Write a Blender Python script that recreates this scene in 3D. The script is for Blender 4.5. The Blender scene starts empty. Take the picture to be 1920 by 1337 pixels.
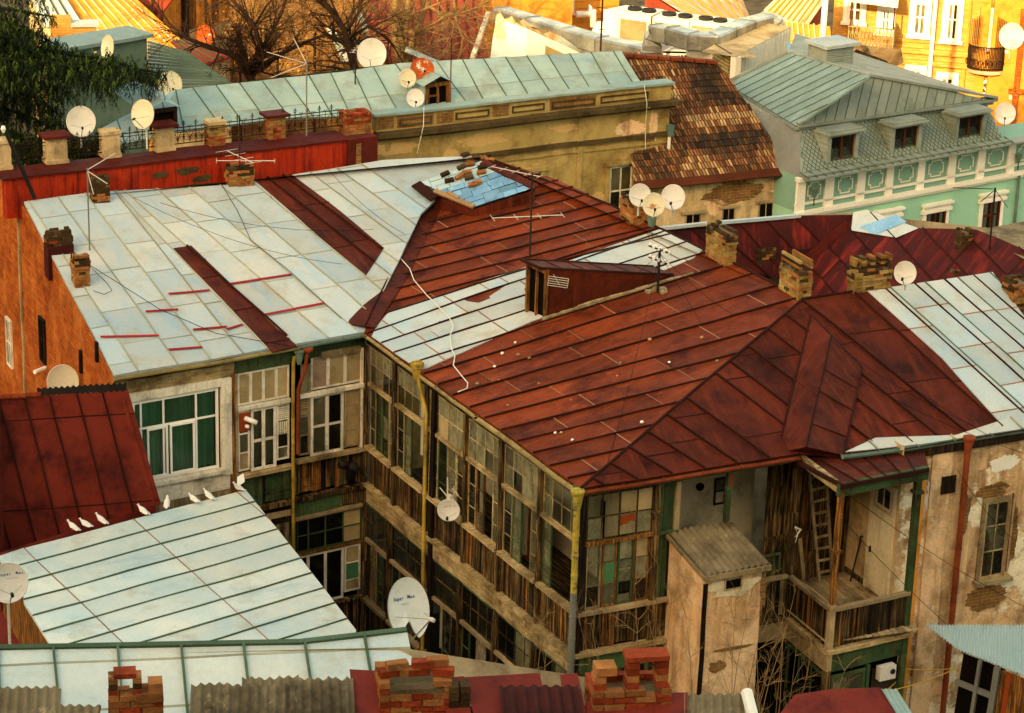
import bpy, bmesh, math, random
from mathutils import Vector, noise, Matrix
random.seed(7)
R = math.radians
scene = bpy.context.scene
COL = bpy.data.collections.new('place'); scene.collection.children.link(COL)
# ---------------------------------------------------------------- survey: where a sight line from the hill meets a surface
FOC, CX, CY, TH, ROLL = 4900.0, 960.0, 668.5, R(20.4), R(-1.75)
CAM = Vector((0, 0, 32.0))
FW = Vector((0, math.cos(TH), -math.sin(TH))); UPV = Vector((0, math.sin(TH), math.cos(TH))); RT = Vector((1, 0, 0))
RX = RT*math.cos(ROLL) - UPV*math.sin(ROLL); RY = RT*math.sin(ROLL) + UPV*math.cos(ROLL)
Z = Vector((0, 0, 1))
A = Vector((math.sin(R(59)), math.cos(R(59)), 0)); B = Vector((-A.y, A.x, 0))
def ray(x, y): return FW + RX*((x-CX)/FOC) - RY*((y-CY)/FOC)
def hz(x, y, z):
    d = ray(x, y); return CAM + d*((z-CAM.z)/d.z)
def dist_at(x, y, d):
    r = ray(x, y); return CAM + r*(d/math.hypot(r.x, r.y))
def wob(p, amp=.022):
    n = noise.noise_vector(Vector((p.x*.45, p.y*.45, p.z*.45)))
    m = noise.noise_vector(Vector((p.x*1.7+9, p.y*1.7, p.z*1.7)))
    return p + n*amp + m*(amp*.5)
class Fr:
    def __init__(s, o, u, v):
        s.o = Vector(o); s.u = Vector(u).normalized(); v = Vector(v); v = v - s.u*v.dot(s.u); s.v = v.normalized(); s.n = s.u.cross(s.v)
    def st(s, x, y, off=0):
        d = ray(x, y); o = s.o + s.n*off; t = (o-CAM).dot(s.n)/d.dot(s.n); p = CAM + d*t - s.o
        return (p.dot(s.u), p.dot(s.v))
    def P(s, a, b, c=0): return s.o + s.u*a + s.v*b + s.n*c
    def px(s, x, y, off=0):
        a, b = s.st(x, y, off); return s.P(a, b, off)
    def shift(s, c): return Fr(s.P(0, 0, c), s.u, s.v)
def wall(p1, p2, z):
    a = hz(*p1, z); b = hz(*p2, z); return Fr(a, b-a, Z)
def wall3(o, d): return Fr(o, d, Z)
def roofF(p1, p2, z, pitch):
    a = hz(*p1, z); b = hz(*p2, z); u = (b-a).normalized(); bk = Z.cross(u)
    return Fr(a, u, bk*math.cos(R(pitch)) + Z*math.sin(R(pitch)))
# ---------------------------------------------------------------- colours and materials
def col(h, k=1.0):
    h = h.lstrip('#'); o = []
    for i in (0, 2, 4):
        c = int(h[i:i+2], 16)/255; c = c/12.92 if c <= .04045 else ((c+.055)/1.055)**2.4
        o.append(min(1, c*k))
    return (*o, 1)
MATS = {}
class NT:
    def __init__(s, name):
        s.m = bpy.data.materials.new(name); s.m.use_nodes = True; s.t = s.m.node_tree; s.t.nodes.clear(); s.x = 0
    def n(s, ty, **kw):
        nd = s.t.nodes.new(ty); s.x += 40; nd.location = (s.x, 0)
        for k, v in kw.items():
            if k.startswith('i_'):
                key = k[2:]; key = int(key) if key.isdigit() else key.replace('_', ' ')
                nd.inputs[key].default_value = v
            else: setattr(nd, k, v)
        return nd
    def l(s, a, b): s.t.links.new(a, b)
    def mix(s, fac, a, b, bt='MIX'):
        nd = s.n('ShaderNodeMix', data_type='RGBA', blend_type=bt)
        for v, i in ((fac, 0), (a, 6), (b, 7)):
            if hasattr(v, 'is_output'): s.l(v, nd.inputs[i])
            else: nd.inputs[i].default_value = v
        return nd.outputs[2]
    def math(s, op, a, b=0.0):
        nd = s.n('ShaderNodeMath', operation=op)
        for v, i in ((a, 0), (b, 1)):
            if hasattr(v, 'is_output'): s.l(v, nd.inputs[i])
            else: nd.inputs[i].default_value = v
        return nd.outputs[0]
    def ramp(s, v, a, b, lo=0.0, hi=1.0):
        nd = s.n('ShaderNodeMapRange', clamp=True); s.l(v, nd.inputs[0])
        nd.inputs[1].default_value = a; nd.inputs[2].default_value = b; nd.inputs[3].default_value = lo; nd.inputs[4].default_value = hi
        return nd.outputs[0]
    def vec(s, kind, sc):
        tc = s.n('ShaderNodeNewGeometry').outputs['Position'] if kind == 'P' else s.n('ShaderNodeUVMap', uv_map='uv').outputs[0]
        mp = s.n('ShaderNodeMapping'); s.l(tc, mp.inputs[0]); mp.inputs['Scale'].default_value = sc if len(sc) == 3 else (*sc, 1)
        return mp.outputs[0]
    def noise(s, kind, sc, scale=1.0, det=6, rough=.6, w=0):
        nd = s.n('ShaderNodeTexNoise'); nd.inputs['Scale'].default_value = scale; nd.inputs['Detail'].default_value = det; nd.inputs['Roughness'].default_value = rough
        if w: nd.noise_dimensions = '4D'; nd.inputs['W'].default_value = w
        s.l(s.vec(kind, sc), nd.inputs['Vector']); return nd.outputs[0]
def mat(name, c1, c2=None, vary=.25, big=.6, dirt=None, dirt_t=.58, streak=None, streak_t=.6, ssc=(9, .5), rust=None, rust_t=.68, rsc=3.0,
        rough=.75, bump=.25, bsc=30, brick=None, metal=0.0, spec=.08, plank=None, fine=.2, emit=None):
    c2 = c2 or c1; t = NT(name)
    c = t.mix(t.ramp(t.noise('P', (big,)*3), .32, .68), c1, c2)
    if brick:
        bw, bh, mortar, ba, bb = brick
        bt = t.n('ShaderNodeTexBrick'); t.l(t.vec('UV', (1, 1)), bt.inputs['Vector'])
        bt.inputs['Scale'].default_value = 1; bt.inputs['Brick Width'].default_value = bw; bt.inputs['Row Height'].default_value = bh
        bt.inputs['Mortar Size'].default_value = bh*.10; bt.inputs['Color1'].default_value = ba; bt.inputs['Color2'].default_value = bb; bt.inputs['Mortar'].default_value = mortar
        bt.inputs['Bias'].default_value = 0.0; bt.inputs['Mortar Smooth'].default_value = .3
        c = t.mix(.78, c, bt.outputs[0])
    if plank:
        pw, pc = plank
        w = t.n('ShaderNodeTexWave', wave_type='BANDS', bands_direction='X'); t.l(t.vec('UV', (.314159/pw, 0)), w.inputs['Vector']); w.inputs['Scale'].default_value = 1
        c = t.mix(t.ramp(w.outputs['Fac'], .93, .99), c, pc)
    if dirt: c = t.mix(t.ramp(t.noise('P', (1.1,)*3, det=9, rough=.68, w=2), dirt_t-.06, dirt_t+.12, 0, .85), c, dirt)
    if streak: c = t.mix(t.ramp(t.noise('UV', ssc, det=5, rough=.65, w=3), streak_t-.1, streak_t+.12, 0, .9), c, streak)
    if rust: c = t.mix(t.ramp(t.noise('P', (rsc,)*3, det=10, rough=.7, w=5), rust_t, rust_t+.05, 0, .9), c, rust)
    at = t.n('ShaderNodeAttribute', attribute_name='rnd').outputs['Fac']
    f = t.ramp(at, 0, 1, 1-vary, 1+vary)
    fn = t.ramp(t.noise('P', (14,)*3, det=8, rough=.75, w=8), .25, .75, 1-fine, 1+fine)
    hs = t.n('ShaderNodeHueSaturation'); t.l(c, hs.inputs['Color']); t.l(t.math('MULTIPLY', f, fn), hs.inputs['Value'])
    b = t.n('ShaderNodeBsdfPrincipled'); t.l(hs.outputs[0], b.inputs['Base Color']); b.inputs['Metallic'].default_value = metal
    b.inputs['Specular IOR Level'].default_value = spec
    t.l(t.ramp(t.noise('P', (4,)*3, det=5, w=6), .3, .7, rough-.1, min(1, rough+.12)), b.inputs['Roughness'])
    if bump:
        bp = t.n('ShaderNodeBump'); bp.inputs['Strength'].default_value = bump; bp.inputs['Distance'].default_value = .03
        h = t.noise('P', (bsc,)*3, det=6, rough=.65)
        h2 = t.math('ADD', h, t.math('MULTIPLY', t.noise('P', (2.2,)*3, det=2, w=4), 2.5))
        if brick: h2 = t.math('ADD', h2, t.math('MULTIPLY', bt.outputs['Fac'], -1.2))
        t.l(h2, bp.inputs['Height']); t.l(bp.outputs[0], b.inputs['Normal'])
    o = t.n('ShaderNodeOutputMaterial'); t.l(b.outputs[0], o.inputs[0]); MATS[name] = t.m; return t.m
def glass(name, tint=(.05, .06, .05, 1), opaque=.35, rough=.12, dusty=(.25, .25, .18, 1)):
    t = NT(name)
    d = t.n('ShaderNodeBsdfDiffuse'); nz = t.ramp(t.noise('UV', (3, 1.2), det=8, rough=.7), .35, .7, .35, 1.3)
    at = t.n('ShaderNodeAttribute', attribute_name='rnd').outputs['Fac']
    hs = t.n('ShaderNodeHueSaturation'); hs.inputs['Color'].default_value = dusty; t.l(nz, hs.inputs['Value']); t.l(hs.outputs[0], d.inputs[0])
    tr = t.n('ShaderNodeBsdfTransparent'); tr.inputs[0].default_value = (.75, .8, .72, 1)
    m1 = t.n('ShaderNodeMixShader'); t.l(t.math('MULTIPLY', t.ramp(at, 0, 1, opaque*.5, min(1, opaque*1.6)), t.ramp(t.noise('P', (5,)*3, det=6), .3, .7, .7, 1.25)), m1.inputs[0])
    t.l(tr.outputs[0], m1.inputs[1]); t.l(d.outputs[0], m1.inputs[2])
    g = t.n('ShaderNodeBsdfGlossy'); g.inputs['Roughness'].default_value = rough; g.inputs[0].default_value = (.8, .8, .8, 1)
    lw = t.n('ShaderNodeFresnel'); lw.inputs['IOR'].default_value = 1.45
    m2 = t.n('ShaderNodeMixShader'); t.l(lw.outputs[0], m2.inputs[0]); t.l(m1.outputs[0], m2.inputs[1]); t.l(g.outputs[0], m2.inputs[2])
    o = t.n('ShaderNodeOutputMaterial'); t.l(m2.outputs[0], o.inputs[0]); MATS[name] = t.m; return t.m
# ---------------------------------------------------------------- mesh building
def origin_of(o):
    p = Vector((0, 0, 0))
    while o: p += o.location; o = o.parent
    return p
class MB:
    def __init__(s, amp=.02): s.V = []; s.F = []; s.M = []; s.R = []; s.amp = amp; s.smooth = False
    def face(s, pts, m=0, r=None):
        i = len(s.V); s.V += [Vector(p) for p in pts]; s.F.append(tuple(range(i, i+len(pts)))); s.M.append(m); s.R.append(random.random() if r is None else r)
    def grid(s, rows, m=0, r=None, close=False):
        r = random.random() if r is None else r
        i = len(s.V); w = len(rows[0])
        for q in rows: s.V += [Vector(p) for p in q]
        for a in range(len(rows)-1):
            for b in range(w if close else w-1):
                c = (b+1) % w; s.F.append((i+a*w+b, i+a*w+c, i+(a+1)*w+c, i+(a+1)*w+b)); s.M.append(m); s.R.append(r)
        return i
    def cap(s, i, n, m, r, rev=False):
        f = tuple(range(i, i+n)); s.F.append(f[::-1] if rev else f); s.M.append(m); s.R.append(r)
    def prism(s, p, q, du, dv, m=0, r=None, seg=1.1):
        """box from p to q with half extents du, dv (vectors)"""
        p = Vector(p); q = Vector(q); L = (q-p).length
        if L < 1e-6: return
        r = random.random() if r is None else r
        n = max(1, int(L/seg)); rows = []
        for k in range(n+1):
            c = p.lerp(q, k/n); rows.append([c-du-dv, c+du-dv, c+du+dv, c-du+dv])
        i = s.grid(rows, m, r, True); s.cap(i, 4, m, r, True); s.cap(i+4*n, 4, m, r)
    def box(s, F, a0, a1, b0, b1, c0, c1, m=0, r=None, seg=1.1):
        if a1 < a0: a0, a1 = a1, a0
        if b1 < b0: b0, b1 = b1, b0
        if c1 < c0: c0, c1 = c1, c0
        am, bm_, cm = (a0+a1)/2, (b0+b1)/2, (c0+c1)/2
        if a1-a0 >= b1-b0: s.prism(F.P(a0, bm_, cm), F.P(a1, bm_, cm), F.v*(b1-b0)/2, F.n*(c1-c0)/2, m, r, seg)
        else: s.prism(F.P(am, b0, cm), F.P(am, b1, cm), F.n*(c1-c0)/2, F.u*(a1-a0)/2, m, r, seg)
    def bar(s, p, q, w, h, up=Z, m=0, r=None, seg=1.1):
        d = (Vector(q)-Vector(p))
        if d.length < 1e-5: return
        d.normalize(); sd = d.cross(up)
        if sd.length < 1e-4: sd = d.cross(Vector((1, 0, 0)))
        sd.normalize(); u2 = sd.cross(d).normalized(); s.prism(p, q, sd*w/2, u2*h/2, m, r, seg)
    def tube(s, pts, rad, k=6, m=0, r=None, caps=True):
        pts = [Vector(p) for p in pts]; r = random.random() if r is None else r; rows = []; prev = None
        for i, p in enumerate(pts):
            d = (pts[min(i+1, len(pts)-1)] - pts[max(i-1, 0)])
            d = d.normalized() if d.length > 1e-9 else Z
            a = prev if prev and abs(prev.dot(d)) < .95 else (Z if abs(d.z) < .9 else Vector((1, 0, 0)))
            a = (a - d*a.dot(d)).normalized(); prev = a; b = d.cross(a)
            rr = rad[i] if isinstance(rad, (list, tuple)) else rad
            rows.append([p + (a*math.cos(6.28318*j/k) + b*math.sin(6.28318*j/k))*rr for j in range(k)])
        i = s.grid(rows, m, r, True)
        if caps: s.cap(i, k, m, r, True); s.cap(i+k*(len(rows)-1), k, m, r)
    def lathe(s, o, ax, prof, k=20, m=0, r=None, xa=None, sx=1.0):
        """prof: list of (height along axis, radius)"""
        ax = Vector(ax).normalized(); a = xa or (Vector((1, 0, 0)) if abs(ax.x) < .9 else Z); a = (a-ax*a.dot(ax)).normalized(); b = ax.cross(a)
        r = random.random() if r is None else r
        rows = [[o+ax*h+(a*math.cos(6.28318*j/k)*sx+b*math.sin(6.28318*j/k))*q for j in range(k)] for h, q in prof]
        i = s.grid(rows, m, r, True); s.cap(i, k, m, r, True); s.cap(i+k*(len(rows)-1), k, m, r)
    def build(s, name, parent, mats, smooth=False, label=None):
        if not s.F: return None
        if not isinstance(mats, (list, tuple)): mats = [mats]
        me = bpy.data.meshes.new(name); og = origin_of(parent)
        V = [wob(v, s.amp) if s.amp else v for v in s.V]
        me.from_pydata([v-og for v in V], [], s.F)
        for m in mats: me.materials.append(MATS[m] if isinstance(m, str) else m)
        me.polygons.foreach_set('material_index', s.M)
        at = me.attributes.new('rnd', 'FLOAT', 'FACE'); at.data.foreach_set('value', s.R)
        uv = me.uv_layers.new(name='uv')
        d = []
        for f in me.polygons:
            n = f.normal
            if abs(n.z) > .985: T, W = A, B
            else: T = Z.cross(n).normalized(); W = n.cross(T)
            for vi in f.vertices: d += [V[vi].dot(T), V[vi].dot(W)]
        uv.data.foreach_set('uv', d)
        if smooth: me.polygons.foreach_set('use_smooth', [True]*len(me.polygons))
        o = bpy.data.objects.new(name, me); COL.objects.link(o)
        if parent: o.parent = parent
        if label: o['label'] = label
        return o
def thing(name, label, cat, loc, group=None, kind=None):
    o = bpy.data.objects.new(name, None); COL.objects.link(o); o.location = Vector(loc); o.empty_display_size = .3
    o['label'] = label; o['category'] = cat
    if group: o['group'] = group
    if kind: o['kind'] = kind
    return o
def tagm(o, label, cat, group=None, kind=None):
    if kind == 'structure': o['kind'] = kind
    if label: o['label'] = label
    if cat: o['category'] = cat
    if group: o['group'] = group
    if kind: o['kind'] = kind
    return o
# ---------------------------------------------------------------- sheet roofs
def clip(poly, cell):
    def ins(p, a, b): return (b[0]-a[0])*(p[1]-a[1]) - (b[1]-a[1])*(p[0]-a[0]) >= -1e-9
    ar = sum(cell[i][0]*cell[(i+1) % len(cell)][1]-cell[(i+1) % len(cell)][0]*cell[i][1] for i in range(len(cell)))
    if ar < 0: cell = cell[::-1]
    out = list(poly)
    for i in range(len(cell)):
        a, b = cell[i], cell[(i+1) % len(cell)]; src = out; out = []
        if not src: return []
        for j in range(len(src)):
            p, q = src[j], src[(j+1) % len(src)]; ip, iq = ins(p, a, b), ins(q, a, b)
            if ip: out.append(p)
            if ip != iq:
                den = (b[0]-a[0])*(q[1]-p[1]) - (b[1]-a[1])*(q[0]-p[0])
                if abs(den) > 1e-12:
                    t = ((b[0]-a[0])*(a[1]-p[1]) - (b[1]-a[1])*(a[0]-p[0]))/den
                    out.append((p[0]+(q[0]-p[0])*t, p[1]+(q[1]-p[1])*t))
    return out
def area(p): return abs(sum(p[i][0]*p[(i+1) % len(p)][1]-p[(i+1) % len(p)][0]*p[i][1] for i in range(len(p))))/2
def seg_in(poly, s0, k, t0, t1):
    """intervals of line s=s0+k t inside poly"""
    ts = []
    for i in range(len(poly)):
        (a, b), (c, d) = poly[i], poly[(i+1) % len(poly)]
        fa, fc = a-(s0+k*b), c-(s0+k*d)
        if (fa > 0) != (fc > 0): ts.append(b+(d-b)*fa/(fa-fc))
    ts.sort(); return [(ts[i], ts[i+1]) for i in range(0, len(ts)-1, 2)]
def lines(s0, s1, w, k0, k1=None, jit=.02):
    k1 = k0 if k1 is None else k1; n = max(1, round((s1-s0)/w)); return [(s0+(s1-s0)*i/n+random.uniform(-jit, jit), k0+(k1-k0)*i/n) for i in range(n+1)]
def sheet_roof(name, parent, F, poly, ln, clen, mats, mi=0, hs=.045, ws=.03, cross=.012, thick=.07, off=0, label=None, stag=True, pxl=True, pick=None, seg=1.0, amp=.025, lap=.0):
    """standing seam roof: mats = [sheet, seam, cross seam, extra sheets...]"""
    P2 = [F.st(*p) for p in poly] if pxl else poly
    mb = MB(amp); tmin = min(p[1] for p in P2)-.01; tmax = max(p[1] for p in P2)+.01
    ln = [(-99+ln[0][0], ln[0][1])] + list(ln) + [(ln[-1][0]+99, ln[-1][1])]
    for i in range(len(ln)-1):
        (sa, ka), (sb, kb) = ln[i], ln[i+1]
        cuts = [tmin]; c = tmin + (random.uniform(.25, 1)*clen if stag else clen*.5)
        while c < tmax: cuts.append(c); c += clen*(random.uniform(.9, 1.1) if stag else 1)
        cuts.append(tmax)
        for j in range(len(cuts)-1):
            r = random.random(); m = mi if pick is None else pick(i, j, r); lift = random.uniform(-.5, .5)*lap
            n = max(1, int((cuts[j+1]-cuts[j])/seg))
            for q in range(n):
                ta = cuts[j]+(cuts[j+1]-cuts[j])*q/n; tb = cuts[j]+(cuts[j+1]-cuts[j])*(q+1)/n
                cp = clip(P2, [(sa+ka*ta, ta), (sb+kb*ta, ta), (sb+kb*tb, tb), (sa+ka*tb, tb)])
                if len(cp) > 2 and area(cp) > 1e-4:
                    if sum(cp[x][0]*cp[(x+1) % len(cp)][1]-cp[(x+1) % len(cp)][0]*cp[x][1] for x in range(len(cp))) < 0: cp = cp[::-1]
                    mb.face([F.P(a, b, off+lift) for a, b in cp], m, r)
            if j and cross:
                t = cuts[j]; cp = clip(P2, [(sa+ka*t, t-.014), (sb+kb*t, t-.014), (sb+kb*t, t+.014), (sa+ka*t, t+.014)])
                if len(cp) > 2 and area(cp) > 1e-5:
                    x0 = min(p[0] for p in cp); x1 = max(p[0] for p in cp)
                    mb.bar(F.P(x0, t, off+cross/2), F.P(x1, t, off+cross/2), .028, cross, F.n, 2)
        if i:
            for t0, t1 in seg_in(P2, sa, ka, tmin, tmax):
                if t1-t0 > .05: mb.bar(F.P(sa+ka*t0, t0, off+hs/2), F.P(sa+ka*t1, t1, off+hs/2), ws, hs, F.n, 1, seg=.7)
    n = len(P2)
    ccw = sum(P2[x][0]*P2[(x+1) % n][1]-P2[(x+1) % n][0]*P2[x][1] for x in range(n)) > 0
    for i in range(n):
        a, b = P2[i], P2[(i+1) % n]
        if not ccw: a, b = b, a
        L = math.hypot(b[0]-a[0], b[1]-a[1]); q = max(1, int(L/1.0))
        for j in range(q):
            x = (a[0]+(b[0]-a[0])*j/q, a[1]+(b[1]-a[1])*j/q); y = (a[0]+(b[0]-a[0])*(j+1)/q, a[1]+(b[1]-a[1])*(j+1)/q)
            mb.face([F.P(*x, off), F.P(*x, off-thick), F.P(*y, off-thick), F.P(*y, off)], mi, .3)
    return mb.build(name, parent, mats, label=label)
def poly_slab(name, parent, F, poly, mats, thick=.07, off=0, pxl=True, cell=1.0, label=None, amp=.025, mi=0):
    return sheet_roof(name, parent, F, poly, lines(-30, 30, cell, 0, jit=0), 400, mats if isinstance(mats, list) else [mats, mats, mats], mi=mi, hs=0, ws=0, cross=0, thick=thick, off=off, pxl=pxl, label=label, amp=amp)
def win(parent, F, a0, a1, b0, b1, cols, rows, fm, pm, fw=.06, mw=.03, n0=-.03, n1=.03, pick=None, name='window', pname='pane', label=None, skip=None, hm=None, pr=None):
    """cols / rows: fractions of inner dividers; pick(i,j) gives material index in pm list or None for an empty pane"""
    if a1 < a0: a0, a1 = a1, a0
    if b1 < b0: b0, b1 = b1, b0
    mb = MB(.012); hm = hm or mw
    mb.box(F, a0, a0+fw, b0, b1, n0, n1); mb.box(F, a1-fw, a1, b0, b1, n0, n1)
    mb.box(F, a0+fw, a1-fw, b0, b0+fw, n0, n1-.003); mb.box(F, a0+fw, a1-fw, b1-fw, b1, n0, n1-.003)
    xs = [a0]+[a0+(a1-a0)*c for c in cols]+[a1]; ys = [b0]+[b0+(b1-b0)*c for c in rows]+[b1]
    for x in xs[1:-1]: mb.box(F, x-mw/2, x+mw/2, b0+fw, b1-fw, n0+.008, n1-.008)
    for y in ys[1:-1]: mb.box(F, a0+fw, a1-fw, y-hm/2, y+hm/2, n0+.011, n1-.011)
    f = mb.build(name, parent, [fm], label=label)
    pb = MB(.012)
    pm = pm if isinstance(pm, list) else [pm]
    for i in range(len(xs)-1):
        for j in range(len(ys)-1):
            k = pick(i, j) if pick else 0
            if k is None: continue
            c = (n0+n1)/2 + random.uniform(-.004, .004)
            pb.face([F.P(xs[i], ys[j], c), F.P(xs[i+1], ys[j], c), F.P(xs[i+1], ys[j+1], c), F.P(xs[i], ys[j+1], c)], k)
    if pb.F: pb.build(pname, f, pm)
    return f
def brick_stack(name, parent, F, a0, a1, b0, b1, d, bl=.25, bh=.075, mats=('brick_a',), holes=0, ragged=.5, crown=0, label=None, m_joint='mortar', jit=.012):
    """chimney of single bricks: F wall frame, width a0..a1, height b0..b1, depth d behind the face"""
    mb = MB(.01); w = a1-a0; n = max(2, int((b1-b0)/bh)); bh = (b1-b0)/n
    mb.box(F, a0+.02, a1-.02, b0, b1-bh*1.3, -d+.02, -.02, 1)
    nm = len(mats); z_f = lambda j, n: random.random() > (.75 if j > n-3 else .35 if j > n-5 else .06)
    for j in range(n):
        top = j >= n-2; ex = .03*((crown and n-5 <= j <= n-3) or 0); sh = (j % 2)*bl/2
        for side in range(4):
            L = w if side % 2 == 0 else d
            x = -sh if side % 2 == 0 else -(bl/2-sh)
            while x < L-.01:
                p, q = max(0, x), min(L, x+bl-.012); x += bl
                if q-p < .03: continue
                if top and random.random() < ragged*(.45 if j == n-2 else 1): continue
                e = random.uniform(-jit, jit)+ex; g = .11
                z0, z1 = b0+j*bh+.004, b0+(j+1)*bh-.006+random.uniform(-.004, .004)
                mi = 2+(0 if random.random() < .6 else random.randrange(max(1, nm-1))) if z_f(j, n) else 2+nm-1; rr = .5+random.uniform(-.35, .35)
                if side == 0: mb.box(F, a0+p, a0+q, z0, z1, -g, e, mi, rr)
                elif side == 2: mb.box(F, a0+p, a0+q, z0, z1, -d-e, -d+g, mi, rr)
                elif side == 1: mb.box(F, a1-g, a1+e, z0, z1, -q, -p, mi, rr)
                else: mb.box(F, a0-e, a0+g, z0, z1, -q, -p, mi, rr)
    mb.V = [v+Vector((random.uniform(-.006, .006), random.uniform(-.006, .006), random.uniform(-.006, .006))) for v in mb.V]
    return mb.build(name, parent, ['soot', m_joint]+list(mats), label=label)
# ---------------------------------------------------------------- materials
mat('roof_pale', col('#beb9a6'), col('#a0b2b2'), vary=.13, big=.35, dirt=col('#a59a80'), dirt_t=.57, streak=col('#8db0ba'), streak_t=.63, ssc=(2.2, .5), rust=col('#8a5a34'), rust_t=.69, rough=.6, bump=.55, spec=.08, fine=.1)
mat('roof_mint', col('#d6d4bf'), col('#a9c0bc'), vary=.07, big=.4, dirt=col('#aaa488'), dirt_t=.6, streak=col('#86a4ac'), streak_t=.66, ssc=(.35, 1.6), rust=col('#7c4a2a'), rust_t=.7, rough=.6, bump=.5, spec=.08, fine=.1)
mat('roof_green', col('#a2b09c'), col('#839c94'), vary=.14, big=.35, dirt=col('#82846f'), dirt_t=.54, streak=col('#6f8a90'), streak_t=.64, ssc=(.6, 1.2), rust=col('#8f5530'), rust_t=.68, rough=.65, bump=.2, spec=.08, fine=.12)
mat('roof_grey_green', col('#8f9484'), col('#7c8478'), vary=.1, big=.3, dirt=col('#5f6855'), dirt_t=.54, rough=.6, bump=.1, spec=.08, fine=.08)
mat('roof_brown', col('#7c3412'), col('#64280f'), vary=.24, big=.5, dirt=col('#331008'), dirt_t=.53, streak=col('#9a481c'), streak_t=.64, ssc=(4, .45), rust=col('#a8602f'), rust_t=.72, rough=.62, bump=.6, spec=.08, fine=.28)
mat('roof_brown_dark', col('#5e2410'), col('#461a0d'), vary=.22, big=.5, dirt=col('#260e08'), dirt_t=.53, streak=col('#6b2c14'), streak_t=.6, ssc=(4, .45), rust=col('#7d4226'), rust_t=.74, rough=.6, bump=.6, spec=.08, fine=.28)
mat('roof_red_dark', col('#4c1913'), col('#3a1512'), vary=.25, big=.6, dirt=col('#2b1210'), dirt_t=.52, streak=col('#8a2a20'), streak_t=.62, ssc=(2.5, .5), rust=col('#8c3a24'), rust_t=.7, rough=.55, bump=.25, spec=.08, fine=.2)
mat('roof_maroon', col('#7c2f20'), col('#6a2619'), vary=.1, big=.4, dirt=col('#331313'), dirt_t=.53, streak=col('#7a2a20'), streak_t=.66, ssc=(3, .4), rough=.5, bump=.15, spec=.08, fine=.15)
mat('seam_dark', col('#381a10'), col('#28120b'), vary=.2, rough=.8, bump=0)
mat('seam_pale', col('#a09c7e'), col('#868770'), vary=.25, rust=col('#7d5a38'), rust_t=.6, rsc=2, rough=.8, bump=0)
mat('seam_green', col('#586b52'), col('#44573f'), vary=.2, rough=.8, bump=0)
mat('seam_rust', col('#7a5238'), col('#93684a'), vary=.3, rough=.9, bump=0)
mat('seam_grime', col('#4a4635'), col('#3a3a2c'), vary=.3, rough=.9, bump=0)
mat('red_tape', col('#a01f24'), col('#8a1c20'), vary=.2, rough=.7, bump=.1)
mat('wood_grey', col('#a48e66'), col('#7a6646'), vary=.35, big=1.5, dirt=col('#241a10'), dirt_t=.56, streak=col('#b0935e'), streak_t=.58, ssc=(22, 1.2), rough=.85, bump=.5, bsc=60, fine=.3)
mat('wood_brown', col('#45331c'), col('#2b2011'), vary=.45, big=1.2, dirt=col('#150d07'), dirt_t=.47, streak=col('#9c7c46'), streak_t=.58, ssc=(16, 1.0), rough=.85, bump=.5, bsc=60, fine=.35)
mat('wood_dark', col('#261b11'), col('#17100a'), vary=.4, big=1.2, dirt=col('#0d0906'), dirt_t=.5, streak=col('#4a3722'), streak_t=.6, ssc=(18, 1.0), rough=.9, bump=.5, bsc=60, fine=.35)
mat('wood_green', col('#3e5f36'), col('#31482a'), vary=.35, big=1.2, dirt=col('#1b1a0f'), dirt_t=.5, streak=col('#5a4d2e'), streak_t=.56, ssc=(16, .9), rough=.8, bump=.4, bsc=60, fine=.3)
mat('wood_beam', col('#ccb07a'), col('#a08856'), vary=.2, big=1.3, dirt=col('#3c2c18'), dirt_t=.52, streak=col('#5f4a2b'), streak_t=.55, ssc=(1.2, 14), rust=col('#b08a3c'), rust_t=.68, rough=.85, bump=.5, bsc=40, fine=.3)
mat('wood_white', col('#ece2c8'), col('#d6caaa'), vary=.12, big=1.5, dirt=col('#6e5f44'), dirt_t=.57, streak=col('#8d8163'), streak_t=.62, ssc=(16, 1.5), rust=col('#5a4227'), rust_t=.72, rsc=7, rough=.75, bump=.4, bsc=50, fine=.15)
mat('wood_orange', col('#74491f'), col('#4e3219'), vary=.4, big=1.2, dirt=col('#2b190c'), dirt_t=.52, streak=col('#c08232'), streak_t=.58, ssc=(18, 1.1), rough=.85, bump=.5, bsc=60, fine=.35)
mat('plastic_white', col('#f2ecda'), col('#e8e0cc'), vary=.03, rough=.4, bump=.03, fine=.04)
mat('plaster_beige', col('#d2b684'), col('#b89c68'), vary=.04, big=.6, dirt=col('#6b573a'), dirt_t=.54, streak=col('#7c6844'), streak_t=.6, ssc=(2.2, .4), rust=col('#cdb58a'), rust_t=.7, rsc=1.6, rough=.9, bump=.5, bsc=18, fine=.26)
mat('plaster_grey', col('#b5a684'), col('#998a6a'), vary=.04, big=.7, dirt=col('#4f442f'), dirt_t=.54, rust=col('#a8977a'), rust_t=.68, rsc=1.2, rough=.9, bump=.4, bsc=20, fine=.15)
mat('plaster_old', col('#e2c08c'), col('#c49a66'), vary=.04, big=.8, dirt=col('#6e5438'), dirt_t=.55, streak=col('#6e4c2e'), streak_t=.54, ssc=(1.6, .35), rust=col('#f0e2bc'), rust_t=.5, rsc=.7, rough=.92, bump=.9, bsc=14, fine=.32)
mat('plaster_pink', col('#ecc898'), col('#d8a870'), vary=.04, big=.8, dirt=col('#8a6a44'), dirt_t=.55, streak=col('#8a6238'), streak_t=.58, ssc=(1.8, .35), rust=col('#d9bd92'), rust_t=.56, rsc=.9, rough=.92, bump=.6, bsc=16, fine=.28)
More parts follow.
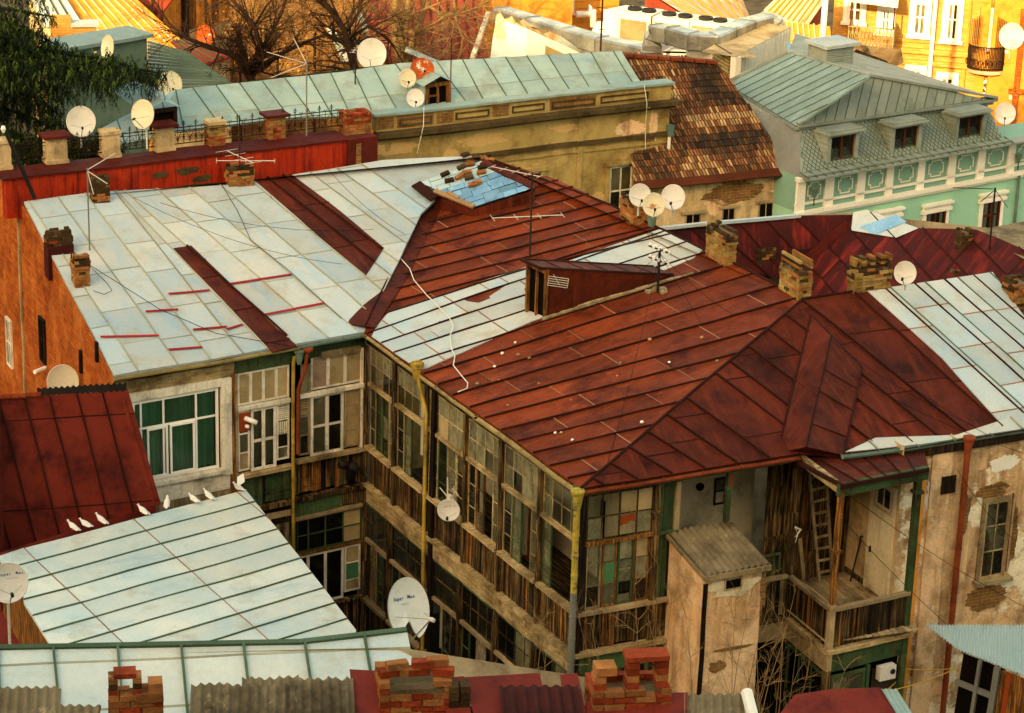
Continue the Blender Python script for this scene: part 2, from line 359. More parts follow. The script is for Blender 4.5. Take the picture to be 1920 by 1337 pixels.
mat('plaster_yellow', col('#b39a5c'), col('#a18747'), vary=.04, big=.35, dirt=col('#6a5228'), dirt_t=.53, streak=col('#8a7140'), streak_t=.6, ssc=(.8, .5), rust=col('#c9975a'), rust_t=.69, rsc=.55, rough=.9, bump=.35, bsc=14, fine=.14)
mat('plaster_white', col('#ece6d2'), col('#ded6bc'), vary=.03, dirt=col('#a19678'), dirt_t=.62, rough=.85, bump=.2, fine=.08)
mat('plaster_mint', col('#98c4a2'), col('#8eba98'), vary=.03, dirt=col('#7a9c7b'), dirt_t=.62, rough=.85, bump=.15, fine=.08)
mat('plaster_mint_dark', col('#7da28a'), col('#759982'), vary=.03, rough=.85, bump=.1, fine=.06)
mat('trim_dark', col('#5a4a2c'), col('#46381f'), vary=.15, dirt=col('#2b2112'), dirt_t=.5, rust=col('#9a8450'), rust_t=.62, rough=.9, bump=.6, fine=.25)
mat('red_paint', col('#b03414'), col('#982610'), vary=.05, big=.8, dirt=col('#5a1712'), dirt_t=.56, streak=col('#4a1410'), streak_t=.56, ssc=(7, .6), rust=col('#b5531f'), rust_t=.64, rsc=1.0, rough=.7, bump=.5, bsc=12, fine=.2)
mat('red_cap', col('#5c1e14'), col('#4a1a12'), vary=.15, dirt=col('#36110f'), dirt_t=.52, rough=.65, bump=.3, fine=.2)
BR = col('#8c6a3c')
mat('brick_a', col('#a86c38'), col('#8d5a30'), vary=.3, big=2.5, dirt=col('#4a3018'), dirt_t=.54, rust=col('#cfa060'), rust_t=.62, rsc=5, rough=.9, bump=.8, bsc=40, fine=.3)
mat('brick_b', col('#a88a50'), col('#8e7038'), vary=.3, big=2.5, dirt=col('#4a3a1e'), dirt_t=.54, rough=.9, bump=.8, bsc=40, fine=.3)
mat('brick_c', col('#984020'), col('#7c3016'), vary=.32, big=2.5, dirt=col('#3c1c10'), dirt_t=.55, rust=col('#c4652e'), rust_t=.62, rsc=6, rough=.9, bump=.8, bsc=40, fine=.3)
mat('brick_sooty', col('#4c3820'), col('#332714'), vary=.5, big=2.5, rust=col('#7a5a30'), rust_t=.66, rsc=5, rough=.95, bump=.8, bsc=40, fine=.3)
mat('mortar', col('#7d6a48'), col('#5e4e33'), vary=.1, dirt=col('#3a2e1c'), dirt_t=.5, rough=.95, bump=.8, bsc=30, fine=.3)
mat('soot', col('#0d0a08'), vary=.1, rough=1, bump=0, spec=0)
mat('brick_wall_orange', col('#ae5a20'), col('#9a4312'), vary=.02, big=.5, dirt=col('#5c2a10'), dirt_t=.56, streak=col('#c97a34'), streak_t=.6, ssc=(1.2, .6), rough=.9, bump=.6, bsc=20, fine=.22, brick=(.30, .105, col('#5a3014'), col('#b86422'), col('#94400f')))
mat('brick_wall_old', col('#96703f'), col('#7d5a30'), vary=.02, big=.7, dirt=col('#463218'), dirt_t=.52, rust=col('#bf9b62'), rust_t=.62, rsc=1.2, rough=.92, bump=.7, bsc=20, fine=.22, brick=(.27, .09, col('#9d8455'), col('#8f6232'), col('#6d4a26')))
mat('brick_facade', col('#d49c48'), col('#c58838'), vary=.02, big=.3, dirt=col('#8f5a22'), dirt_t=.6, rough=.9, bump=.3, bsc=16, fine=.12, brick=(.3, .1, col('#a8793c'), col('#d8a04c'), col('#c08636')))
mat('gutter_beige', col('#a8935e'), col('#8d7a4a'), vary=.15, dirt=col('#54472a'), dirt_t=.55, rust=col('#7a4a24'), rust_t=.68, rough=.7, bump=.3, fine=.2)
mat('gutter_green', col('#667a66'), col('#54675a'), vary=.15, dirt=col('#3a4634'), dirt_t=.55, rust=col('#7a5a30'), rust_t=.68, rough=.65, bump=.2, fine=.15)
mat('pipe_yellow', col('#c2a13a'), col('#a98a30'), vary=.05, big=2, dirt=col('#5e4a1c'), dirt_t=.48, rust=col('#3a4038'), rust_t=.6, rsc=4, rough=.7, bump=.3, fine=.15)
mat('pipe_peel', col('#b8a23c'), col('#99842e'), vary=.05, big=3, rust=col('#454a40'), rust_t=.54, rsc=4.5, rough=.7, bump=.3, fine=.2)
mat('pipe_rust', col('#8a4324'), col('#6f3119'), vary=.05, big=1.5, dirt=col('#3f1c10'), dirt_t=.56, rust=col('#a5603a'), rust_t=.66, rough=.75, bump=.3, fine=.2)
mat('metal_dark', col('#2b2721'), col('#1f1c18'), vary=.2, rough=.6, bump=0)
mat('metal_grey', col('#8b8a7c'), col('#716f62'), vary=.2, rough=.45, bump=.1, metal=.4)
mat('metal_pale', col('#c9c4ae'), col('#b5af98'), vary=.1, rough=.5, bump=.05, rust=col('#8c6236'), rust_t=.72, rsc=5)
mat('duct_metal', col('#b9b6a8'), col('#8f8d80'), vary=.25, big=1.2, dirt=col('#6a675a'), dirt_t=.58, rough=.35, bump=.5, bsc=6, metal=.75, fine=.15)
mat('dish_white', col('#dad6c8'), col('#cac6b4'), vary=.03, big=1.2, dirt=col('#b0a98c'), dirt_t=.56, rough=.5, rust=col('#a8895c'), rust_t=.7, rsc=2.4, bump=.02, spec=.08, fine=.05)
mat('dish_rusty', col('#d8d0b0'), col('#cdc39c'), vary=.03, big=1.2, rust=col('#a8661f'), rust_t=.56, rsc=1.7, rough=.6, bump=.05, fine=.1)
mat('dish_rust_full', col('#b4531c'), col('#983d12'), vary=.03, big=2, rust=col('#d8cdb0'), rust_t=.56, rsc=3.2, rough=.7, bump=.1, fine=.2)
mat('rust_iron', col('#5d2e18'), col('#43200f'), vary=.3, rough=.85, bump=.3)
mat('iron_black', col('#241a12'), col('#3a2415'), vary=.3, rough=.8, bump=0)
mat('cable_black', col('#16120e'), vary=.1, rough=.7, bump=0)
mat('cable_white', col('#d9d2b8'), vary=.1, rough=.6, bump=0)
mat('cable_yellow', col('#c79a2c'), vary=.1, rough=.6, bump=0)
mat('concrete_line', col('#b09a6c'), col('#94805a'), vary=.2, dirt=col('#5c4c32'), dirt_t=.52, rough=.95, bump=1, bsc=30, fine=.3)
mat('asbestos', col('#8a7a5a'), col('#6b5d43'), vary=.15, big=1.4, dirt=col('#3b3122'), dirt_t=.52, rust=col('#a8946a'), rust_t=.6, rsc=2.2, rough=.95, bump=.7, bsc=30, fine=.25)
mat('corr_rust', col('#3c211a'), col('#4d1f1c'), vary=.2, dirt=col('#1f1210'), dirt_t=.5, rough=.8, bump=.4)
mat('corr_blue', col('#a9bcb6'), col('#98afad'), vary=.06, dirt=col('#7d8a80'), dirt_t=.62, rust=col('#8a6a48'), rust_t=.76, rough=.5, bump=.1, spec=.08, fine=.06)
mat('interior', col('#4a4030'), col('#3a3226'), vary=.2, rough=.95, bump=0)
mat('interior_dark', col('#120e0a'), vary=.1, rough=1, bump=0, spec=0)  # near-black colour stands in for the shade inside rooms and openings
mat('door_paint', col('#dccfa8'), col('#cfc096'), vary=.05, dirt=col('#77684a'), dirt_t=.58, rough=.8, bump=.2, fine=.1)
mat('curtain_green', col('#5f9c74'), col('#4a8460'), vary=.05, rough=.9, bump=.1, streak=col('#76b088'), streak_t=.55, ssc=(6, .2))
mat('curtain_lace', col('#8f8468'), col('#6f654e'), vary=.1, rough=.95, bump=.2, streak=col('#c0b594'), streak_t=.58, ssc=(30, 3))
mat('curtain_white', col('#b5ab92'), col('#9f957c'), vary=.15, rough=.95, bump=.1)
mat('board_beige', col('#a89264'), col('#8f7a50'), vary=.22, big=2, dirt=col('#5d4d33'), dirt_t=.57, rough=.85, bump=.15, fine=.12)
mat('board_pink', col('#a08468'), col('#8f745c'), vary=.1, dirt=col('#5d4a38'), dirt_t=.6, rough=.85, bump=.15)
mat('pane_green', col('#4c7a4c'), col('#3f6a45'), vary=.2, rough=.6, bump=0)
mat('blue_sheet', col('#7aa0b4'), col('#5f8aa6'), vary=.3, big=1.5, dirt=col('#3f6078'), dirt_t=.56, rust=col('#c4d2cc'), rust_t=.6, rsc=1.6, rough=.5, bump=.2, fine=.12)
mat('plank_bleached', col('#a8855a'), col('#8e6b44'), vary=.3, rough=.9, bump=.4, fine=.25)
mat('pot_green', col('#4a7350'), col('#3c6244'), vary=.2, rough=.6, bump=.1)
mat('box_green', col('#2c5240'), vary=.2, rough=.5, bump=.05)
mat('red_plastic', col('#8d1c18'), vary=.2, rough=.5, bump=.05)
mat('amber_box', col('#93421c'), col('#7d3414'), vary=.2, rough=.6, bump=.2)
mat('ac_white', col('#dcd5c0'), col('#cfc7ae'), vary=.06, dirt=col('#a09474'), dirt_t=.62, rough=.6, bump=.05)
mat('bird_white', col('#ece7d8'), col('#dcd6c4'), vary=.02, rough=.8, bump=.1, fine=.05)
mat('beak_dark', col('#6a4a34'), vary=.1, rough=.6, bump=0)
mat('ink_blue', col('#1f3f7d'), vary=.05, rough=.5, bump=0)
mat('ink_grey', col('#7d8794'), vary=.05, rough=.5, bump=0)
mat('ink_red', col('#c9604a'), vary=.05, rough=.5, bump=0)
mat('ground_earth', col('#4a4030'), col('#5a4e3a'), vary=0, big=.05, dirt=col('#2f2a1c'), dirt_t=.5, rough=.95, bump=.5, bsc=3)
mat('leaf_dark', col('#1e2a12'), col('#121b0a'), vary=.5, big=1.2, rough=.8, bump=0, fine=.2)
mat('leaf_light', col('#46561f'), col('#46561f'), vary=.45, big=1.2, rough=.8, bump=0, fine=.2)
mat('bark', col('#33231a'), col('#241810'), vary=.2, rough=.9, bump=.6)  # dark tone also puts the shade on the bare trees into the bark
mat('bark_pale', col('#94774a'), col('#7d623a'), vary=.2, rough=.9, bump=.6)
mat('twig', col('#38251a'), col('#2a1c12'), vary=.3, rough=.9, bump=0)  # branch tone kept dark likewise, standing in for their shade
mat('stucco_orange', col('#dc9438'), col('#cc8028'), vary=.04, big=.4, dirt=col('#8a4f18'), dirt_t=.57, rough=.9, bump=.3)
mat('roof_ochre', col('#e0902a'), col('#cf8020'), vary=.06, big=.5, dirt=col('#a5661f'), dirt_t=.58, rough=.6, bump=.1)
mat('roof_pale_rust', col('#c9bd98'), col('#b5a880'), vary=.1, big=.6, streak=col('#b5702c'), streak_t=.54, ssc=(3, .35), rough=.6, bump=.2)
mat('roof_red_warm', col('#8f3d22'), col('#7d3320'), vary=.2, big=.4, dirt=col('#5c2418'), dirt_t=.56, rough=.65, bump=.2)
for k_, c_ in enumerate(('#8a5a34', '#6e482c', '#b48c58', '#584028', '#3c3024')): mat('tile_%d' % k_, col(c_), col(c_, .8), vary=.35, big=2, dirt=col('#3a2a1a'), dirt_t=.58, rough=.9, bump=.5, bsc=30, fine=.3)
glass('glass_dusty', opaque=.5, dusty=col('#7f7b58'))
glass('glass_clear', opaque=.12, dusty=col('#4a4a38'))
glass('glass_murky', opaque=.95, dusty=col('#918a66'))
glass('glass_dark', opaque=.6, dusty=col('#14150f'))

mat('roof_slate_green', col('#7d8f86'), col('#6d8078'), vary=.06, big=.4, dirt=col('#6a7464'), dirt_t=.58, streak=col('#8fa39c'), streak_t=.62, ssc=(2, .6), rough=.6, bump=.1, fine=.12)
mat('cream_wall', col('#e2d4ac'), col('#d0bf94'), vary=.03, big=.7, dirt=col('#9a8860'), dirt_t=.58, streak=col('#b09c70'), streak_t=.6, ssc=(2, .4), rough=.9, bump=.4, bsc=18, fine=.18)

mat('plaster_ochre', col('#c8a466'), col('#bd965a'), vary=.05, big=.8, dirt=col('#94794a'), dirt_t=.56, rough=.9, bump=.3, bsc=16, fine=.15)
mat('leaf_glow', col('#b07a30'), col('#8a5a20'), vary=.4, big=1.2, rough=.8, bump=0, fine=.2)  # gold leaf tone paints warm sunlit patches
# ---------------------------------------------------------------- courtyard house: roofs
C1 = hz(1090, 915, 9); C2 = hz(683, 622, 9); C0 = hz(215, 703, 9); SE = hz(1500, 850, 9)
RZ = 11.1
RL = hz(45, 378, 11.2); R1 = hz(1505, 562, RZ); R2 = hz(905, 293, RZ)
FL = Fr(C0, C2-C0, RL-C0); FG = Fr(C2, C1-C2, R1-C2); FS = Fr(C1, SE-C1, R1-C1)
WG = Fr(C2, C1-C2, Z).shift(-.2); WL = Fr(C0, C2-C0, Z).shift(-.2); WS = Fr(C1, SE-C1, Z).shift(-.2)
house = thing('courtyard_house', 'old L-shaped wooden gallery house with patched brown and pale sheet metal roofs around the courtyard', 'house', (C1.x, C1.y, 0))
H = house
# left wing roof: pale sheets with brown strips
LLn = [(-.35+.88*i if i < 5 else 4.05+(i-5)*.9, .06-.02*i-(.03*max(0, i-4))) for i in range(0, 12)]
LLn = [(-.25, .07), (.62, .03), (1.68, 0), (2.55, -.01), (3.45, -.02), (4.14, -.1), (4.91, -.17), (5.87, -.18), (6.75, -.18), (7.6, -.18), (8.56, -.18), (9.3, -.21), (10.02, -.24), (10.9, -.25), (11.8, -.25), (12.7, -.26)]
roofL = sheet_roof('roof', H, FL, [(45, 378), (215, 704), (683, 622), (790, 400), (903, 292), (720, 300), (430, 347), (175, 360)], LLn, 1.5, ['roof_pale', 'seam_pale', 'seam_pale'], hs=.028, ws=.026, cross=.008, lap=.012, label='pale blue and cream sheet metal roof of the left wing')
def strip(name, F, poly, ln, cl, mats, off=.02, label=None, parent=None, **k):
    return sheet_roof(name, parent or H, F, poly, ln, cl, mats, off=off, thick=.03, label=label, **k)
bm = ['roof_brown_dark', 'seam_dark', 'seam_dark']
strip('roof_strip', FL, [(325, 466), (358, 461), (557, 650), (512, 661)], [(4.14, -.1), (4.91, -.17)], 1.6, bm, label='narrow brown strip laid down the pale left roof', parent=roofL, hs=.05, ws=.04)
strip('roof_strip', FL, [(478, 338), (545, 327), (640, 398), (720, 465), (686, 517), (600, 445)], [(8.56, -.18), (9.3, -.21), (10.02, -.24)], 1.9, bm, label='wide brown strip running from the ridge into the valley', parent=roofL, hs=.05, ws=.04)
for (x0, y0, x1, y1) in [(187, 632, 298, 629), (316, 655, 378, 650), (272, 584, 334, 580), (362, 618, 425, 612), (425, 617, 455, 608), (316, 551, 394, 544), (432, 532, 547, 514), (498, 590, 558, 579), (556, 579, 609, 569)]:
    t = MB(.025); t.bar(FL.px(x0, y0, .035), FL.px(x1, y1, .035), .07, .012, FL.n, 0, seg=.4); t.build('red_tape', roofL, ['red_tape'])
# gallery wing roof (west slope): brown, fanning seams
GLn = []
random.seed(21)
for i in range(26):
    s = -8.6 + .80*i + random.uniform(-.05, .05)
    k = .36 if s < -1 else (.13 + .031*max(0, s) if s > 0 else .2)
    GLn.append((s, k))
gp = [(683, 622), (1090, 915), (1505, 562), (1400, 505), (1320, 468), (1236, 428), (1145, 385), (1040, 335), (903, 292), (790, 400)]
roofG = sheet_roof('roof', H, FG, gp, GLn, 2.3, ['roof_brown', 'seam_dark', 'seam_rust'], hs=.05, ws=.028, cross=.008, lap=.02, label='brown ribbed roof over the glazed gallery', amp=.03)
def near(i, j, r): return 0
strip('roof_strip', FG, [(705, 614), (730, 585), (985, 502), (1060, 492), (1236, 430), (1320, 466), (1300, 485), (1040, 590), (1000, 602), (800, 690), (786, 694), (742, 664), (697, 632)], [g for g in GLn], 1.7, ['roof_pale', 'seam_grime', 'seam_rust'], off=.015, label='pale sheets crossing the brown gallery roof', parent=roofG, hs=.035, ws=.022)
# valley between the wings
vd = (FG.px(690, 615) - FG.px(800, 385)).normalized()
FV = Fr(C2 + Vector((0, 0, .06)), (vd.cross(Z)).normalized()*-1, -vd)
if FV.n.z < 0: FV = Fr(FV.o, -FV.u, FV.v)
strip('valley_sheet', FV, [(652, 610), (704, 617), (762, 525), (832, 385), (776, 376), (722, 455), (690, 520)], [(-3, 0), (0, 0), (3, 0)], 30, ['roof_brown_dark', 'seam_dark', 'seam_dark'], off=.05, label='worn brown valley sheet between the two wings')
# south slope and right wing
SLn = [(.55+.86*i, -.83+.05*i) for i in range(6)] + [(6.1, -.52), (6.75, -.5), (7.6, -.48), (8.5, -.46), (9.3, -.45), (10.08, -.44), (11.1, -.33), (12.0, -.33), (12.9, -.33), (13.8, -.33), (14.7, -.33)]
roofS = sheet_roof('roof', H, FS, [(1090, 915), (1500, 850), (1580, 853), (1925, 793), (1925, 600), (1862, 511), (1625, 544), (1505, 562)], SLn, 1.9, ['roof_brown_dark', 'seam_dark', 'seam_dark'], hs=.05, ws=.035, cross=.012, label='dark brown hipped roof slope above the open porch', amp=.03)
strip('roof_strip', FS, [(1625, 545), (1862, 511), (1925, 600), (1925, 793), (1877, 797), (1765, 672)], [(11.1, -.33), (12.15, -.33), (13.2, -.33), (14.2, -.33), (15.2, -.33), (16.2, -.33)], 1.45, ['roof_pale', 'seam_green', 'seam_rust'], off=.02, label='pale sheet metal covering the right end of the slope', parent=roofS, hs=.03, ws=.022)
strip('eave_sheet', FS, [(1583, 850), (1640, 822), (1790, 818), (1925, 775), (1925, 803), (1830, 828), (1800, 834), (1720, 835)], [(7.5, -.3), (9.6, -.3), (11.5, -.3)], 30, ['roof_pale', 'seam_pale', 'seam_pale'], off=.05, label='white eave sheet lapped under the brown roof', parent=roofS)
# little folded hip over the porch, raised above the slope
mb = MB(.015)
def fs(x, y, o=0): return FS.px(x, y, o)
v0, v1, v2, v3 = fs(1520, 592, .03), fs(1558, 632, .26), fs(1616, 690, .10), fs(1512, 838, .30)
v4, v5, v6 = fs(1466, 818, .03), fs(1582, 853, .06), fs(1478, 845, .03)
for f_, m_, r_ in (((v0, v4, v3, v1), 0, .55), ((v1, v3, v5, v2), 0, .35), ((v0, v1, v2), 0, .5), ((v4, v6, v3), 0, .6), ((v3, v6, v5), 0, .4)): mb.face(f_, m_, r_)
for p, q in ((v0, v4), (v1, v3), (v2, v5), (v0, v2), (v1.lerp(v3, .5), v2.lerp(v5, .5))): mb.bar(p, q, .04, .05, FS.n, 1)
mb.bar(v1.lerp(v3, .55), v0.lerp(v4, .55), .03, .03, FS.n, 1); mb.bar(v1.lerp(v3, .3), v2.lerp(v5, .25), .03, .03, FS.n, 1); mb.bar(v1.lerp(v3, .8), v2.lerp(v5, .8), .03, .03, FS.n, 1)
mb.build('porch_hip', roofS, bm)
# ridge and hip caps
mb = MB(.03)
for F, pts in ((FG, [(1090, 913), (1505, 560)]), (FG, [(1505, 560), (1400, 504), (1320, 467), (1236, 427), (1145, 384), (903, 292)]), (FS, [(1505, 560), (1625, 543)])):
    for a, b in zip(pts, pts[1:]): mb.tube([F.px(*a, .02).lerp(F.px(*b, .02), k/8) for k in range(9)], .035, 6, 0, .4)
mb.build('ridge_cap', H, ['seam_dark'])
# back slopes so that the roof is whole from the other side
mb = MB(0)
bk = Z.cross(FL.u)
for a, b, dr in ((RL, R2, bk), (R2, R1, -WG.n), (R1, hz(1862, 511, RZ), -WS.n)):
    c = b + dr*1.6 - Z*.8; d = a + dr*1.6 - Z*.8
    mb.face([a-Z*.02, b-Z*.02, c, d], 0, .5)
mb.build('back_slope', H, ['roof_red_dark'])
# ---------------------------------------------------------------- rooms behind the glass
SL0, SG1, SS1 = 7.0, 10.95, 2.62
def room(F, s0, s1, t0, t1, d, wm, fm, cm, name, ends=True):
    mb = MB(0)
    mb.face([F.P(s0, t0, -d), F.P(s1, t0, -d), F.P(s1, t1, -d), F.P(s0, t1, -d)], 0)
    mb.face([F.P(s0, t0, 0), F.P(s1, t0, 0), F.P(s1, t0, -d), F.P(s0, t0, -d)], 1)
    mb.face([F.P(s0, t1, 0), F.P(s1, t1, 0), F.P(s1, t1, -d), F.P(s0, t1, -d)], 2)
    if ends:
        for s in (s0, s1): mb.face([F.P(s, t0, 0), F.P(s, t0, -d), F.P(s, t1, -d), F.P(s, t1, 0)], 0)
    return mb.build(name, H, [wm, fm, cm])
# gallery, upper and lower
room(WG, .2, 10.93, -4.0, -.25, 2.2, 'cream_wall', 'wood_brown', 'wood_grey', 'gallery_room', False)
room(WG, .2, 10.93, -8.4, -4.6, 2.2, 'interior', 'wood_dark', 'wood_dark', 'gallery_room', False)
mb = MB(.01)
for s, w, m in ((1.2, .9, 0), (3.9, .9, 1), (6.0, 1.1, 2), (8.2, .9, 0)):
    mb = MB(.01); mb.box(WG, s, s+w, -4.0, -1.9, -2.2, -2.14, 0); mb.build('inner_door', H, [['interior_dark', 'wood_dark', 'door_paint'][m]])
mb = MB(.01)
for s, w in ((.8, 1.0), (3.4, 1.2), (6.6, 1.2), (9.0, 1.2)): mb = MB(.01); mb.box(WG, s, s+w, -8.2, -6.1, -2.2, -2.14, 0); mb.build('inner_door', H, ['interior_dark'])
mb = MB(0); F = WG.shift(-2.2)
mb.face([WG.P(10.9, -4, 0), WS.P(2.05, -4, -.02), WS.P(2.05, -4, -2.3), WG.P(10.9, -4, -2.3)], 0)
mb.face([WG.P(10.9, -.25, 0), WS.P(2.05, -.25, -.02), WS.P(2.05, -.25, -2.3), WG.P(10.9, -.25, -2.3)], 1)
mb.face([WS.P(2.05, -4, 0), WS.P(2.05, -4, -2.5), WS.P(2.05, -.25, -2.5), WS.P(2.05, -.25, 0)], 0)
mb.face([WS.P(2.05, -8.4, 0), WS.P(2.05, -8.4, -2.5), WS.P(2.05, -4.6, -2.5), WS.P(2.05, -4.6, 0)], 1)
mb.build('partition_wall', H, ['cream_wall', 'interior'])
cab = thing('wardrobe', 'orange brown wooden wardrobe standing inside the upper gallery behind the open casements', 'wardrobe', WG.P(6.0, -4, -1.2))
mb = MB(.01); mb.box(WG, 5.75, 6.75, -3.98, -2.3, -1.6, -1.1, 0); mb.build('body', cab, ['amber_box'])
mb = MB(.01); mb.box(WG, 5.8, 6.22, -3.9, -2.36, -1.1, -1.07, 0); mb.build('door', cab, ['wood_orange']); mb = MB(.01); mb.box(WG, 6.28, 6.7, -3.9, -2.36, -1.1, -1.07, 0); mb.build('door', cab, ['wood_orange'])
# ---------------------------------------------------------------- gallery glazing
GL = ['glass_murky', 'glass_dusty', 'glass_clear', 'glass_dark', 'board_beige', 'pane_green', 'board_pink']
def clad(name, F, s0, s1, t0, t1, mats, w=.14, n1=.0, n0=-.05, ragged=0, label=None, amp=.012, parent=None, horiz=False):
    mb = MB(amp); x = s0 if not horiz else t0; e = s1 if not horiz else t1
    while x < e-.02:
        ww = min(w*random.uniform(.75, 1.25), e-x); m = random.choices(range(len(mats)), [3]+[1]*(len(mats)-1))[0]; j = random.uniform(-.012, .012)
        if not horiz: mb.box(F, x+.004, x+ww-.004, t0+(random.uniform(0, ragged)), t1, n0, n1+j, m)
        else: mb.box(F, s0+random.uniform(0, ragged), s1, x+.004, x+ww-.004, n0, n1+j, m)
        x += ww
    return mb.build(name, parent or H, mats, label=label)
def post(F, s, t0, t1, w=.12, d=.12, m='wood_brown', n=.02, name='post', cap=None):
    mb = MB(.015); mb.box(F, s-w/2, s+w/2, t0, t1, n-d, n+.04)
    if cap is not None:
        mb.box(F, s-w*.75, s+w*.75, cap, cap+.06, n-d*.9, n+.08); mb.box(F, s-w*.65, s+w*.65, cap-.14, cap-.10, n-d*.9, n+.065)
    return mb.build(name, H, [m])
def rail(F, s0, s1, t, h=.08, d=.16, m='wood_beam', n=-.04, name='rail'):
    mb = MB(.02); mb.box(F, s0, s1, t-h/2, t+h/2, n, n+d, seg=.5); return mb.build(name, H, [m])
def bay(F, s0, s1, top, mid, cas, lower=False, fm='wood_grey', cols=4, ccols=4, open_=(), green=(), name='window'):
    """top/mid: 4 entries each a pane index or None; cas: per column pane index or None"""
    o = -4.48 if lower else 0
    a, b = s0+.06, s1-.06
    tm = 3 if not lower else 0
    z1, z2, z3 = -.42+o-(.02 if lower else 0), -.92+o+(.02 if lower else 0), -1.5+o
    rr = [.5] if lower else [.46]
    f = win(H, F, a, b, z3+.04, z1, [i/cols for i in range(1, cols)], [1-(z1-z2)/(z1-z3-.04)], fm, GL, fw=.04, mw=.022, hm=.03, n0=-.035, n1=.0, pick=lambda i, j: (mid if j == 0 else top)[i])
    # casements
    w = (b-a)/ccols
    for i in range(ccols):
        if cas[i] is None: continue
        c = cas[i]; m = 'wood_green' if i in green else ('wood_orange' if i in open_ else fm)
        win(H, F, a+i*w+.01, a+(i+1)*w-.01, -3.2+o, z3-.05, [], [.3, .66], m, GL, fw=.035, mw=.018, n0=-.045, n1=-.005, pick=lambda x, y: c if not isinstance(c, tuple) else c[y], name='casement')
up = [-.1, 1.5, 3.3, 5.4, 7.2, 9.1, SG1]
tops = [([0, 0, 0, 0], [3, 1, 3, 3], [3, 3, (3, 1, 3), 1], (), (1, 2)),
        ([0, 0, 0, 0], [None, None, None, None], [3, 1, None, None], (1,), (1,)),
        ([0, 0, 0, 0], [1, 4, 0, 0], [2, 3, 1, 2], (1,), (1,)),
        ([0, 0, 0, 0], [0, 0, 2, None], [2, (1, None, 2), None, 1], (1,), (2,)),
        ([None, 0, 0, 0], [1, 2, 0, 0], [2, 1, None, 1], (1,), (1,)),
        ([1, 2, 2, 2], [1, 2, 2, 2], [1, None, None, None], (), (0,))]
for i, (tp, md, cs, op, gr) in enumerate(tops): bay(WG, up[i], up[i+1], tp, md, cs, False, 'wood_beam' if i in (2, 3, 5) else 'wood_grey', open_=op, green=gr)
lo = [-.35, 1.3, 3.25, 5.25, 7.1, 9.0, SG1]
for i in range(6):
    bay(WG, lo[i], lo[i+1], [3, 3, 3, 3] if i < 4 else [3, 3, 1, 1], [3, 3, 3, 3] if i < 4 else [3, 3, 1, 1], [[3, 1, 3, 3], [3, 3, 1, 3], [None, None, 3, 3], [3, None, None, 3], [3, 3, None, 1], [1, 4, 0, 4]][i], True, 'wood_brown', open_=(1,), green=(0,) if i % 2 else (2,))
for i, s in enumerate(up[:-1]):
    if i: post(WG, s, -4.3, -.34, .13, .12, 'wood_brown', .05)
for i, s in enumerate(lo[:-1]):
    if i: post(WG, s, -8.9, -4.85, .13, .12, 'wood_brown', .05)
post(WG, SG1-.02, -8.9, -.34, .16, .16, 'wood_dark', .03)
mb = MB(.02); mb.box(WG, -.2, SG1, -.4, -.05, -.08, .04, 0); mb.build('eave_board', H, ['wood_dark'])
for a, b in zip(up, up[1:]):
    rail(WG, a+.06, b-.06, -1.48, .09, .09, 'wood_grey' if random.random() < .5 else 'wood_beam', -.02, 'transom')
    rail(WG, a+.06, b-.06, -3.24, .09, .2, 'wood_beam', -.05, 'sill')
    clad('skirting', WG, a+.07, b-.07, -4.28, -3.3, ['wood_brown', 'wood_brown', 'wood_brown', 'wood_dark', 'wood_orange'], .085, ragged=.05)
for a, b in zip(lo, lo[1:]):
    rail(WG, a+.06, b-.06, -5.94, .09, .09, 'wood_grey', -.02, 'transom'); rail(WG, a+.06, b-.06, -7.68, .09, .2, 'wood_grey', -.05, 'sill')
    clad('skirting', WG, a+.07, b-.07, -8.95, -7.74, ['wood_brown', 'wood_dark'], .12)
for a, b in ((-.35, 3.3), (3.3, 5.9), (5.9, 8.6), (8.6, SG1+.05)):
    mb = MB(.03); mb.box(WG, a, b-.015, -4.86, -4.4, -.05, .045, 0, seg=.4); mb.build('floor_beam', H, ['wood_beam'])
    mb = MB(.03); mb.box(WG, a, b-.01, -4.39, -4.3, -.05, .14, 0, seg=.4); mb.build('ledge', H, ['wood_beam'])
mb = MB(.02); mb.box(WG, -.3, SG1, -4.92, -4.87, -.04, .03, 0); mb.build('trim_board', H, ['wood_green'])
# ---------------------------------------------------------------- south facade of the gallery
win(H, WS, .26, 1.95, -1.46, -.3, [.24, .5, .76], [.5], 'wood_brown', GL, fw=.04, mw=.03, pick=lambda i, j: [[1, 2], [None, None], [None, 4], [0, 4]][i][j])
mb = MB(.01); mb.face([WS.P(1.12, -.95, -.02), WS.P(1.52, -.93, -.02), WS.P(1.52, -1.14, -.02), WS.P(1.4, -1.1, -.02), WS.P(1.3, -1.17, -.02), WS.P(1.12, -1.19, -.02)][::-1], 0); mb.build('torn_board', H, ['amber_box'])
for i, (a, b, c) in enumerate(((.3, .7, (3, 1, 1)), (.72, 1.1, (1, 5, 1)), (1.12, 1.52, (3, 1, 0)), (1.54, 1.92, (3, 0, 4)))):
    win(H, WS, a, b, -3.16, -1.53, [], [.34, .68], ['wood_grey', 'wood_orange', 'wood_green', 'wood_orange'][i], GL, fw=.045, mw=.02, n0=-.045, n1=-.005, pick=lambda x, y: c[y], name='casement')
rail(WS, .24, 1.98, -1.49, .1, .1, 'wood_orange', -.02, 'transom'); rail(WS, .1, 2.5, -3.22, .09, .16, 'wood_grey', -.05, 'sill')
clad('skirting', WS, .18, 2.55, -4.2, -3.28, ['wood_brown', 'wood_orange', 'wood_dark'], .1, ragged=.08)
mb = MB(.03); mb.box(WS, .05, 2.6, -4.3, -4.2, -.05, .16); mb.build('ledge', H, ['wood_beam'])
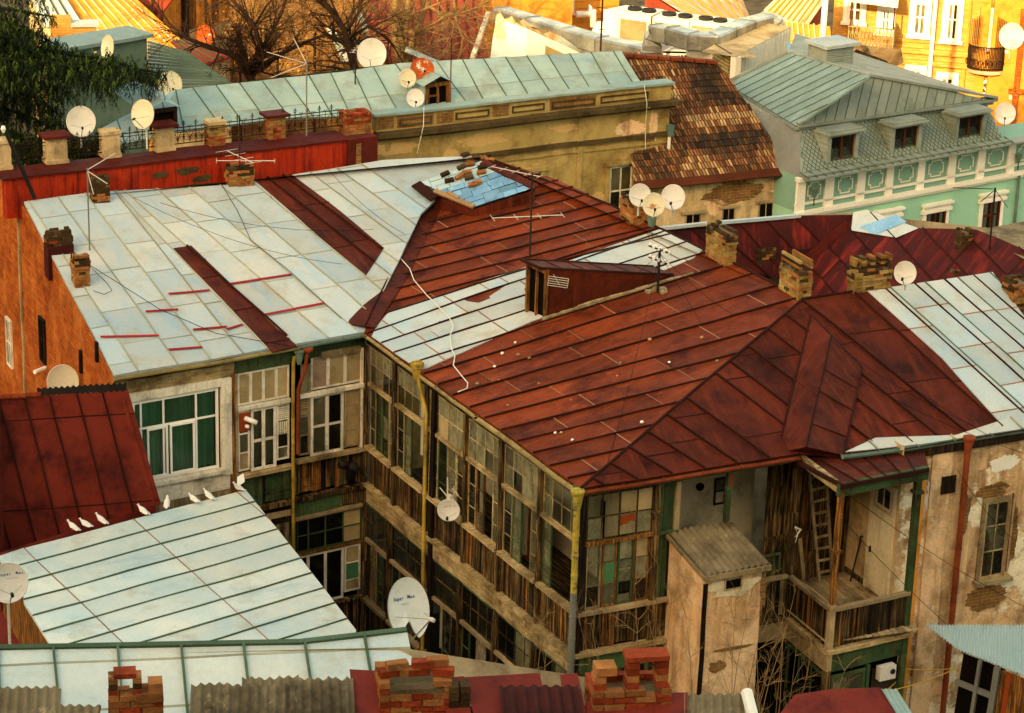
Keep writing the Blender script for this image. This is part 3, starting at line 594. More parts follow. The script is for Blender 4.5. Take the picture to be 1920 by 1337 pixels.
mb = MB(.03); mb.box(WS, .05, 2.6, -4.8, -4.32, -.05, .03); mb.build('floor_beam', H, ['wood_green'])
clad('skirting', WS, .1, 2.6, -9, -4.82, ['wood_dark', 'wood_brown', 'wood_green'], .14)
post(WS, 2.03, -4.2, -.2, .15, .14, 'wood_brown', .05, cap=-.98)
post(WS, .1, -9, -.25, .16, .14, 'wood_dark', .04)
clad('plank_wall', WS, 2.12, 2.5, -1.5, -.25, ['wood_green', 'wood_dark'], .13); clad('plank_wall', WS, 2.12, 2.62, -3.2, -1.56, ['wood_green', 'wood_green', 'wood_dark'], .13)
rail(WS, 2.1, 2.62, -1.52, .07, .1, 'wood_green', -.03); post(WS, 2.56, -1.5, -.3, .12, .08, 'wood_grey', .03)
mb = MB(.02); mb.box(WS, -.05, 5.75, -.26, -.02, -.1, .1); mb.build('eave_board', H, ['wood_green'])
shelf_ = thing('shelf', 'dark shelf with books and boxes standing behind the south gallery windows', 'shelf', WS.P(1.5, -4, -.6))
mb = MB(.01)
for t in (-3.1, -2.75, -2.45): mb.box(WS, 1.1, 1.95, t, t+.04, -.75, -.35)
mb.box(WS, 1.1, 1.14, -3.95, -2.45, -.75, -.35); mb.box(WS, 1.91, 1.95, -3.95, -2.45, -.75, -.35); mb.build('frame', shelf_, ['metal_dark'])
mb = MB(.005)
for k in range(14): mb.box(WS, 1.16+k*.053, 1.16+k*.053+.04, -3.06, -3.06+random.uniform(.15, .24), -.6, -.4, random.randrange(3))
mb.build('books', shelf_, ['red_plastic', 'curtain_white', 'board_beige'])
# ---------------------------------------------------------------- left wing facade
mb = MB(.03)
mb.box(WL, .1, 3.3, -.62, -.3, -.05, .02, 0, seg=.4); mb.box(WL, 3.32, 5.0, -.6, -.2, -.05, .03, 1, seg=.4); mb.box(WL, 5.0, 7.05, -.55, -.2, -.05, .03, 1, seg=.4); mb.box(WL, 5.75, 6.9, -.6, -.42, .03, .05, 2)
mb.build('eave_board', H, ['wood_beam', 'wood_green', 'wood_grey'])
mb = MB(.015)
mb.box(WL, .45, 2.95, -.86, -.64, -.05, .06, 0); mb.box(WL, 2.92, 3.2, -3.3, -.66, -.05, .07, 0); mb.box(WL, 2.98, 3.14, -3.2, -.8, .07, .085, 0); mb.box(WL, .2, .5, -3.3, -.66, -.05, .05, 0)
mb.build('window_surround', H, ['wood_white'])
wf = win(H, WL, .52, 2.86, -3.08, -.9, [.1, .36, .74], [.66], 'plastic_white', ['glass_clear'], fw=.07, mw=.05, n0=-.06, n1=.0, pick=lambda i, j: 0)
mb = MB(.0); mb.box(WL, .98, 1.40, -3.0, -1.7, -.03, .012); mb.box(WL, 1.98, 2.36, -3.0, -1.7, -.03, .012)
mb2 = MB(0)
for a, b in ((.9, 1.46), (1.52, 2.2)):
    for (x0, x1, y0, y1) in ((a, b, -3.02, -2.96), (a, b, -1.72, -1.66), (a, a+.05, -2.96, -1.72), (b-.05, b, -2.96, -1.72)): mb2.box(WL, x0, x1, y0, y1, -.01, .03)
mb2.build('sash', wf, ['plastic_white'])
def curtain(parent, F, s0, s1, t0, t1, n, m, wave=.09, amp=.03, seg=.03):
    mb = MB(0); k = int((s1-s0)/seg); rows = []
    for t in (t1, (t0+t1)/2, t0): rows.append([F.P(s0+(s1-s0)*i/k, t, n+amp*math.sin((s0+i*seg)*6.283/wave + 1.3*math.sin(i*.21))) for i in range(k+1)])
    mb.grid(rows, 0, .5); return mb.build('curtain', parent, [m], smooth=True)
curtain(wf, WL, .55, 2.84, -3.05, -.92, -.2, 'curtain_green', .17, .035)
mb = MB(.015); mb.box(WL, .9, 2.95, -3.2, -3.1, -.05, .16, 0); mb.build('window_sill', H, ['wood_white'])
mb = MB(.015); mb.box(WL, 1.0, 3.16, -3.72, -3.24, -.05, .02, 0); mb.box(WL, 1.1, 2.0, -3.65, -3.3, .02, .035); mb.box(WL, 2.08, 3.1, -3.65, -3.3, .02, .035); mb.build('apron_panel', H, ['wood_white'])
clad('plank_wall', WL, .1, 3.3, -9, -3.74, ['wood_grey', 'wood_beam'], .14)
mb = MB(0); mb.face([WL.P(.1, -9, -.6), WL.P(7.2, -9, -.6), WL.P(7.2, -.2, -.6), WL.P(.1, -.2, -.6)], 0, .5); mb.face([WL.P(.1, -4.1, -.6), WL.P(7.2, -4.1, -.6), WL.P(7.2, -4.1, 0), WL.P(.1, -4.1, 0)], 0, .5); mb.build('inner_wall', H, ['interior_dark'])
post(WL, 3.24, -9, -.6, .1, .12, 'wood_orange', .03); post(WL, 3.34, -3.4, -.6, .06, .1, 'wood_grey', .03)
# window group A
win(H, WL, 3.4, 4.86, -1.5, -.62, [.25, .5, .75], [], 'wood_white', ['board_beige'], fw=.05, mw=.085, n0=-.04, n1=.01)
rail(WL, 3.38, 4.88, -1.58, .1, .12, 'wood_white', -.03, 'transom')
win(H, WL, 3.4, 3.72, -3.3, -1.66, [], [.3, .62], 'wood_white', GL, fw=.04, mw=.03, pick=lambda i, j: [4, 1, 1][j])
mb = MB(.01); mb.box(WL, 3.42, 3.73, -2.2, -1.7, -.02, .05); mb.build('vent_board', H, ['amber_box'])
mb = MB(0); p = WL.P(3.58, -1.85, .05); mb.tube([p, p+WL.n*.12+WL.u*.1-Z*.03, p+WL.n*.2+WL.u*.24-Z*.1], .065, 10, 0); p2 = WL.P(3.6, -2.07, .05); mb.tube([p2, p2+WL.n*.08+WL.u*.05], .05, 10, 0); mb.build('flue_pipe', H, ['plastic_white'], smooth=True)
f = win(H, WL, 3.76, 4.48, -3.36, -1.66, [.5], [.48], 'wood_white', ['glass_clear'], fw=.07, mw=.09, hm=.07, n0=-.03, n1=.035)
curtain(f, WL, 3.78, 4.46, -3.3, -1.7, -.14, 'curtain_lace', .16, .02)
win(H, WL, 4.5, 4.86, -3.2, -1.66, [], [.22, .5, .78], 'wood_white', GL, fw=.04, mw=.02, pick=lambda i, j: [1, 3, 0, 4][j])
mb = MB(.008)
for k in range(7): mb.box(WL, 4.54, 4.82, -1.78-k*.055, -1.75-k*.055, -.02, .015, 0)
for k in range(5): mb.box(WL, 4.55+k*.055, 4.58+k*.055, -2.5, -2.16, -.02, .012, 0)
mb.build('louvre', H, ['wood_white'])
rail(WL, 3.38, 4.92, -3.42, .1, .22, 'wood_beam', -.05, 'sill')
# window group B
win(H, WL, 5.2, 5.46, -1.5, -.7, [], [], 'wood_grey', GL, fw=.04, pick=lambda i, j: 0)
win(H, WL, 5.48, 6.98, -1.44, -.52, [.33, .66], [], 'wood_white', GL, fw=.05, mw=.09, n0=-.04, n1=.012, pick=lambda i, j: [6, 4, 4][i])
rail(WL, 5.1, 7.02, -1.54, .1, .13, 'wood_white', -.03, 'transom')
win(H, WL, 5.14, 5.44, -3.2, -1.62, [], [.35, .72], 'wood_grey', GL, fw=.04, mw=.03, pick=lambda i, j: [3, 1, 0][j])
mb = MB(.008)
for k in range(8): mb.box(WL, 5.18, 5.42, -1.72-k*.06, -1.69-k*.06, -.02, .015, 0)
mb.build('louvre', H, ['wood_grey'])
win(H, WL, 5.47, 6.42, -3.28, -1.6, [.5], [.48], 'wood_white', ['glass_dark', 'glass_dusty'], fw=.07, mw=.1, hm=.06, n0=-.03, n1=.035, pick=lambda i, j: 0 if i else 1)
win(H, WL, 6.45, 6.9, -3.22, -1.6, [], [.3, .74], 'wood_grey', GL, fw=.035, mw=.02, pick=lambda i, j: 4)
mb = MB(.015); mb.box(WL, 6.92, 7.02, -3.3, -.5, -.04, .05); mb.build('post', H, ['wood_white'])
rail(WL, 5.05, 7.05, -3.34, .09, .2, 'wood_beam', -.05, 'sill')
clad('skirting', WL, 3.3, 4.92, -4.36, -3.46, ['wood_green', 'wood_green', 'wood_green', 'wood_dark'], .13, ragged=.06)
clad('skirting', WL, 5.02, 7.02, -4.3, -3.38, ['wood_brown', 'wood_green', 'wood_dark', 'wood_orange'], .13, ragged=.06)
mb = MB(.03); mb.box(WL, 3.3, 4.95, -4.5, -4.38, -.05, .1, seg=.4); mb.box(WL, 5.0, 7.1, -4.46, -4.34, -.05, .14, seg=.4); mb.build('ledge', H, ['wood_brown'])
clad('floor_beam', WL, 3.3, 4.9, -4.98, -4.52, ['wood_grey', 'wood_dark'], .15, n1=.03, horiz=True, amp=.04, ragged=.15)
mb = MB(.03); mb.box(WL, 5.0, 6.4, -4.9, -4.48, -.05, .04, 0, seg=.4); mb.box(WL, 6.41, 7.1, -4.86, -4.47, -.05, .045, 1, seg=.4); mb.build('floor_beam', H, ['wood_green', 'wood_brown'])
mb = MB(.02); mb.box(WL, 5.0, 7.1, -5.0, -4.91, -.05, .09, 0, seg=.4); mb.build('ledge', H, ['wood_grey'])
clad('plank_wall', WL, 3.3, 4.98, -9, -5.02, ['wood_grey', 'wood_brown'], .14)
post(WL, 5.0, -9, -5.0, .1, .12, 'wood_dark', .03); post(WL, 7.05, -9, -.45, .12, .12, 'wood_brown', .06)
win(H, WL, 5.06, 6.98, -5.95, -5.02, [.18, .44, .72], [.5], 'wood_green', GL, fw=.035, mw=.035, pick=lambda i, j: [3, 3, 3, 4][i])
rail(WL, 5.05, 7.0, -6.0, .07, .08, 'wood_orange', -.02, 'transom')
win(H, WL, 5.1, 6.45, -7.55, -6.06, [.22, .6], [], 'wood_white', GL, fw=.06, mw=.08, n0=-.03, n1=.03, pick=lambda i, j: 3)
win(H, WL, 6.48, 6.96, -7.4, -6.06, [], [.25, .62], 'wood_white', GL, fw=.05, mw=.02, pick=lambda i, j: 4 if j != 1 else 5)
rail(WL, 5.05, 7.05, -7.62, .08, .16, 'wood_brown', -.05, 'sill'); clad('skirting', WL, 5.02, 7.02, -9, -7.68, ['wood_brown', 'wood_dark'], .14)
mb = MB(0); p = WL.P(6.62, -4.15, .02); mb.tube([p, p+Z*.32, p+Z*.5-WL.u*.16+WL.n*.05, p+Z*.52-WL.u*.34+WL.n*.1], .1, 12, 0); mb.tube([p+Z*.46-WL.u*.02+WL.n*.05, p+Z*.28+WL.u*.15+WL.n*.18], [.11, .1], 12, 0); mb.build('flue_pipe', H, ['metal_dark'], smooth=True)
# ---------------------------------------------------------------- left gable wall of orange brick
ctr = hz(45, 378, 11.2)
mb = MB(.01)
g = Fr(WL.P(.02, 0, .0), RL-C0, Z)
g = Fr(WL.P(.02, 0, 0), Vector((RL-C0).to_2d().to_3d()), Z)
Lr = (RL-C0).to_2d().length; zr = RL.z-9
rows = [[g.P(-.1+(Lr+6)*k/24, y, 0) for y in (-9, -7, -5, -3.4, -2.2, -1.1)] + [g.P(-.1+(Lr+6)*k/24, min(zr, zr*((Lr+6)*k/24)/Lr)-.07, 0)] for k in range(25)]
mb.grid(rows, 0, .5)
gable = mb.build('gable_wall', H, ['brick_wall_orange'])
# ---------------------------------------------------------------- porch, balcony and plaster wing
def slab(F, s0, s1, t0, t1, n, m=0, mb=None): mb.face([F.P(s0, t0, n), F.P(s1, t0, n), F.P(s1, t1, n), F.P(s0, t1, n)], m, .5)
mb = MB(0); slab(WS, 2.62, 5.75, -9, -.1, -1.9, 0, mb); mb.face([WS.P(2.62, -4.1, 0), WS.P(5.75, -4.1, 0), WS.P(5.75, -4.1, -1.9), WS.P(2.62, -4.1, -1.9)], 1, .5)
mb.face([WS.P(2.62, -4.1, 0), WS.P(2.62, -4.1, -1.9), WS.P(2.62, -.1, -1.9), WS.P(2.62, -.1, 0)], 0, .5)
mb.build('porch_wall', H, ['plaster_grey', 'wood_dark'])
W2 = WS.shift(-1.9)
a = W2.st(1340, 897); b = W2.st(1359, 944)
win(H, W2, a[0], b[0], b[1], a[1], [], [.5], 'wood_dark', ['glass_dark'], fw=.05, mw=.03)
mb = MB(0); mb.lathe(W2.px(1312, 912, .02), W2.n, [(0, .1), (.05, .1), (.05, .07), (0, .07)], 14); mb.build('vent_hole', H, ['interior_dark'])
post(WS, 3.92, -4.1, -.3, .1, .1, 'wood_green', 0, cap=-.72); post(WS, 3.94, -.72, -.26, .07, .07, 'pipe_rust', 0)
clad('skirting', WS, 4.9, 5.72, -4.22, -3.28, ['wood_brown', 'wood_dark', 'wood_grey'], .11); rail(WS, 4.7, 5.78, -3.22, .08, .12, 'wood_grey', -.06, 'rail')
win(H, WS.shift(-.1), 4.98, 5.5, -3.1, -2.62, [.33, .66], [], 'wood_green', ['glass_clear'], fw=.045, mw=.03, label='green framed sash leaning over the railing')
mb = MB(.02); mb.box(WS, 2.62, 5.8, -4.34, -4.24, -.05, .12); mb.build('ledge', H, ['wood_brown'])
mb = MB(.02); mb.box(WS, 2.62, 5.8, -4.85, -4.36, -.05, .03); mb.build('floor_beam', H, ['wood_grey'])
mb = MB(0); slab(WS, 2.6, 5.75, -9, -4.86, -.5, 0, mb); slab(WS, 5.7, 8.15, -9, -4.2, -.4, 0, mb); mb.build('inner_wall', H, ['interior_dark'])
post(WS, 5.75, -4.3, -.2, .16, .14, 'wood_brown', .03)
mb = MB(.01)
for k in range(5): mb.tube([WS.P(5.72, -1.9-k*.012, .1), WS.P(5.8+random.uniform(-.05, .1), -2.0, .12), WS.P(5.78+random.uniform(-.06, .08), -2.12-random.random()*.2, .12)], .006, 4)
rp = mb.build('rope', None, ['cable_white']); tagm(rp, 'pale rope knotted round the brown porch post', 'rope')
# projecting balcony
Pa = WS.P(5.76, 0, .02); Pb = hz(1560, 1140, 5.8); Pb.z = 9; Pc = hz(1703, 1108, 5.8); Pc.z = 9
WA = Fr(Pa, Pb-Pa, Z); WB = Fr(Pb, Pc-Pb, Z); LA = (Pb-Pa).length; LB = (Pc-Pb).length
bal = 'balcony'
mb = MB(.015); D = WS.P(8.2, 0, .3)
fl = [Pa-WS.n*1.4, Pb, Pc, D, D-WS.n*1.8]
mb.face([p+Z*-4.1 for p in fl], 0, .5); mb.face([p+Z*-4.2 for p in fl], 0, .2)
for k in range(14):
    p = Pa.lerp(D, k/14); q = p+(Pb-Pa)*.98; mb.bar(p-WS.n*1.3-Z*4.085, q-Z*4.085, .15, .02, Z, 0, seg=.8)
floor_ = mb.build('balcony_floor', H, ['wood_grey'])
for F, L in ((WA, LA), (WB, LB)):
    clad('balustrade', F, .06, L-.06, -4.22, -3.28, ['wood_brown', 'wood_brown', 'wood_dark', 'wood_orange'], .075, ragged=.05, n1=.03, n0=0)
    rail(F, 0, L, -3.22, .09, .13, 'wood_grey', -.03, 'rail')
    mb = MB(.02); mb.box(F, -.05, L+.08, -4.36, -4.25, -.05, .12); mb.build('ledge', H, ['wood_beam'])
    mb = MB(.03); mb.box(F, 0, L, -4.85, -4.38, -.05, .03, 0, seg=.4); mb.build('floor_beam', H, ['wood_green' if F is WB else 'wood_grey'])
def vpost(p, z0, z1, w, m, name='post', cap=None):
    mb = MB(.015); mb.prism(Vector((p.x, p.y, z0)), Vector((p.x, p.y, z1)), WS.u*w/2, WS.n*w/2)
    if cap: mb.prism(Vector((p.x, p.y, cap)), Vector((p.x, p.y, cap+.07)), WS.u*w*.8, WS.n*w*.8)
    return mb.build(name, H, [m])
vpost(Pb, 5.9, 8.9, .12, 'wood_orange', cap=7.2); vpost(Pb, 4.2, 5.9, .14, 'wood_grey'); vpost(Pc, 4.2, 8.9, .15, 'wood_green', cap=8.3); vpost(Pb, 0, 4.2, .14, 'wood_brown'); vpost(Pc, 0, 4.2, .14, 'wood_green')
mb = MB(.02); mb.box(WB, -.1, LB+.25, -.38, -.08, -.06, .06); mb.build('lintel_beam', H, ['wood_green']); mb = MB(.02); mb.box(WA, -.05, LA, -.34, -.1, -.05, .06); mb.build('lintel_beam', H, ['wood_beam'])
e0 = WS.P(5.55, -.2, .05); e1 = Pb + WS.n*.12 - WS.u*.05 - Z*.07; e2 = Pc + WS.n*.1 + WS.u*.2 - Z*.09; e3 = WS.P(9.0, -.28, .3)
FP = Fr(e0, e1-e0, e2-e1); mb = MB(.015)
n_ = 6
for k in range(n_):
    a = e0.lerp(e3, k/n_); b = e0.lerp(e3, (k+1)/n_); c = e1.lerp(e2, (k+1)/n_); d = e1.lerp(e2, k/n_); mb.face([a, b, c, d][::-1], 0); mb.face([a-Z*.05, b-Z*.05, c-Z*.05, d-Z*.05], 0)
    mb.bar(a+Z*.02, d+Z*.02, .03, .04, Z, 1)
mb.bar(e1-Z*.02, e2-Z*.02, .05, .09, Z, 1); mb.bar(e0-Z*.02, e1-Z*.02, .05, .09, Z, 1)
mb.build('porch_roof', H, ['roof_brown_dark', 'seam_dark'])
mb = MB(0); mb.face([WS.P(2.62, -.22, .1), WS.P(9, -.22, .1), WS.P(9, -.22, -2), WS.P(2.62, -.22, -2)], 0, .5); mb.build('ceiling', H, ['wood_dark'])
# side wall with the door, dark recess with the ladder
WD = Fr(WS.P(8.15, 0, -1.35), WS.n, Z)
mb = MB(0); slab(WD, 0, 2.1, -9, .0, 0, 0, mb); mb.build('side_wall', H, ['plaster_beige'])
clad('plank_wall', WS.shift(-1.3), 5.75, 8.13, -4.1, -.2, ['wood_brown', 'wood_dark', 'wood_orange'], .2)
a = WD.st(1625, 1104); b = WD.st(1652, 1112); t = WD.st(1655, 905)
mb = MB(.008); dx0, dx1 = a[0]+.02, a[0]+.85
mb.box(WD, dx0-.12, dx0, -4.08, t[1], 0, .05, 0); mb.box(WD, dx1, dx1+.1, -4.08, t[1], 0, .05, 0); mb.box(WD, dx0-.12, dx1+.1, t[1], t[1]+.1, 0, .05, 0); fr_ = mb.build('door_frame', H, ['cream_wall'])
mb = MB(.006); mb.box(WD, dx0, dx1, -4.05, -1.9, 0, .03, 0); mb.box(WD, dx0+.1, dx1-.1, -2.95, -2.1, .03, .045, 0); mb.box(WD, dx0+.1, dx1-.1, -3.9, -3.1, .03, .045, 0); dr = mb.build('door', H, ['cream_wall'])
mb = MB(0); mb.box(WD, dx0+.04, dx0+.08, -3.1, -2.95, .04, .08); mb.build('handle', dr, ['metal_dark'])
win(H, WD, dx0+.1, dx1-.08, -1.8, t[1]-.02, [.5], [], 'door_paint', ['glass_dark'], fw=.05, mw=.03, n0=0, n1=.04)
mb = MB(.008); mb.box(WD, 0, dx0-.14, -4.08, -3.95, 0, .03); mb.build('baseboard', H, ['wood_brown'])
st_ = thing('walking_stick', 'dark stick leaning on the porch wall beside the pale door', 'stick', WD.P(dx0-.45, -4.08, .2))
mb = MB(0); mb.tube([WD.P(dx0-.45, -4.08, .2), WD.P(dx0-.4, -3.1, .06), WD.P(dx0-.4, -2.9, .04), WD.P(dx0-.32, -2.86, .04)], .022, 6); mb.build('shaft', st_, ['metal_dark'])
W3 = WS.shift(-.95)
l0, l1, l2, l3 = W3.px(1536, 1090), W3.px(1560, 1086), W3.px(1517, 880), W3.px(1548, 872)
lad = thing('ladder', 'weathered wooden ladder leaning in the dark corner of the porch', 'ladder', l0)
for a, b in ((l0, l2), (l1, l3)):
    mb = MB(.01); mb.bar(a, b, .07, .05, WS.n); mb.build('rail', lad, ['wood_grey'])
for k in range(9):
    f = .08+k*.105; mb = MB(.005); mb.bar(l0.lerp(l2, f), l1.lerp(l3, f), .03, .06, Z); mb.build('rung', lad, ['wood_grey'])
jk = thing('plank_pile', 'old boards propped in the porch corner at the foot of the ladder', 'boards', W3.px(1500, 1080))
for k, (x0, y0, x1, y1, m) in enumerate(((1500, 1075, 1520, 1035, 'wood_orange'), (1507, 1085, 1500, 1010, 'wood_grey'), (1513, 1090, 1527, 1030, 'wood_brown'))):
    mb = MB(.01); mb.bar(W3.px(x0, y0, k*.08), W3.px(x1, y1, k*.08), .09, .03, WS.n); mb.build('board', jk, [m])
# green chest with a plant behind the railing
ch = W2.px(1455, 1075, .35); crate = thing('potted_plant', 'dark leafy plant growing in a green box behind the porch railing', 'plant', ch)
a = W2.st(1433, 1040, .1); b = W2.st(1483, 985, .1)
mb = MB(.01); mb.box(W2, a[0], b[0]+.1, -3.6, b[1]-.35, .08, .5); mb.build('box', crate, ['box_green'])
def leafmass(name, parent, c, rx, ry, rz, n, sz, mats, droop=0):
    mb = MB(0)
    for k in range(n):
        v = Vector((random.gauss(0, .45)*rx, random.gauss(0, .45)*ry, random.gauss(0, .45)*rz)); p = c+v
        d = Vector((random.uniform(-1, 1), random.uniform(-1, 1), random.uniform(-1, .6)-droop)).normalized(); s2 = d.cross(Vector((random.random(), random.random(), random.random()))).normalized()
        L = sz*random.uniform(.6, 1.3); mb.face([p, p+d*L*.5+s2*L*.28, p+d*L, p+d*L*.5-s2*L*.28], random.randrange(len(mats)))
    return mb.build(name, parent, mats)
leafmass('leaves', crate, W2.px(1460, 1010, .45), .35, .2, .3, 420, .08, ['leaf_dark', 'leaf_light'])
# plaster wing to the right of the balcony
WR = Fr(WS.P(8.15, 0, .6), WS.u, Z)
mb = MB(.02); mb.grid([[WR.P(s*.5, t, 0) for s in range(0, 15)] for t in (-9, -7, -5, -3, -1, -.1)], 0, .5); mb.face([WR.P(0, -9, 0), WR.P(0, -9, -.8), WR.P(0, -.1, -.8), WR.P(0, -.1, 0)], 0, .5); mb.build('wall', H, ['plaster_old'], label='weathered plaster wall with peeling patches right of the balcony')
a = WR.st(1734, 1000)[0]; b = WR.st(1770, 1000)[0]
mb = MB(.02); mb.box(WR, a, b, -9, -.25, 0, .07, 0, seg=.5); mb.build('pilaster', H, ['plaster_pink'])
a2 = WR.st(1706, 1000)[0]; mb = MB(.01); mb.box(WR, a2, a-.12, -9, -.3, 0, .03, 0, seg=.5); mb.build('pilaster', H, ['stucco_orange'])
# ragged patches of bare brick and lost render
def patch(F, x, y, rx, ry, m, n=.012, k=40, name='bare_patch', th=.012):
    s, t = F.st(x, y); mb = MB(0); pts = []
    for i in range(k*2):
        an = 6.283*i/(k*2); rr = 1+.16*noise.noise(Vector((math.cos(an)*19+x, math.sin(an)*19+y, 5)))+.45*noise.noise(Vector((math.cos(an)*1.6+x*.1, math.sin(an)*1.6+y*.1, 3)))+.18*noise.noise(Vector((math.cos(an)*7+x, math.sin(an)*7+y, 3)))
        pts.append((s+rx*rr*math.cos(an), t+ry*rr*math.sin(an)))
    mb.face([F.P(a, b, n) for a, b in pts], 0, .5)
    for i in range(len(pts)):
        p, q = pts[i], pts[(i+1) % len(pts)]; mb.face([F.P(*p, n), F.P(*p, n-th), F.P(*q, n-th), F.P(*q, n)], 0, .2)
    return mb.build(name, H, [m])
for x, y, rx, ry in ((1862, 920, .42, .2), (1850, 1120, .55, .3), (1810, 960, .12, .5), (1895, 1000, .2, .8), (1745, 1120, .14, .3), (1770, 905, .12, .25), (1730, 1250, .3, .35), (1825, 1200, .35, .3)): patch(WR, x, y, rx, ry, 'brick_wall_old')
for x, y, rx, ry in ((1748, 930, .2, .45), (1805, 1050, .12, .6), (1880, 870, .4, .2), (1760, 1290, .3, .2), (1790, 1120, .2, .12)): patch(WR, x, y, rx, ry, 'plaster_white' if y < 1000 else 'plaster_pink', n=.018)
p = WR.st(1833, 1090); q = WR.st(1880, 925)
mb = MB(.01); s0, s1 = p[0], p[0]+.72; t0, t1 = p[1]+.05, p[1]+2.1
mb.box(WR, s0-.1, s0, t0, t1, -.05, .05); mb.box(WR, s1, s1+.1, t0, t1, -.05, .07); mb.box(WR, s0-.1, s1+.1, t1, t1+.1, -.05, .06); mb.build('window_surround', H, ['wood_grey'])
mb = MB(0); mb.face([WR.P(s0, t0, -.0), WR.P(s1, t0, .0), WR.P(s1, t1, .0), WR.P(s0, t1, .0)], 0, .3)
win(H, WR, s0, s1, t0, t1, [.5], [.35, .68], 'wood_grey', ['glass_dark'], fw=.07, mw=.04, n0=.0, n1=.03, label='tall window in the peeling plaster wall')
mb = MB(.02); mb.box(WR, s0-.15, s1+.18, t0-.1, t0, 0, .22); mb.build('window_sill', H, ['concrete_line'])
p = WR.st(1760, 925); mb = MB(.005); mb.box(WR, p[0], p[0]+.4, p[1], p[1]+.45, .07, .1); mb.build('shutter_board', H, ['wood_dark'])
# gutters and downpipes
def downpipe(name, pts, r, m, label=None, bands=5, parent=None, funnel=None):
    mb = MB(.01); P_ = []
    for a, b in zip(pts, pts[1:]):
        n = max(1, int((b-a).length/.5))
        for k in range(n): P_.append(a.lerp(b, k/n))
    P_.append(pts[-1]); mb.tube(P_, r, 10, 0, .5)
    for k in range(1, bands+1):
        f = k/(bands+1); c = pts[-2].lerp(pts[-1], f); d = (pts[-1]-pts[-2]).normalized(); mb.tube([c, c+d*.05], r*1.14, 10, 0, .3)
    if funnel: f0, w, h = funnel; mb.lathe(f0, -Z, [(0, w), (.04, w*1.05), (.1, w*.9), (h, r)], 12, 0)
    return mb.build(name, parent or H, m if isinstance(m, list) else [m], label=label, smooth=False)
def gutter(name, a, b, r, m):
    mb = MB(.03); n = int((b-a).length/.5); sd = (b-a).normalized().cross(Z)
    for q in (1,):
        rows = []
        for k in range(n+1):
            c = a.lerp(b, k/n); rows.append([c+sd*(math.cos(3.1416*j/5)*r)-Z*(math.sin(3.1416*j/5)*r) for j in range(6)])
        mb.grid(rows, 0, .5)
        rows = [[p+Z*.004+(c2-p)*.06 for p in row for c2 in [sum(row, Vector((0, 0, 0)))/6]] for row in rows]; mb.grid(rows, 0, .5)
    for k in range(0, n+1, 2): c = a.lerp(b, k/n); mb.bar(c+sd*r, c-sd*r+Z*.02, .02, .015, Z, 0)
    return mb.build(name, H, [m])
gutter('gutter', C0+WL.n*.06-Z*.08-WL.u*.05, C2.lerp(C0, .28)+WL.n*.06-Z*.08, .075, 'gutter_beige')
gutter('gutter', C2.lerp(C0, .27)+WL.n*.06-Z*.08, C2+WL.n*.06-Z*.06, .07, 'gutter_green')
gutter('gutter', C2+WG.n*.05-Z*.06, C1.lerp(C2, .45)+WG.n*.06-Z*.07, .055, 'gutter_beige')
gutter('gutter', C1.lerp(C2, .44)+WG.n*.06-Z*.07, C1+WG.n*.06-Z*.09, .075, 'gutter_beige')
gutter('gutter', C1+WS.n*.05-Z*.08, SE+WS.n*.05-Z*.08, .07, 'pipe_rust')
ya = WL.px(548, 700, .14); yb = WL.px(541, 1020, .14)
ya = WL.P(WL.st(550, 800, .14)[0], -.8, .14)
downpipe('downpipe', [ya+Z*.45+WL.n*.06, ya+Z*.2, ya-Z*.3, Vector((ya.x, ya.y, .2))], .046, 'pipe_yellow', 'yellow painted downpipe on the left wing', 7)
mb = MB(0); mb.lathe(WL.px(561, 655, .2), -Z, [(0, .17), (.05, .17), (.06, .12), (.24, .1), (.4, .06)], 8, 0); mb.build('hopper_head', H, ['gutter_green'])
ta = WL.px(577, 655, .3); downpipe('downpipe', [ta, ta-Z*.5-WL.u*.06, ta-Z*1.1-WL.u*.2-WL.n*.12, ta-Z*2.9-WL.u*.2-WL.n*.15], .05, 'pipe_rust', 'dark rusty flue pipe beside the yellow downpipe', 3, funnel=(ta+Z*.05, .14, .14))
s_ = WG.st(796, 850, .2)[0]; t_ = WG.px(782, 690, .22)
pa = WG.P(s_, -1.0, .17)
downpipe('downpipe', [t_, WG.P(s_-.28, -.35, .22), pa, Vector((pa.x, pa.y, .2))], .048, 'pipe_yellow', 'tall yellow downpipe running down the middle of the gallery', 8)
mb = MB(.01); mb.lathe(t_+Z*.1, -Z, [(0, .16), (.07, .17), (.1, .13), (.32, .1), (.42, .06)], 8, 0)
for k in range(9): a = k*.7; mb.box(Fr(t_+Z*.1+Vector((math.cos(a), math.sin(a), 0))*.16, Vector((-math.sin(a), math.cos(a), 0)), Z), -.05, .05, -.02, random.uniform(.02, .07), -.01, .01)
mb.build('hopper_head', H, ['pipe_yellow'])
mb = MB(.02); ps = WG.P(s_+.16, -.45, .08); mb.box(WG, s_+.1, s_+.28, -9, -.3, .02, .1); mb.build('post', H, ['wood_dark'])
cc = C1 + WG.n*.1 + WS.n*.02 - Z*.1
downpipe('downpipe', [cc+Z*.0, cc-Z*.5, Vector((cc.x, cc.y, 6.4))], .075, 'pipe_peel', 'peeling yellow downpipe on the corner of the gallery', 3, funnel=(cc+Z*.08, .16, .5))
downpipe('downpipe', [Vector((cc.x, cc.y, 6.45)), Vector((cc.x, cc.y, 4.2))], .08, 'metal_grey', 'grey replaced length of the corner downpipe', 3)
downpipe('downpipe', [Vector((cc.x, cc.y, 4.25)), Vector((cc.x, cc.y, .2))], .075, 'pipe_peel', None, 4)
sr = WR.st(1800, 1000, .15)[0]; pr = WR.P(sr, -.5, .15)
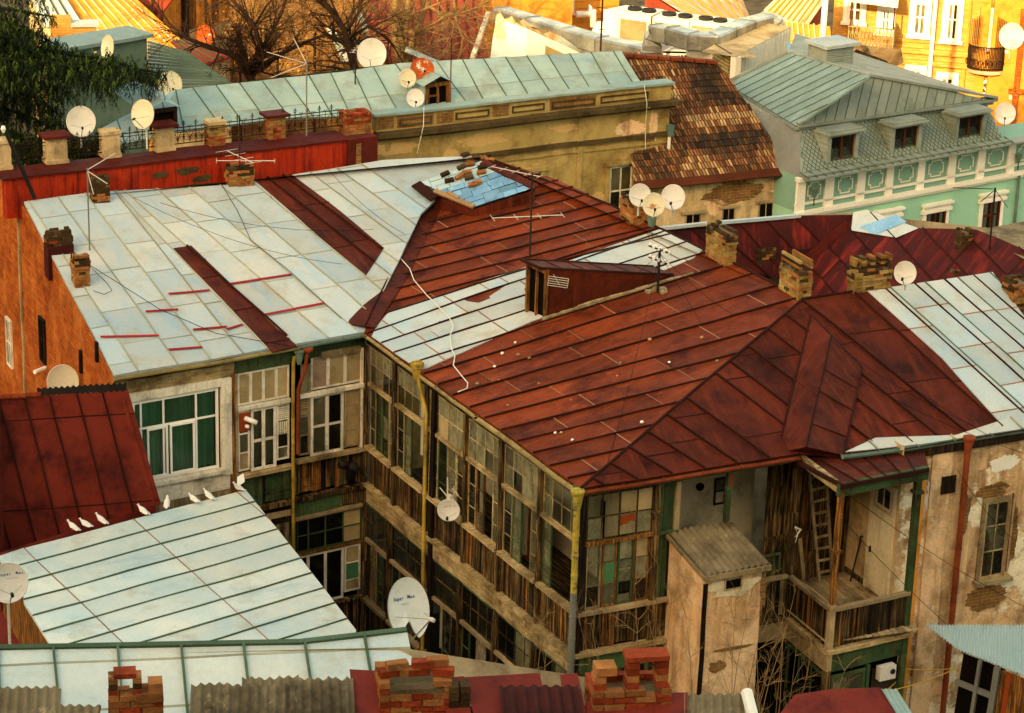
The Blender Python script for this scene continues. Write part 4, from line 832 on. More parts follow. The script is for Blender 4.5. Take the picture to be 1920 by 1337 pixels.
downpipe('downpipe', [pr+Z*.45, pr+Z*.1, pr, Vector((pr.x, pr.y, .2))], .075, 'pipe_rust', 'rusty brown downpipe on the plaster wall', 6, funnel=(pr+Z*.5, .15, .4))
mb = MB(0); p = WR.px(1900, 925, .06); mb.tube([p, Vector((p.x, p.y, 5.2))], .02, 6); mb.build('thin_pipe', H, ['rust_iron'])
g1 = hz(1580, 856, 8.95); g2 = hz(1925, 806, 8.9); gutter('gutter', g1, g2, .08, 'gutter_green')
mb = MB(.01); mb.box(WR, 0, 7, -.35, -.1, 0, .1); mb.build('eave_board', H, ['wood_dark'])
# lower storey under the balcony
for F, L in ((WA, LA), (WB, LB)):
    pass
win(H, WA, .1, LA-.1, -7.4, -4.95, [.33, .66], [.5], 'wood_green', ['glass_dark'], fw=.07, mw=.05)
mb = MB(.01); mb.bar(WA.P(.1, -7.3, .02), WA.P(LA-.1, -5.2, .02), .06, .03, WA.n); mb.bar(WA.P(.1, -6.2, .02), WA.P(LA-.5, -5.3, .02), .06, .03, WA.n); mb.build('brace', H, ['wood_dark'])
win(H, WB, .12, 1.1, -6.9, -4.98, [.5], [.45, .7], 'wood_green', GL, fw=.07, mw=.03, pick=lambda i, j: 1)
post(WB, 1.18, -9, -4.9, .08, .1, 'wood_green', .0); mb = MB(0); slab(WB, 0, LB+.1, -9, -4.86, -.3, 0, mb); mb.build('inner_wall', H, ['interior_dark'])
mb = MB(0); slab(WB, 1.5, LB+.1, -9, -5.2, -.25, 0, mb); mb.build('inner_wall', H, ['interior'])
ac = thing('meter_box', 'pale electric box fixed under the balcony beam', 'electric box', WB.P(1.7, -5.25, .05))
mb = MB(.004); mb.box(WB, 1.5, 1.95, -5.4, -5.05, -.1, .08); mb.build('casing', ac, ['ac_white']); mb = MB(0); mb.lathe(WB.P(1.85, -5.2, .08), WB.n, [(0, .07), (.02, .07)], 12); mb.build('dial', ac, ['metal_dark'])
# ---------------------------------------------------------------- corrugated sheets
def corr(name, parent, p00, p10, p01, pitch, amp, mats, nl=6, rag=0, th=.012, label=None, wobb=.02, mi=0):
    """p00-p10 lower edge, p01 upper end above p00; waves run up the slope"""
    p00, p10, p01 = Vector(p00), Vector(p10), Vector(p01); U = p10-p00; V = p01-p00; N = U.cross(V).normalized()
    if N.z < 0: N = -N
    L = U.length; n = int(L/pitch*8); mb = MB(wobb)
    jag = [random.uniform(0, rag) for _ in range(n//8+2)]
    for side in (0, 1):
        rows = []
        for j in range(nl+1):
            f = j/nl; row = []
            for i in range(n+1):
                fj = f if j else jag[i//8]*1.0
                fj = fj if j < nl else 1-jag[(i//8+3) % len(jag)]*.5
                row.append(p00+U*(i/n)+V*fj+N*(amp*math.cos(i/8*6.2832)-side*th))
            rows.append(row)
        mb.grid(rows, mi, .5)
    return mb.build(name, parent, mats, smooth=False, label=label)
# ---------------------------------------------------------------- plaster shed against the house
T0 = WS.px(1256, 1012); WSL = Fr(T0, WS.n, Z); Fl = WSL.px(1322, 1092)
SF = Fr(Fl, WS.u, Z); Frr = SF.px(1430, 1066); Ws = (Frr-Fl).dot(WS.u)
Ds = (Fl-T0).dot(WS.n)
shed = thing('plaster_shed', 'small plastered lean-to shed with corrugated roof built against the gallery', 'shed', (Fl.x, Fl.y, 0))
mb = MB(.02)
zb = Fl.z; zt = T0.z
mb.grid([[SF.P(Ws*i/4, -zb+(zb)*j/8, 0) for i in range(5)] for j in range(9)], 0, .5); mb.build('front_wall', shed, ['plaster_pink'])
mb = MB(.02); mb.face([T0-Z*zt, Fl-Z*zb, Fl, T0], 0, .5); mb.build('side_wall', shed, ['plaster_pink'])
mb = MB(.02); q = T0+WS.u*Ws; Fr2 = Fl+WS.u*Ws; mb.face([q-Z*zt, Fr2-Z*zb, Fr2, q], 0, .5); mb.build('side_wall', shed, ['plaster_old'])
r00 = SF.px(1322, 1080, .12); r10 = SF.px(1447, 1052, .12); r10.z = r00.z
bk_ = T0 - WS.u*.1 + Z*.22
corr('roof', shed, r00, r10, bk_, .16, .036, ['asbestos'], nl=10, wobb=.015)
mb = MB(.01); mb.bar(r00-Z*.08, r10-Z*.08, .05, .12, Z); mb.bar(r00-Z*.08, bk_-Z*.08, .05, .1, Z); mb.build('fascia', shed, ['wood_grey'])
a = SF.st(1357, 1108); b = SF.st(1392, 1080)
win(shed, SF, a[0], b[0], a[1], b[1], [], [], 'wood_grey', ['interior_dark'], fw=.035, n0=0, n1=.04)
mb = MB(.02); mb.box(SF, -.03, .07, -zb, -.05, -.02, .03, 0, seg=.2); mb.build('corner_post', shed, ['wood_dark'])
Hs = H; H = shed
for x, y, rx, ry, m in ((1375, 1100, .62, .26, 'cream_wall'), (1380, 1150, .45, .3, 'plaster_pink'), (1430, 1110, .07, .5, 'brick_wall_old'), (1345, 1250, .25, .14, 'brick_wall_old'), (1375, 1215, .5, .04, 'brick_wall_old')): patch(SF, x, y, rx, ry, m)
H = Hs
# ---------------------------------------------------------------- blue corrugated shelter at lower right
q0 = hz(1736, 1172, 4.75); q1 = hz(1925, 1172, 5.0); q2 = hz(1795, 1217, 4.6); q3 = hz(1925, 1268, 4.5)
sh = thing('wooden_shelter', 'shelter with pale blue corrugated roof over orange boarded wall in the yard corner', 'shelter', (q2.x, q2.y, 0))
mb = MB(.01); NW = 34; rows = []
for j in range(0, 9):
    row = []
    for i in range(NW*6+1):
        f = i/(NW*6); a = q0.lerp(q1, f); b = q0.lerp(q2, min(1, f*3)) if f < .333 else q2.lerp(q3, (f-.333)/.667)
        row.append(b.lerp(a, j/8)+Z*(.022*math.cos(i/6*6.2832)))
    rows.append(row)
mb.grid(rows, 0, .5); mb.grid([[p-Z*.012 for p in r_] for r_ in rows], 0, .5); mb.build('roof', sh, ['corr_blue'])
wf_ = Fr(q2+Z*-.15+(q3-q2)*.15, q3-q2, Z); Lw = (q3-q2).length
clad('boarded_wall', wf_, .9, Lw*.98, -4.4, .05, ['wood_orange', 'amber_box'], .16, parent=sh)
mb = MB(.005); mb.box(wf_, .72, .86, -4.4, .1, -.05, .05); mb.box(wf_, .3, .38, -4.4, .1, -.05, .05); mb.box(wf_, -.2, .72, -.75, -.62, -.05, .03); mb.build('frame', sh, ['metal_grey'])
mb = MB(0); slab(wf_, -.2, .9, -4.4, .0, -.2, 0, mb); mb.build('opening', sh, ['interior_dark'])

for s0, s1, t0, t1, m in ((.2, .7, -3.1, -.6, 'curtain_lace'), (2.4, 2.9, -2.6, -.6, 'curtain_white'), (3.5, 4.2, -3.1, -1.0, 'curtain_lace'), (5.6, 5.9, -2.9, -.6, 'curtain_white'), (7.4, 8.0, -3.1, -.7, 'curtain_lace'), (8.5, 8.9, -2.0, -.6, 'curtain_white'), (1.6, 2.2, -7.5, -5.1, 'curtain_lace'), (3.6, 4.6, -7.5, -5.1, 'curtain_white'), (5.6, 6.3, -7.5, -5.1, 'curtain_lace'), (7.5, 8.6, -7.5, -5.1, 'curtain_white'), (9.4, 10.4, -7.5, -5.1, 'curtain_white')): curtain(H, WG, s0, s1, t0, t1, -.28, m, .14, .03, .035)
# ---------------------------------------------------------------- chimneys
def zup(P, x, y):
    f = Fr(P, RT, Z); a, b = f.st(x, y); return Vector((P.x, P.y, P.z+b))
def chim(F, x, y, w, d, h, mats, label, crown=0, ragged=.5, parent=None, bl=.24, bh=.075, u=None, flues=0, holes=None, lead=None, base=.35, P=None, big=None):
    P = P or F.px(x, y, 0); f = Fr(P, u or WS.u, Z); o = brick_stack('chimney', parent or H, f, 0, w, -base, h, d, bl=bl, bh=bh, mats=mats, ragged=ragged, crown=crown, label=label)
    if flues:
        mb = MB(.01); n = flues; g = w/n
        for k in range(n+1):
            for j in range(3): mb.box(f, max(0, k*g-.06), min(w, k*g+.06), h+j*bh+.004, h+(j+1)*bh-.004, -d+.02, -.0+random.uniform(-.01, .01), random.randrange(len(mats)))
        mb.build('flue_top', o, list(mats))
    return o
BA = ('brick_a', 'brick_b', 'brick_sooty'); BS = ('brick_sooty', 'brick_a', 'brick_sooty'); BY = ('brick_b', 'brick_a', 'brick_sooty')
chim(FG, 1187, 424, .35, .8, .72, BA, 'leaning brick chimney beside the white dishes', crown=1)
chim(FG, 1358, 501, .33, 1.0, .95, BY, 'tall yellow brick chimney on the ridge above the pale patch', crown=1, ragged=.7)
chim(FS, 1497, 561, .36, .95, .75, BY, 'brick chimney standing at the peak of the hip', crown=1, ragged=.7, flues=1)
chim(FS, 1600, 551, 1.08, .3, .68, BY, 'wide brick chimney with open flues on top', crown=1, flues=4)
chim(FL, 430, 352, .72, .3, .62, BA, 'square brick chimney at the ridge carrying an aerial', crown=1)
chim(FL, 174, 382, .48, .3, .72, BS, 'crumbling brick chimney next to the red wall')
chim(FL, 141, 540, .4, .35, .85, BA, 'narrow brick chimney on the gable edge', crown=1)
lc = chim(FL, 92, 478, .62, .35, .62, ('brick_sooty', 'brick_c', 'brick_sooty'), 'dark clad chimney on the gable edge', crown=1)
mb = MB(.01); f = Fr(FL.px(92, 478, 0), WS.u, Z); mb.box(f, -.03, .66, -.7, .22, -.4, .03); mb.build('cladding', lc, ['roof_red_dark'])
# ---------------------------------------------------------------- hatch dormer on the pale strip
b0, b1 = FG.px(988, 585), FG.px(1022, 598); t0, t1 = zup(b0, 988, 490), zup(b1, 1021, 506); E1 = FG.px(1262, 516, .03); E2 = FG.px(1225, 500, .03)
mb = MB(.02)
mb.face([b1, E1, t1], 0, .4); mb.face([b0, t0, E2], 0, .5)
mb.build('dormer_side', roofG, ['roof_brown_dark'])
mb = MB(.02); ov = (t0-E2)*.06
c0, c1 = t0+ov+Z*.04, t1+(t1-E1)*.05+Z*.04
for k in range(6):
    a, b = c0.lerp(E2, k/6), c0.lerp(E2, (k+1)/6); c, d = c1.lerp(E1+Z*.03, (k+1)/6), c1.lerp(E1+Z*.03, k/6); mb.face([a, d, c, b], 0); mb.face([a-Z*.05, b-Z*.05, c-Z*.05, d-Z*.05], 0); mb.bar(a, d, .02, .03, Z, 1) if k else None
mb.bar(c0, E2, .03, .06, Z, 1); mb.bar(c1, E1, .03, .06, Z, 1); mb.bar(c0, c1, .04, .07, Z, 1); mb.build('dormer_roof', roofG, ['roof_brown_dark', 'seam_dark'])
mb = MB(.01); mb.bar(b0, t0, .09, .09, WS.n, 0); mb.bar(b1, t1, .09, .09, WS.n, 0); mb.bar(t0-Z*.06, t1-Z*.06, .09, .1, Z, 0); m_ = b0.lerp(b1, .5); mb.bar(m_+(t0-b0)*.0, m_+Z*(t0.z-b0.z)*.95, .06, .06, WS.n, 0); mb.build('hatch_frame', roofG, ['wood_orange'])
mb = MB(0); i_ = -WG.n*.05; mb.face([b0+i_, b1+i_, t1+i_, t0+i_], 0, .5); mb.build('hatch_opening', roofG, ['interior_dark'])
mb = MB(.02); pts = [FG.px(x, y, .04) for x, y in ((1018, 600), (1060, 586), (1120, 566), (1180, 549), (1240, 531), (1300, 514))]
for a, b in zip(pts, pts[1:]):
    for k in range(5): c = a.lerp(b, k/5); d = a.lerp(b, (k+1)/5); mb.bar(c, d, random.uniform(.06, .14), random.uniform(.05, .1), FG.n)
for k in range(12): c = FG.px(1225+random.uniform(-15, 15), 545+random.uniform(-5, 5), .04); mb.bar(c, c+WS.u*.15, .1, .08, Z)
mb.build('mortar_seam', roofG, ['concrete_line'])
bk_ = thing('brick', 'single brick lying on the pale sheets beside the roof hatch', 'brick', FG.px(984, 545, .03)); mb = MB(0); f = Fr(FG.px(984, 545, .03), FG.u, FG.v); mb.box(f, 0, .12, 0, .24, 0, .08, 0); mb.build('block', bk_, ['brick_a'])
# ---------------------------------------------------------------- low hut with blue tin roof at the ridge
k0, k1, k2, k3 = FL.px(783, 344, .12), FG.px(890, 389, .28), FG.px(1003, 353, .38), FG.px(903, 303, .4)
FK = Fr(k1, k2-k1, k0-k1)
if FK.n.z < 0: FK = Fr(k1, k2-k1, k0-k1)
hut = thing('roof_hut', 'low roof hut covered with loose blue tin sheets behind the roof valley', 'hut', (k1.x, k1.y, 11))
mb = MB(.02); q = [k0, k1, k2, k3]
for a, b in zip(q, q[1:]+q[:1]): mb.face([a-Z*.05, b-Z*.05, b-Z*.6, a-Z*.6], 0)
mb.build('side_wall', hut, ['roof_brown_dark'])
mb = MB(.012); P2 = [FK.st(787, 344), FK.st(890, 389), FK.st(1003, 353), FK.st(903, 303)]
x0, x1 = min(p[0] for p in P2), max(p[0] for p in P2); y0, y1 = min(p[1] for p in P2), max(p[1] for p in P2)
y = y0; j = 0
while y < y1:
    x = x0-random.random()*.3
    while x < x1:
        w_ = random.uniform(.3, .55); cp = clip(P2, [(x, y), (x+w_, y), (x+w_, y+.24), (x, y+.24)])
        if len(cp) > 2 and area(cp) > .003:
            o = random.uniform(0, .025)+.02; m = 1 if (y-y0)/(y1-y0) > .62 else 0; r = random.random(); mb.face([FK.P(a, b, o) for a, b in cp], m, r)
            for i in range(len(cp)): a, b = cp[i], cp[(i+1) % len(cp)]; mb.face([FK.P(*a, o), FK.P(*a, o-.03), FK.P(*b, o-.03), FK.P(*b, o)], 3, .2)
        x += w_+.012
    y += .25; j += 1
mb.face([FK.P(a, b, 0) for a, b in P2], 3, .2)
mb.build('roof', hut, ['blue_sheet', 'corr_blue', 'blue_sheet', 'metal_dark'])
mb = MB(.02); mb.bar(FK.px(905, 304, .05), FK.px(1005, 352, .05), .22, .06, FK.n, 0); mb.bar(FK.px(815, 358, .04), FK.px(888, 388, .04), .14, .05, FK.n, 1); mb.bar(FK.px(840, 360, .07), FK.px(860, 372, .07), .1, .04, FK.n, 1); mb.bar(FK.px(780, 345, 0), FK.px(815, 372, 0), .3, .05, FK.n, 2)
mb.build('edge_board', hut, ['roof_brown_dark', 'plank_bleached', 'seam_dark'])
k = 0
for x, y in [(835, 328), (843, 340), (862, 333), (866, 315), (876, 325), (882, 310), (880, 335), (903, 325), (905, 315), (887, 348), (895, 344), (872, 292), (880, 303), (893, 297), (905, 299), (918, 302), (912, 293)]:
    k += 1
    if y > 304: p = FK.px(x, y, .05); uu = FK.u
    else: p = FL.px(x, y, .03); uu = FL.u
    an = random.uniform(-.3, .3); uu = (uu*math.cos(an)+FK.v*math.sin(an)); f = Fr(p, uu, FK.v); b = thing('brick', 'loose brick weighing down the tin sheets on the roof hut', 'brick', p, 'bricks laid on the hut roof')
    mb = MB(0); mb.box(f, -.13, .13, -.065, .065, 0, .08, 0); mb.build('block', b, [random.choice(['brick_a', 'brick_sooty', 'brick_a'])])
# ---------------------------------------------------------------- satellite dishes
def dish(px_, py_, dist, D, face, label, mat_='dish_white', mount='pole', plen=.6, text=None, arm=True, group=None, oval=1.06, notch=False, base=None, back=False, spin=0):
    """px_,py_: centre; dist: range from the viewer's hill; D: diameter; face: (azimuth offset, elevation) of the dish axis in degrees, 0 = towards the viewer"""
    c = dist if isinstance(dist, Vector) else dist_at(px_, py_, dist)
    tov = (CAM-c); tov.z = 0; tov.normalize(); az, el = R(face[0]), R(face[1])
    ax = (Matrix.Rotation(az, 3, 'Z') @ tov)*math.cos(el)+Z*math.sin(el); ax.normalize()
    rt = Z.cross(ax).normalized(); u2 = ax.cross(rt)
    if spin: M_ = Matrix.Rotation(R(spin), 3, ax); rt = M_ @ rt; u2 = M_ @ u2
    base_p = c - ax*.18 - Z*(D*.5+plen)
    t = thing('satellite_dish', label, 'satellite dish', base_p, group)
    mb = MB(0); r = D/2; K = 36; N = 7; dep = D*.09
    for s_ in (0, 1):
        rows = []
        for i in range(N+1):
            q = max(.0001, i/N); row = []
            for k in range(K):
                a = 6.28318*k/K; rr = r*q
                if notch and 4.1 < a < 4.95: rr = r*q*(1-.62*math.sin((a-4.1)/.85*3.1416)**.6) if q > .28 else rr
                row.append(c + rt*math.cos(a)*rr + u2*math.sin(a)*rr*oval + ax*(dep*(q*q-1)) - ax*(s_*.018))
            rows.append(row)
        mb.grid(rows, 0, .5, True)
    if not notch: rim = [c+rt*math.cos(6.28318*k/K)*r+u2*math.sin(6.28318*k/K)*r*oval-ax*.006 for k in range(K+1)]; mb.tube(rim, .014, 5, 0, .5, False)
    refl = mb.build('reflector', t, [mat_], smooth=True)
    if arm:
        foot = c - u2*r*oval*.98; fp = c + ax*D*.52 - u2*r*.42
        mb = MB(0); mb.tube([foot-ax*.02, fp], .012, 5, 0); mb.tube([c+rt*r*.7-u2*r*.2, fp], .005, 4, 0); mb.tube([c-rt*r*.7-u2*r*.2, fp], .005, 4, 0); mb.build('feed_arm', t, ['metal_grey'])
        mb = MB(0); dd = (c-fp).normalized(); mb.tube([fp-dd*.06, fp, fp+dd*.05], [.03, .035, .022], 8, 0); mb.build('receiver', t, ['metal_pale' if D > .8 else 'metal_dark'])
    mb = MB(0); bk2 = c-ax*.16
    if mount == 'pole': mb.tube([c-ax*(dep+.02), bk2], .03, 6, 0); mb.tube([bk2+Z*.12, base_p if base is None else base], .026, 8, 0)
    else: mb.tube([c-ax*(dep+.02), bk2, bk2+Vector(mount)], .022, 6, 0)
    mb.build('mounting_pole', t, ['metal_pale' if mat_ != 'dish_rust_full' else 'rust_iron'])
    if text:
        for (s, sz, ox, oy, m, arc) in text:
            n = len(s)
            for i, chh in enumerate(s):
                if chh == ' ': continue
                cu = bpy.data.curves.new('lettering', 'FONT'); cu.body = chh; cu.size = sz; cu.align_x = 'CENTER'; cu.offset = sz*.02
                ob = bpy.data.objects.new('tmp', cu); COL.objects.link(ob); dg = bpy.context.evaluated_depsgraph_get(); dg.update()
                me = bpy.data.meshes.new_from_object(ob.evaluated_get(dg)); COL.objects.unlink(ob); bpy.data.objects.remove(ob)
                me.materials.clear(); me.materials.append(MATS[m]); o = bpy.data.objects.new('lettering', me); COL.objects.link(o); o.parent = t
                x = ox+(i-(n-1)/2)*sz*.62; dy = -arc*(i-(n-1)/2)**2*sz*.02; q = math.hypot(x, oy+dy)/r
                pos = c+rt*x+u2*(oy+dy)+ax*(dep*(q*q-1)+.006)
                ta = -arc*(i-(n-1)/2)*.065; M_ = Matrix((rt*math.cos(ta)+u2*math.sin(ta), -rt*math.sin(ta)+u2*math.cos(ta), ax)).transposed().to_4x4(); M_.translation = pos-origin_of(t); o.matrix_local = M_
    return t
SM = [('Super', .085, -.1, .18, 'ink_blue', 0), ('Max', .085, .19, .19, 'ink_blue', 0)]
# ---------------------------------------------------------------- aerials
def aerial(label, base, top, booms, m='metal_dark', r=.018, mats='metal_pale', name='television_aerial', guys=()):
    t = thing(name, label, 'aerial', base); mb = MB(0); mb.tube([base, base.lerp(top, .5), top], r, 6); mb.build('mast', t, [m])
    for (h, dirv, L, els, el_l, off) in booms:
        c = base.lerp(top, h); d = Vector(dirv).normalized(); s = d.cross(Z).normalized(); mb = MB(0); a = c-d*L*off; b = c+d*L*(1-off); mb.bar(a, b, .018, .018)
        for k in range(els): p = a.lerp(b, k/(max(1, els-1))); l = el_l*(1-.3*k/max(1, els)); mb.bar(p-s*l/2, p+s*l/2, .01, .01)
        mb.build('boom', t, [mats])
    for g in guys: mb = MB(0); mb.tube([base.lerp(top, .9), g], .004, 4); mb.build('guy_wire', t, ['cable_black'])
    return t
p = FG.px(996, 470, 0); aerial('tall dark mast with a long horizontal aerial over the brown roof', FG.px(993, 492), zup(FG.px(993, 492), 1001, 325), [(.52, (1, .25, 0), 1.9, 4, .55, .55), (.98, (.8, -.5, 0), 1.5, 5, .4, .85)], r=.025)
p = FL.px(452, 305, .7); pp = FL.px(450, 352)+Z*.6; aerial('aerial with crossed loops on the brick chimney by the red wall', pp, zup(pp, 463, 217), [(.12, (1, .1, 0), 1.6, 3, .5, .4), (.2, (.6, -.8, 0), 1.4, 4, .7, .5)])
pp = FL.px(168, 470); aerial('thin mast with three rods above the gable edge', pp, zup(pp, 172, 316), [(.98, (1, .8, .5), .9, 1, 0, 0), (.97, (1, -.6, -.4), .7, 1, 0, 0), (.97, (.4, -.8, -.9), .7, 1, 0, 0)], m='metal_grey', r=.02)
pp = FG.px(1022, 545)+Z*.4; t = thing('television_aerial', 'small grid aerial fixed on the side of the roof hatch', 'aerial', pp); mb = MB(0); f = Fr(zup(b1, 1012, 514)+WS.n*.15, WS.u+WS.n*.4-Z*.15, Z)
for k in range(5): mb.bar(f.P(0, -k*.06), f.P(.5, -k*.06), .012, .012)
mb.bar(f.P(0, 0), f.P(0, -.24), .012, .012); mb.bar(f.P(.5, 0), f.P(.5, -.24), .012, .012); mb.bar(f.P(.1, .06), f.P(.3, -.2), .012, .012); mb.build('grid', t, ['metal_pale'])
pp = FG.px(1233, 549); tp = zup(pp, 1238, 466); ip = thing('insulator_pole', 'dark roof pole with crossarms full of white insulators', 'pole', pp)
mb = MB(0); mb.bar(pp, tp, .05, .05, WS.n); mb.build('post', ip, ['metal_dark'])
for h, L in ((.97, .95), (.72, .9)):
    c = pp.lerp(tp, h); d = (WS.u*.7-WS.n*.3+Z*-.35).normalized(); mb = MB(0); mb.bar(c-d*L/2, c+d*L/2, .05, .04); mb.build('crossarm', ip, ['metal_dark'])
    for k in range(4):
        q = c-d*L/2+d*L*(k+.5)/4
        for sg in (1, -1): a = q+WS.n*.09*sg; mb = MB(0); mb.lathe(a-Z*.02, Z, [(0, .02), (.02, .035), (.05, .03), (.07, .035), (.1, .02)], 8); mb.build('insulator', ip, ['plastic_white'])
# white cable that snakes over the gallery roof, dark cables between roofs
def cable(label, pts, r=.012, m='cable_black', sag=0, name='cable', n=14):
    P_ = []
    for a, b in zip(pts, pts[1:]):
        for k in range(n): f = k/n; P_.append(a.lerp(b, f)-Z*(sag*4*f*(1-f)))
    P_.append(pts[-1]); mb = MB(0); mb.tube(P_, r, 5); mb.amp = 0; o = mb.build(name, None, [m]); tagm(o, label, 'cable'); return o
wp = [FV.px(727, 458, .1)] + [FG.px(x, y, .09) for x, y in ((745, 478), (768, 503), (776, 525), (800, 553), (842, 595), (850, 610), (844, 630), (846, 652), (853, 668), (850, 685), (866, 705), (877, 718), (876, 728), (858, 735))]
cable('white cable snaking from the valley down the brown gallery roof', wp, .014, 'cable_white', n=3)
cable('black cable running across the pale roof to the gutter corner', [FL.px(170, 498, .1), FL.px(300, 580, .15), FL.px(405, 625, .15), FL.px(550, 650, .1)], .009, n=5)
cable('black cable looped beside the narrow gable chimney', [FL.px(172, 503, .1), FL.px(200, 530, .1), FL.px(210, 545, .1), FL.px(195, 552, .1), FL.px(175, 545, .1)], .008, n=4)
cable('dark wire curving down the middle of the pale roof', [FL.px(415, 345, .06), FL.px(445, 395, .06), FL.px(470, 450, .06), FL.px(545, 510, .06), FL.px(608, 568, .06), FL.px(640, 597, .06)], .009, n=5)
for i, (x0, y0, x1, y1, s_, F_) in enumerate(((250, 370, 640, 495, .3, FL), (300, 380, 700, 430, .3, FL), (600, 300, 760, 440, .2, FL), (640, 340, 970, 500, .3, FG))):
    cable(('thin wire slung over the pale left roof', 'upper thin wire over the pale left roof', 'thin wire dropping into the roof valley', 'thin wire crossing to the roof hatch')[i], [F_.px(x0, y0, .5), F_.px(x1, y1, .5)], .006, sag=s_)
pi = pp.lerp(tp, .9)
for i, (x, y, F_) in enumerate(((1128, 905, FS), (1490, 640, FS), (1010, 610, FG), (1530, 880, FS))):
    cable(('wire pair from the insulator pole to the house corner', 'wire from the insulator pole to the folded hip', 'wire from the insulator pole to the hatch', 'long wire over the hipped slope')[i], [pi, F_.px(x, y, .2)], .006, sag=.35)
for i, (x0, y0, x1, y1) in enumerate(((1515, 575, 1850, 815), (1560, 640, 1830, 800), (1590, 700, 1920, 850))): cable(('dark wire lying over the brown slope to the pale eave', 'second dark wire over the brown slope', 'dark wire hanging past the white eave')[i], [FS.px(x0, y0, .25), FS.px(x1, y1, .15)], .006, sag=.15)

random.seed(5)
for k in range(26):
    x, y = random.uniform(880, 1400), random.uniform(600, 860); q = FG.st(x, y)
    if q[1] > 7.5 or q[0] > 10.8-q[1]*.4 or q[1] < .3: continue
    p = FG.px(x, y, .02); t = thing('stone', 'small pale stone lying on the brown gallery roof', 'stone', p, 'stones scattered on the brown roof'); mb = MB(0); r = random.uniform(.03, .055); mb.lathe(p, FG.n, [(0, r*.7), (r*.5, r), (r, r*.6)], 6, xa=Vector((random.random(), 1, 0))); mb.build('pebble', t, [random.choice(['concrete_line', 'plank_bleached', 'plaster_white'])])
# ---------------------------------------------------------------- lower left: red and mint roofs
ma, mb_, mc = hz(-10, 1043, 5.6), hz(460, 918, 5.6), hz(668, 1182, 4.7)
FM = Fr(ma, mb_-ma, -(mc-mb_)); 
FM = Fr(ma, mb_-ma, mb_-mc)
if FM.n.z < 0: FM = Fr(ma, FM.u, -FM.v)
mint = thing('outbuilding', 'outbuilding with a wide mint sheet metal roof where the white pigeons sit', 'outbuilding', (mc.x, mc.y, 0))
def kst(F, a, b): p, q = F.st(*a), F.st(*b); return p, q
# seams run along the ridge direction: work in a frame turned by a right angle
FM2 = Fr(FM.o, -FM.v, FM.u) if Fr(FM.o, -FM.v, FM.u).n.z > 0 else Fr(FM.o, FM.v, -FM.u)
mpoly = [(-10, 1043), (460, 918), (535, 1010), (668, 1182), (660, 1215), (330, 1230), (95, 1212), (45, 1130), (40, 1080)]
ss = [FM2.st(*p)[0] for p in ((460, 918), (668, 1182))]
w_ = abs(ss[1]-ss[0])/9.6
a0, a1 = min(FM2.st(*p)[0] for p in mpoly), max(FM2.st(*p)[0] for p in mpoly)
st0 = FM2.st(460, 918)[0]; sg = 1 if ss[1] > ss[0] else -1
lnm = sorted([(st0+sg*w_*(i+.9), 0) for i in range(-1, 14)])
k_ = (FM2.st(150, 985)[0]-FM2.st(440, 940)[0])
sheet_roof('roof', mint, FM2, mpoly, lnm, 3.0, ['roof_mint', 'seam_green', 'seam_rust'], hs=.035, ws=.026, cross=.008, stag=False, lap=.012)
def walls(parent, pts, m, drop=8, name='wall', inset=.15, zb=0):
    c = sum(pts, Vector((0, 0, 0)))/len(pts); P_ = [p+(c-p)*(inset/max(.1, (c-p).length))-Z*.08 for p in pts]
    for i, (a, b) in enumerate(zip(P_, P_[1:]+P_[:1])):
        q = MB(.01); n = max(1, int((b-a).length)); q.grid([[Vector(a.lerp(b, k/n)) for k in range(n+1)], [Vector((a.lerp(b, k/n).x, a.lerp(b, k/n).y, zb)) for k in range(n+1)]], 0, .5); q.build(name, parent, [m])
walls(mint, [FM.px(*p) for p in ((-10, 1043), (455, 922), (655, 1180), (95, 1214), (45, 1132))], 'wood_orange')
ra, rb, rc, rd = hz(-10, 746, 8.7), hz(240, 731, 8.7), hz(302, 946, 5.68), hz(-10, 1040, 5.68)
FR = Fr(ra, rb-ra, ra-hz(30, 1000, 5.7))
if FR.n.z < 0: FR = Fr(ra, rb-ra, FR.v)
FR = Fr(rb, rb-ra, rb-rc)
redh = thing('red_roof_shed', 'lean-to with a maroon ribbed metal roof beside the orange brick gable', 'shed', (rc.x, rc.y, 0))
def klin(F, a, b): p, q = F.st(*a), F.st(*b); k = (p[0]-q[0])/(p[1]-q[1]); return (p[0]-k*p[1], k)
rl = [klin(FR, a, b) for a, b in (((2, 762), (36, 892)), ((48, 754), (84, 892)), ((94, 748), (130, 892)), ((145, 742), (183, 892)), ((192, 736), (232, 892)))]
rl = sorted(rl + [(rl[0][0]-.65, rl[0][1])])
sheet_roof('roof', redh, FR, [(-10, 746), (240, 731), (302, 946), (-10, 1042)], rl, 2.3, ['roof_maroon', 'seam_dark', 'seam_dark'], hs=.05, ws=.04, cross=.01, stag=False)
walls(redh, [ra, rb, rc, rd], 'roof_maroon', zb=0)
mb = MB(.01); rows = []
for j in range(2):
    rows.append([FR.px(70, 742)+(rb-ra).normalized()*(i*.02)+Z*(.04+.025*math.sin(i*.9))+FR.v*(j*.2-.05) for i in range(int((FR.px(240, 731)-FR.px(70, 742)).length/.02))])
mb.grid(rows, 0, .5); mb.build('ridge_flashing', redh, ['metal_dark'])
mb = MB(.0); a = FR.px(-5, 747); b = FR.px(78, 742)
for k in range(3): c = a.lerp(b, k/3); d = a.lerp(b, (k+.95)/3); mb.tube([c+Z*.03, d+Z*.03], .07, 8, 0)
mb.build('ridge_tile', redh, ['brick_c'])
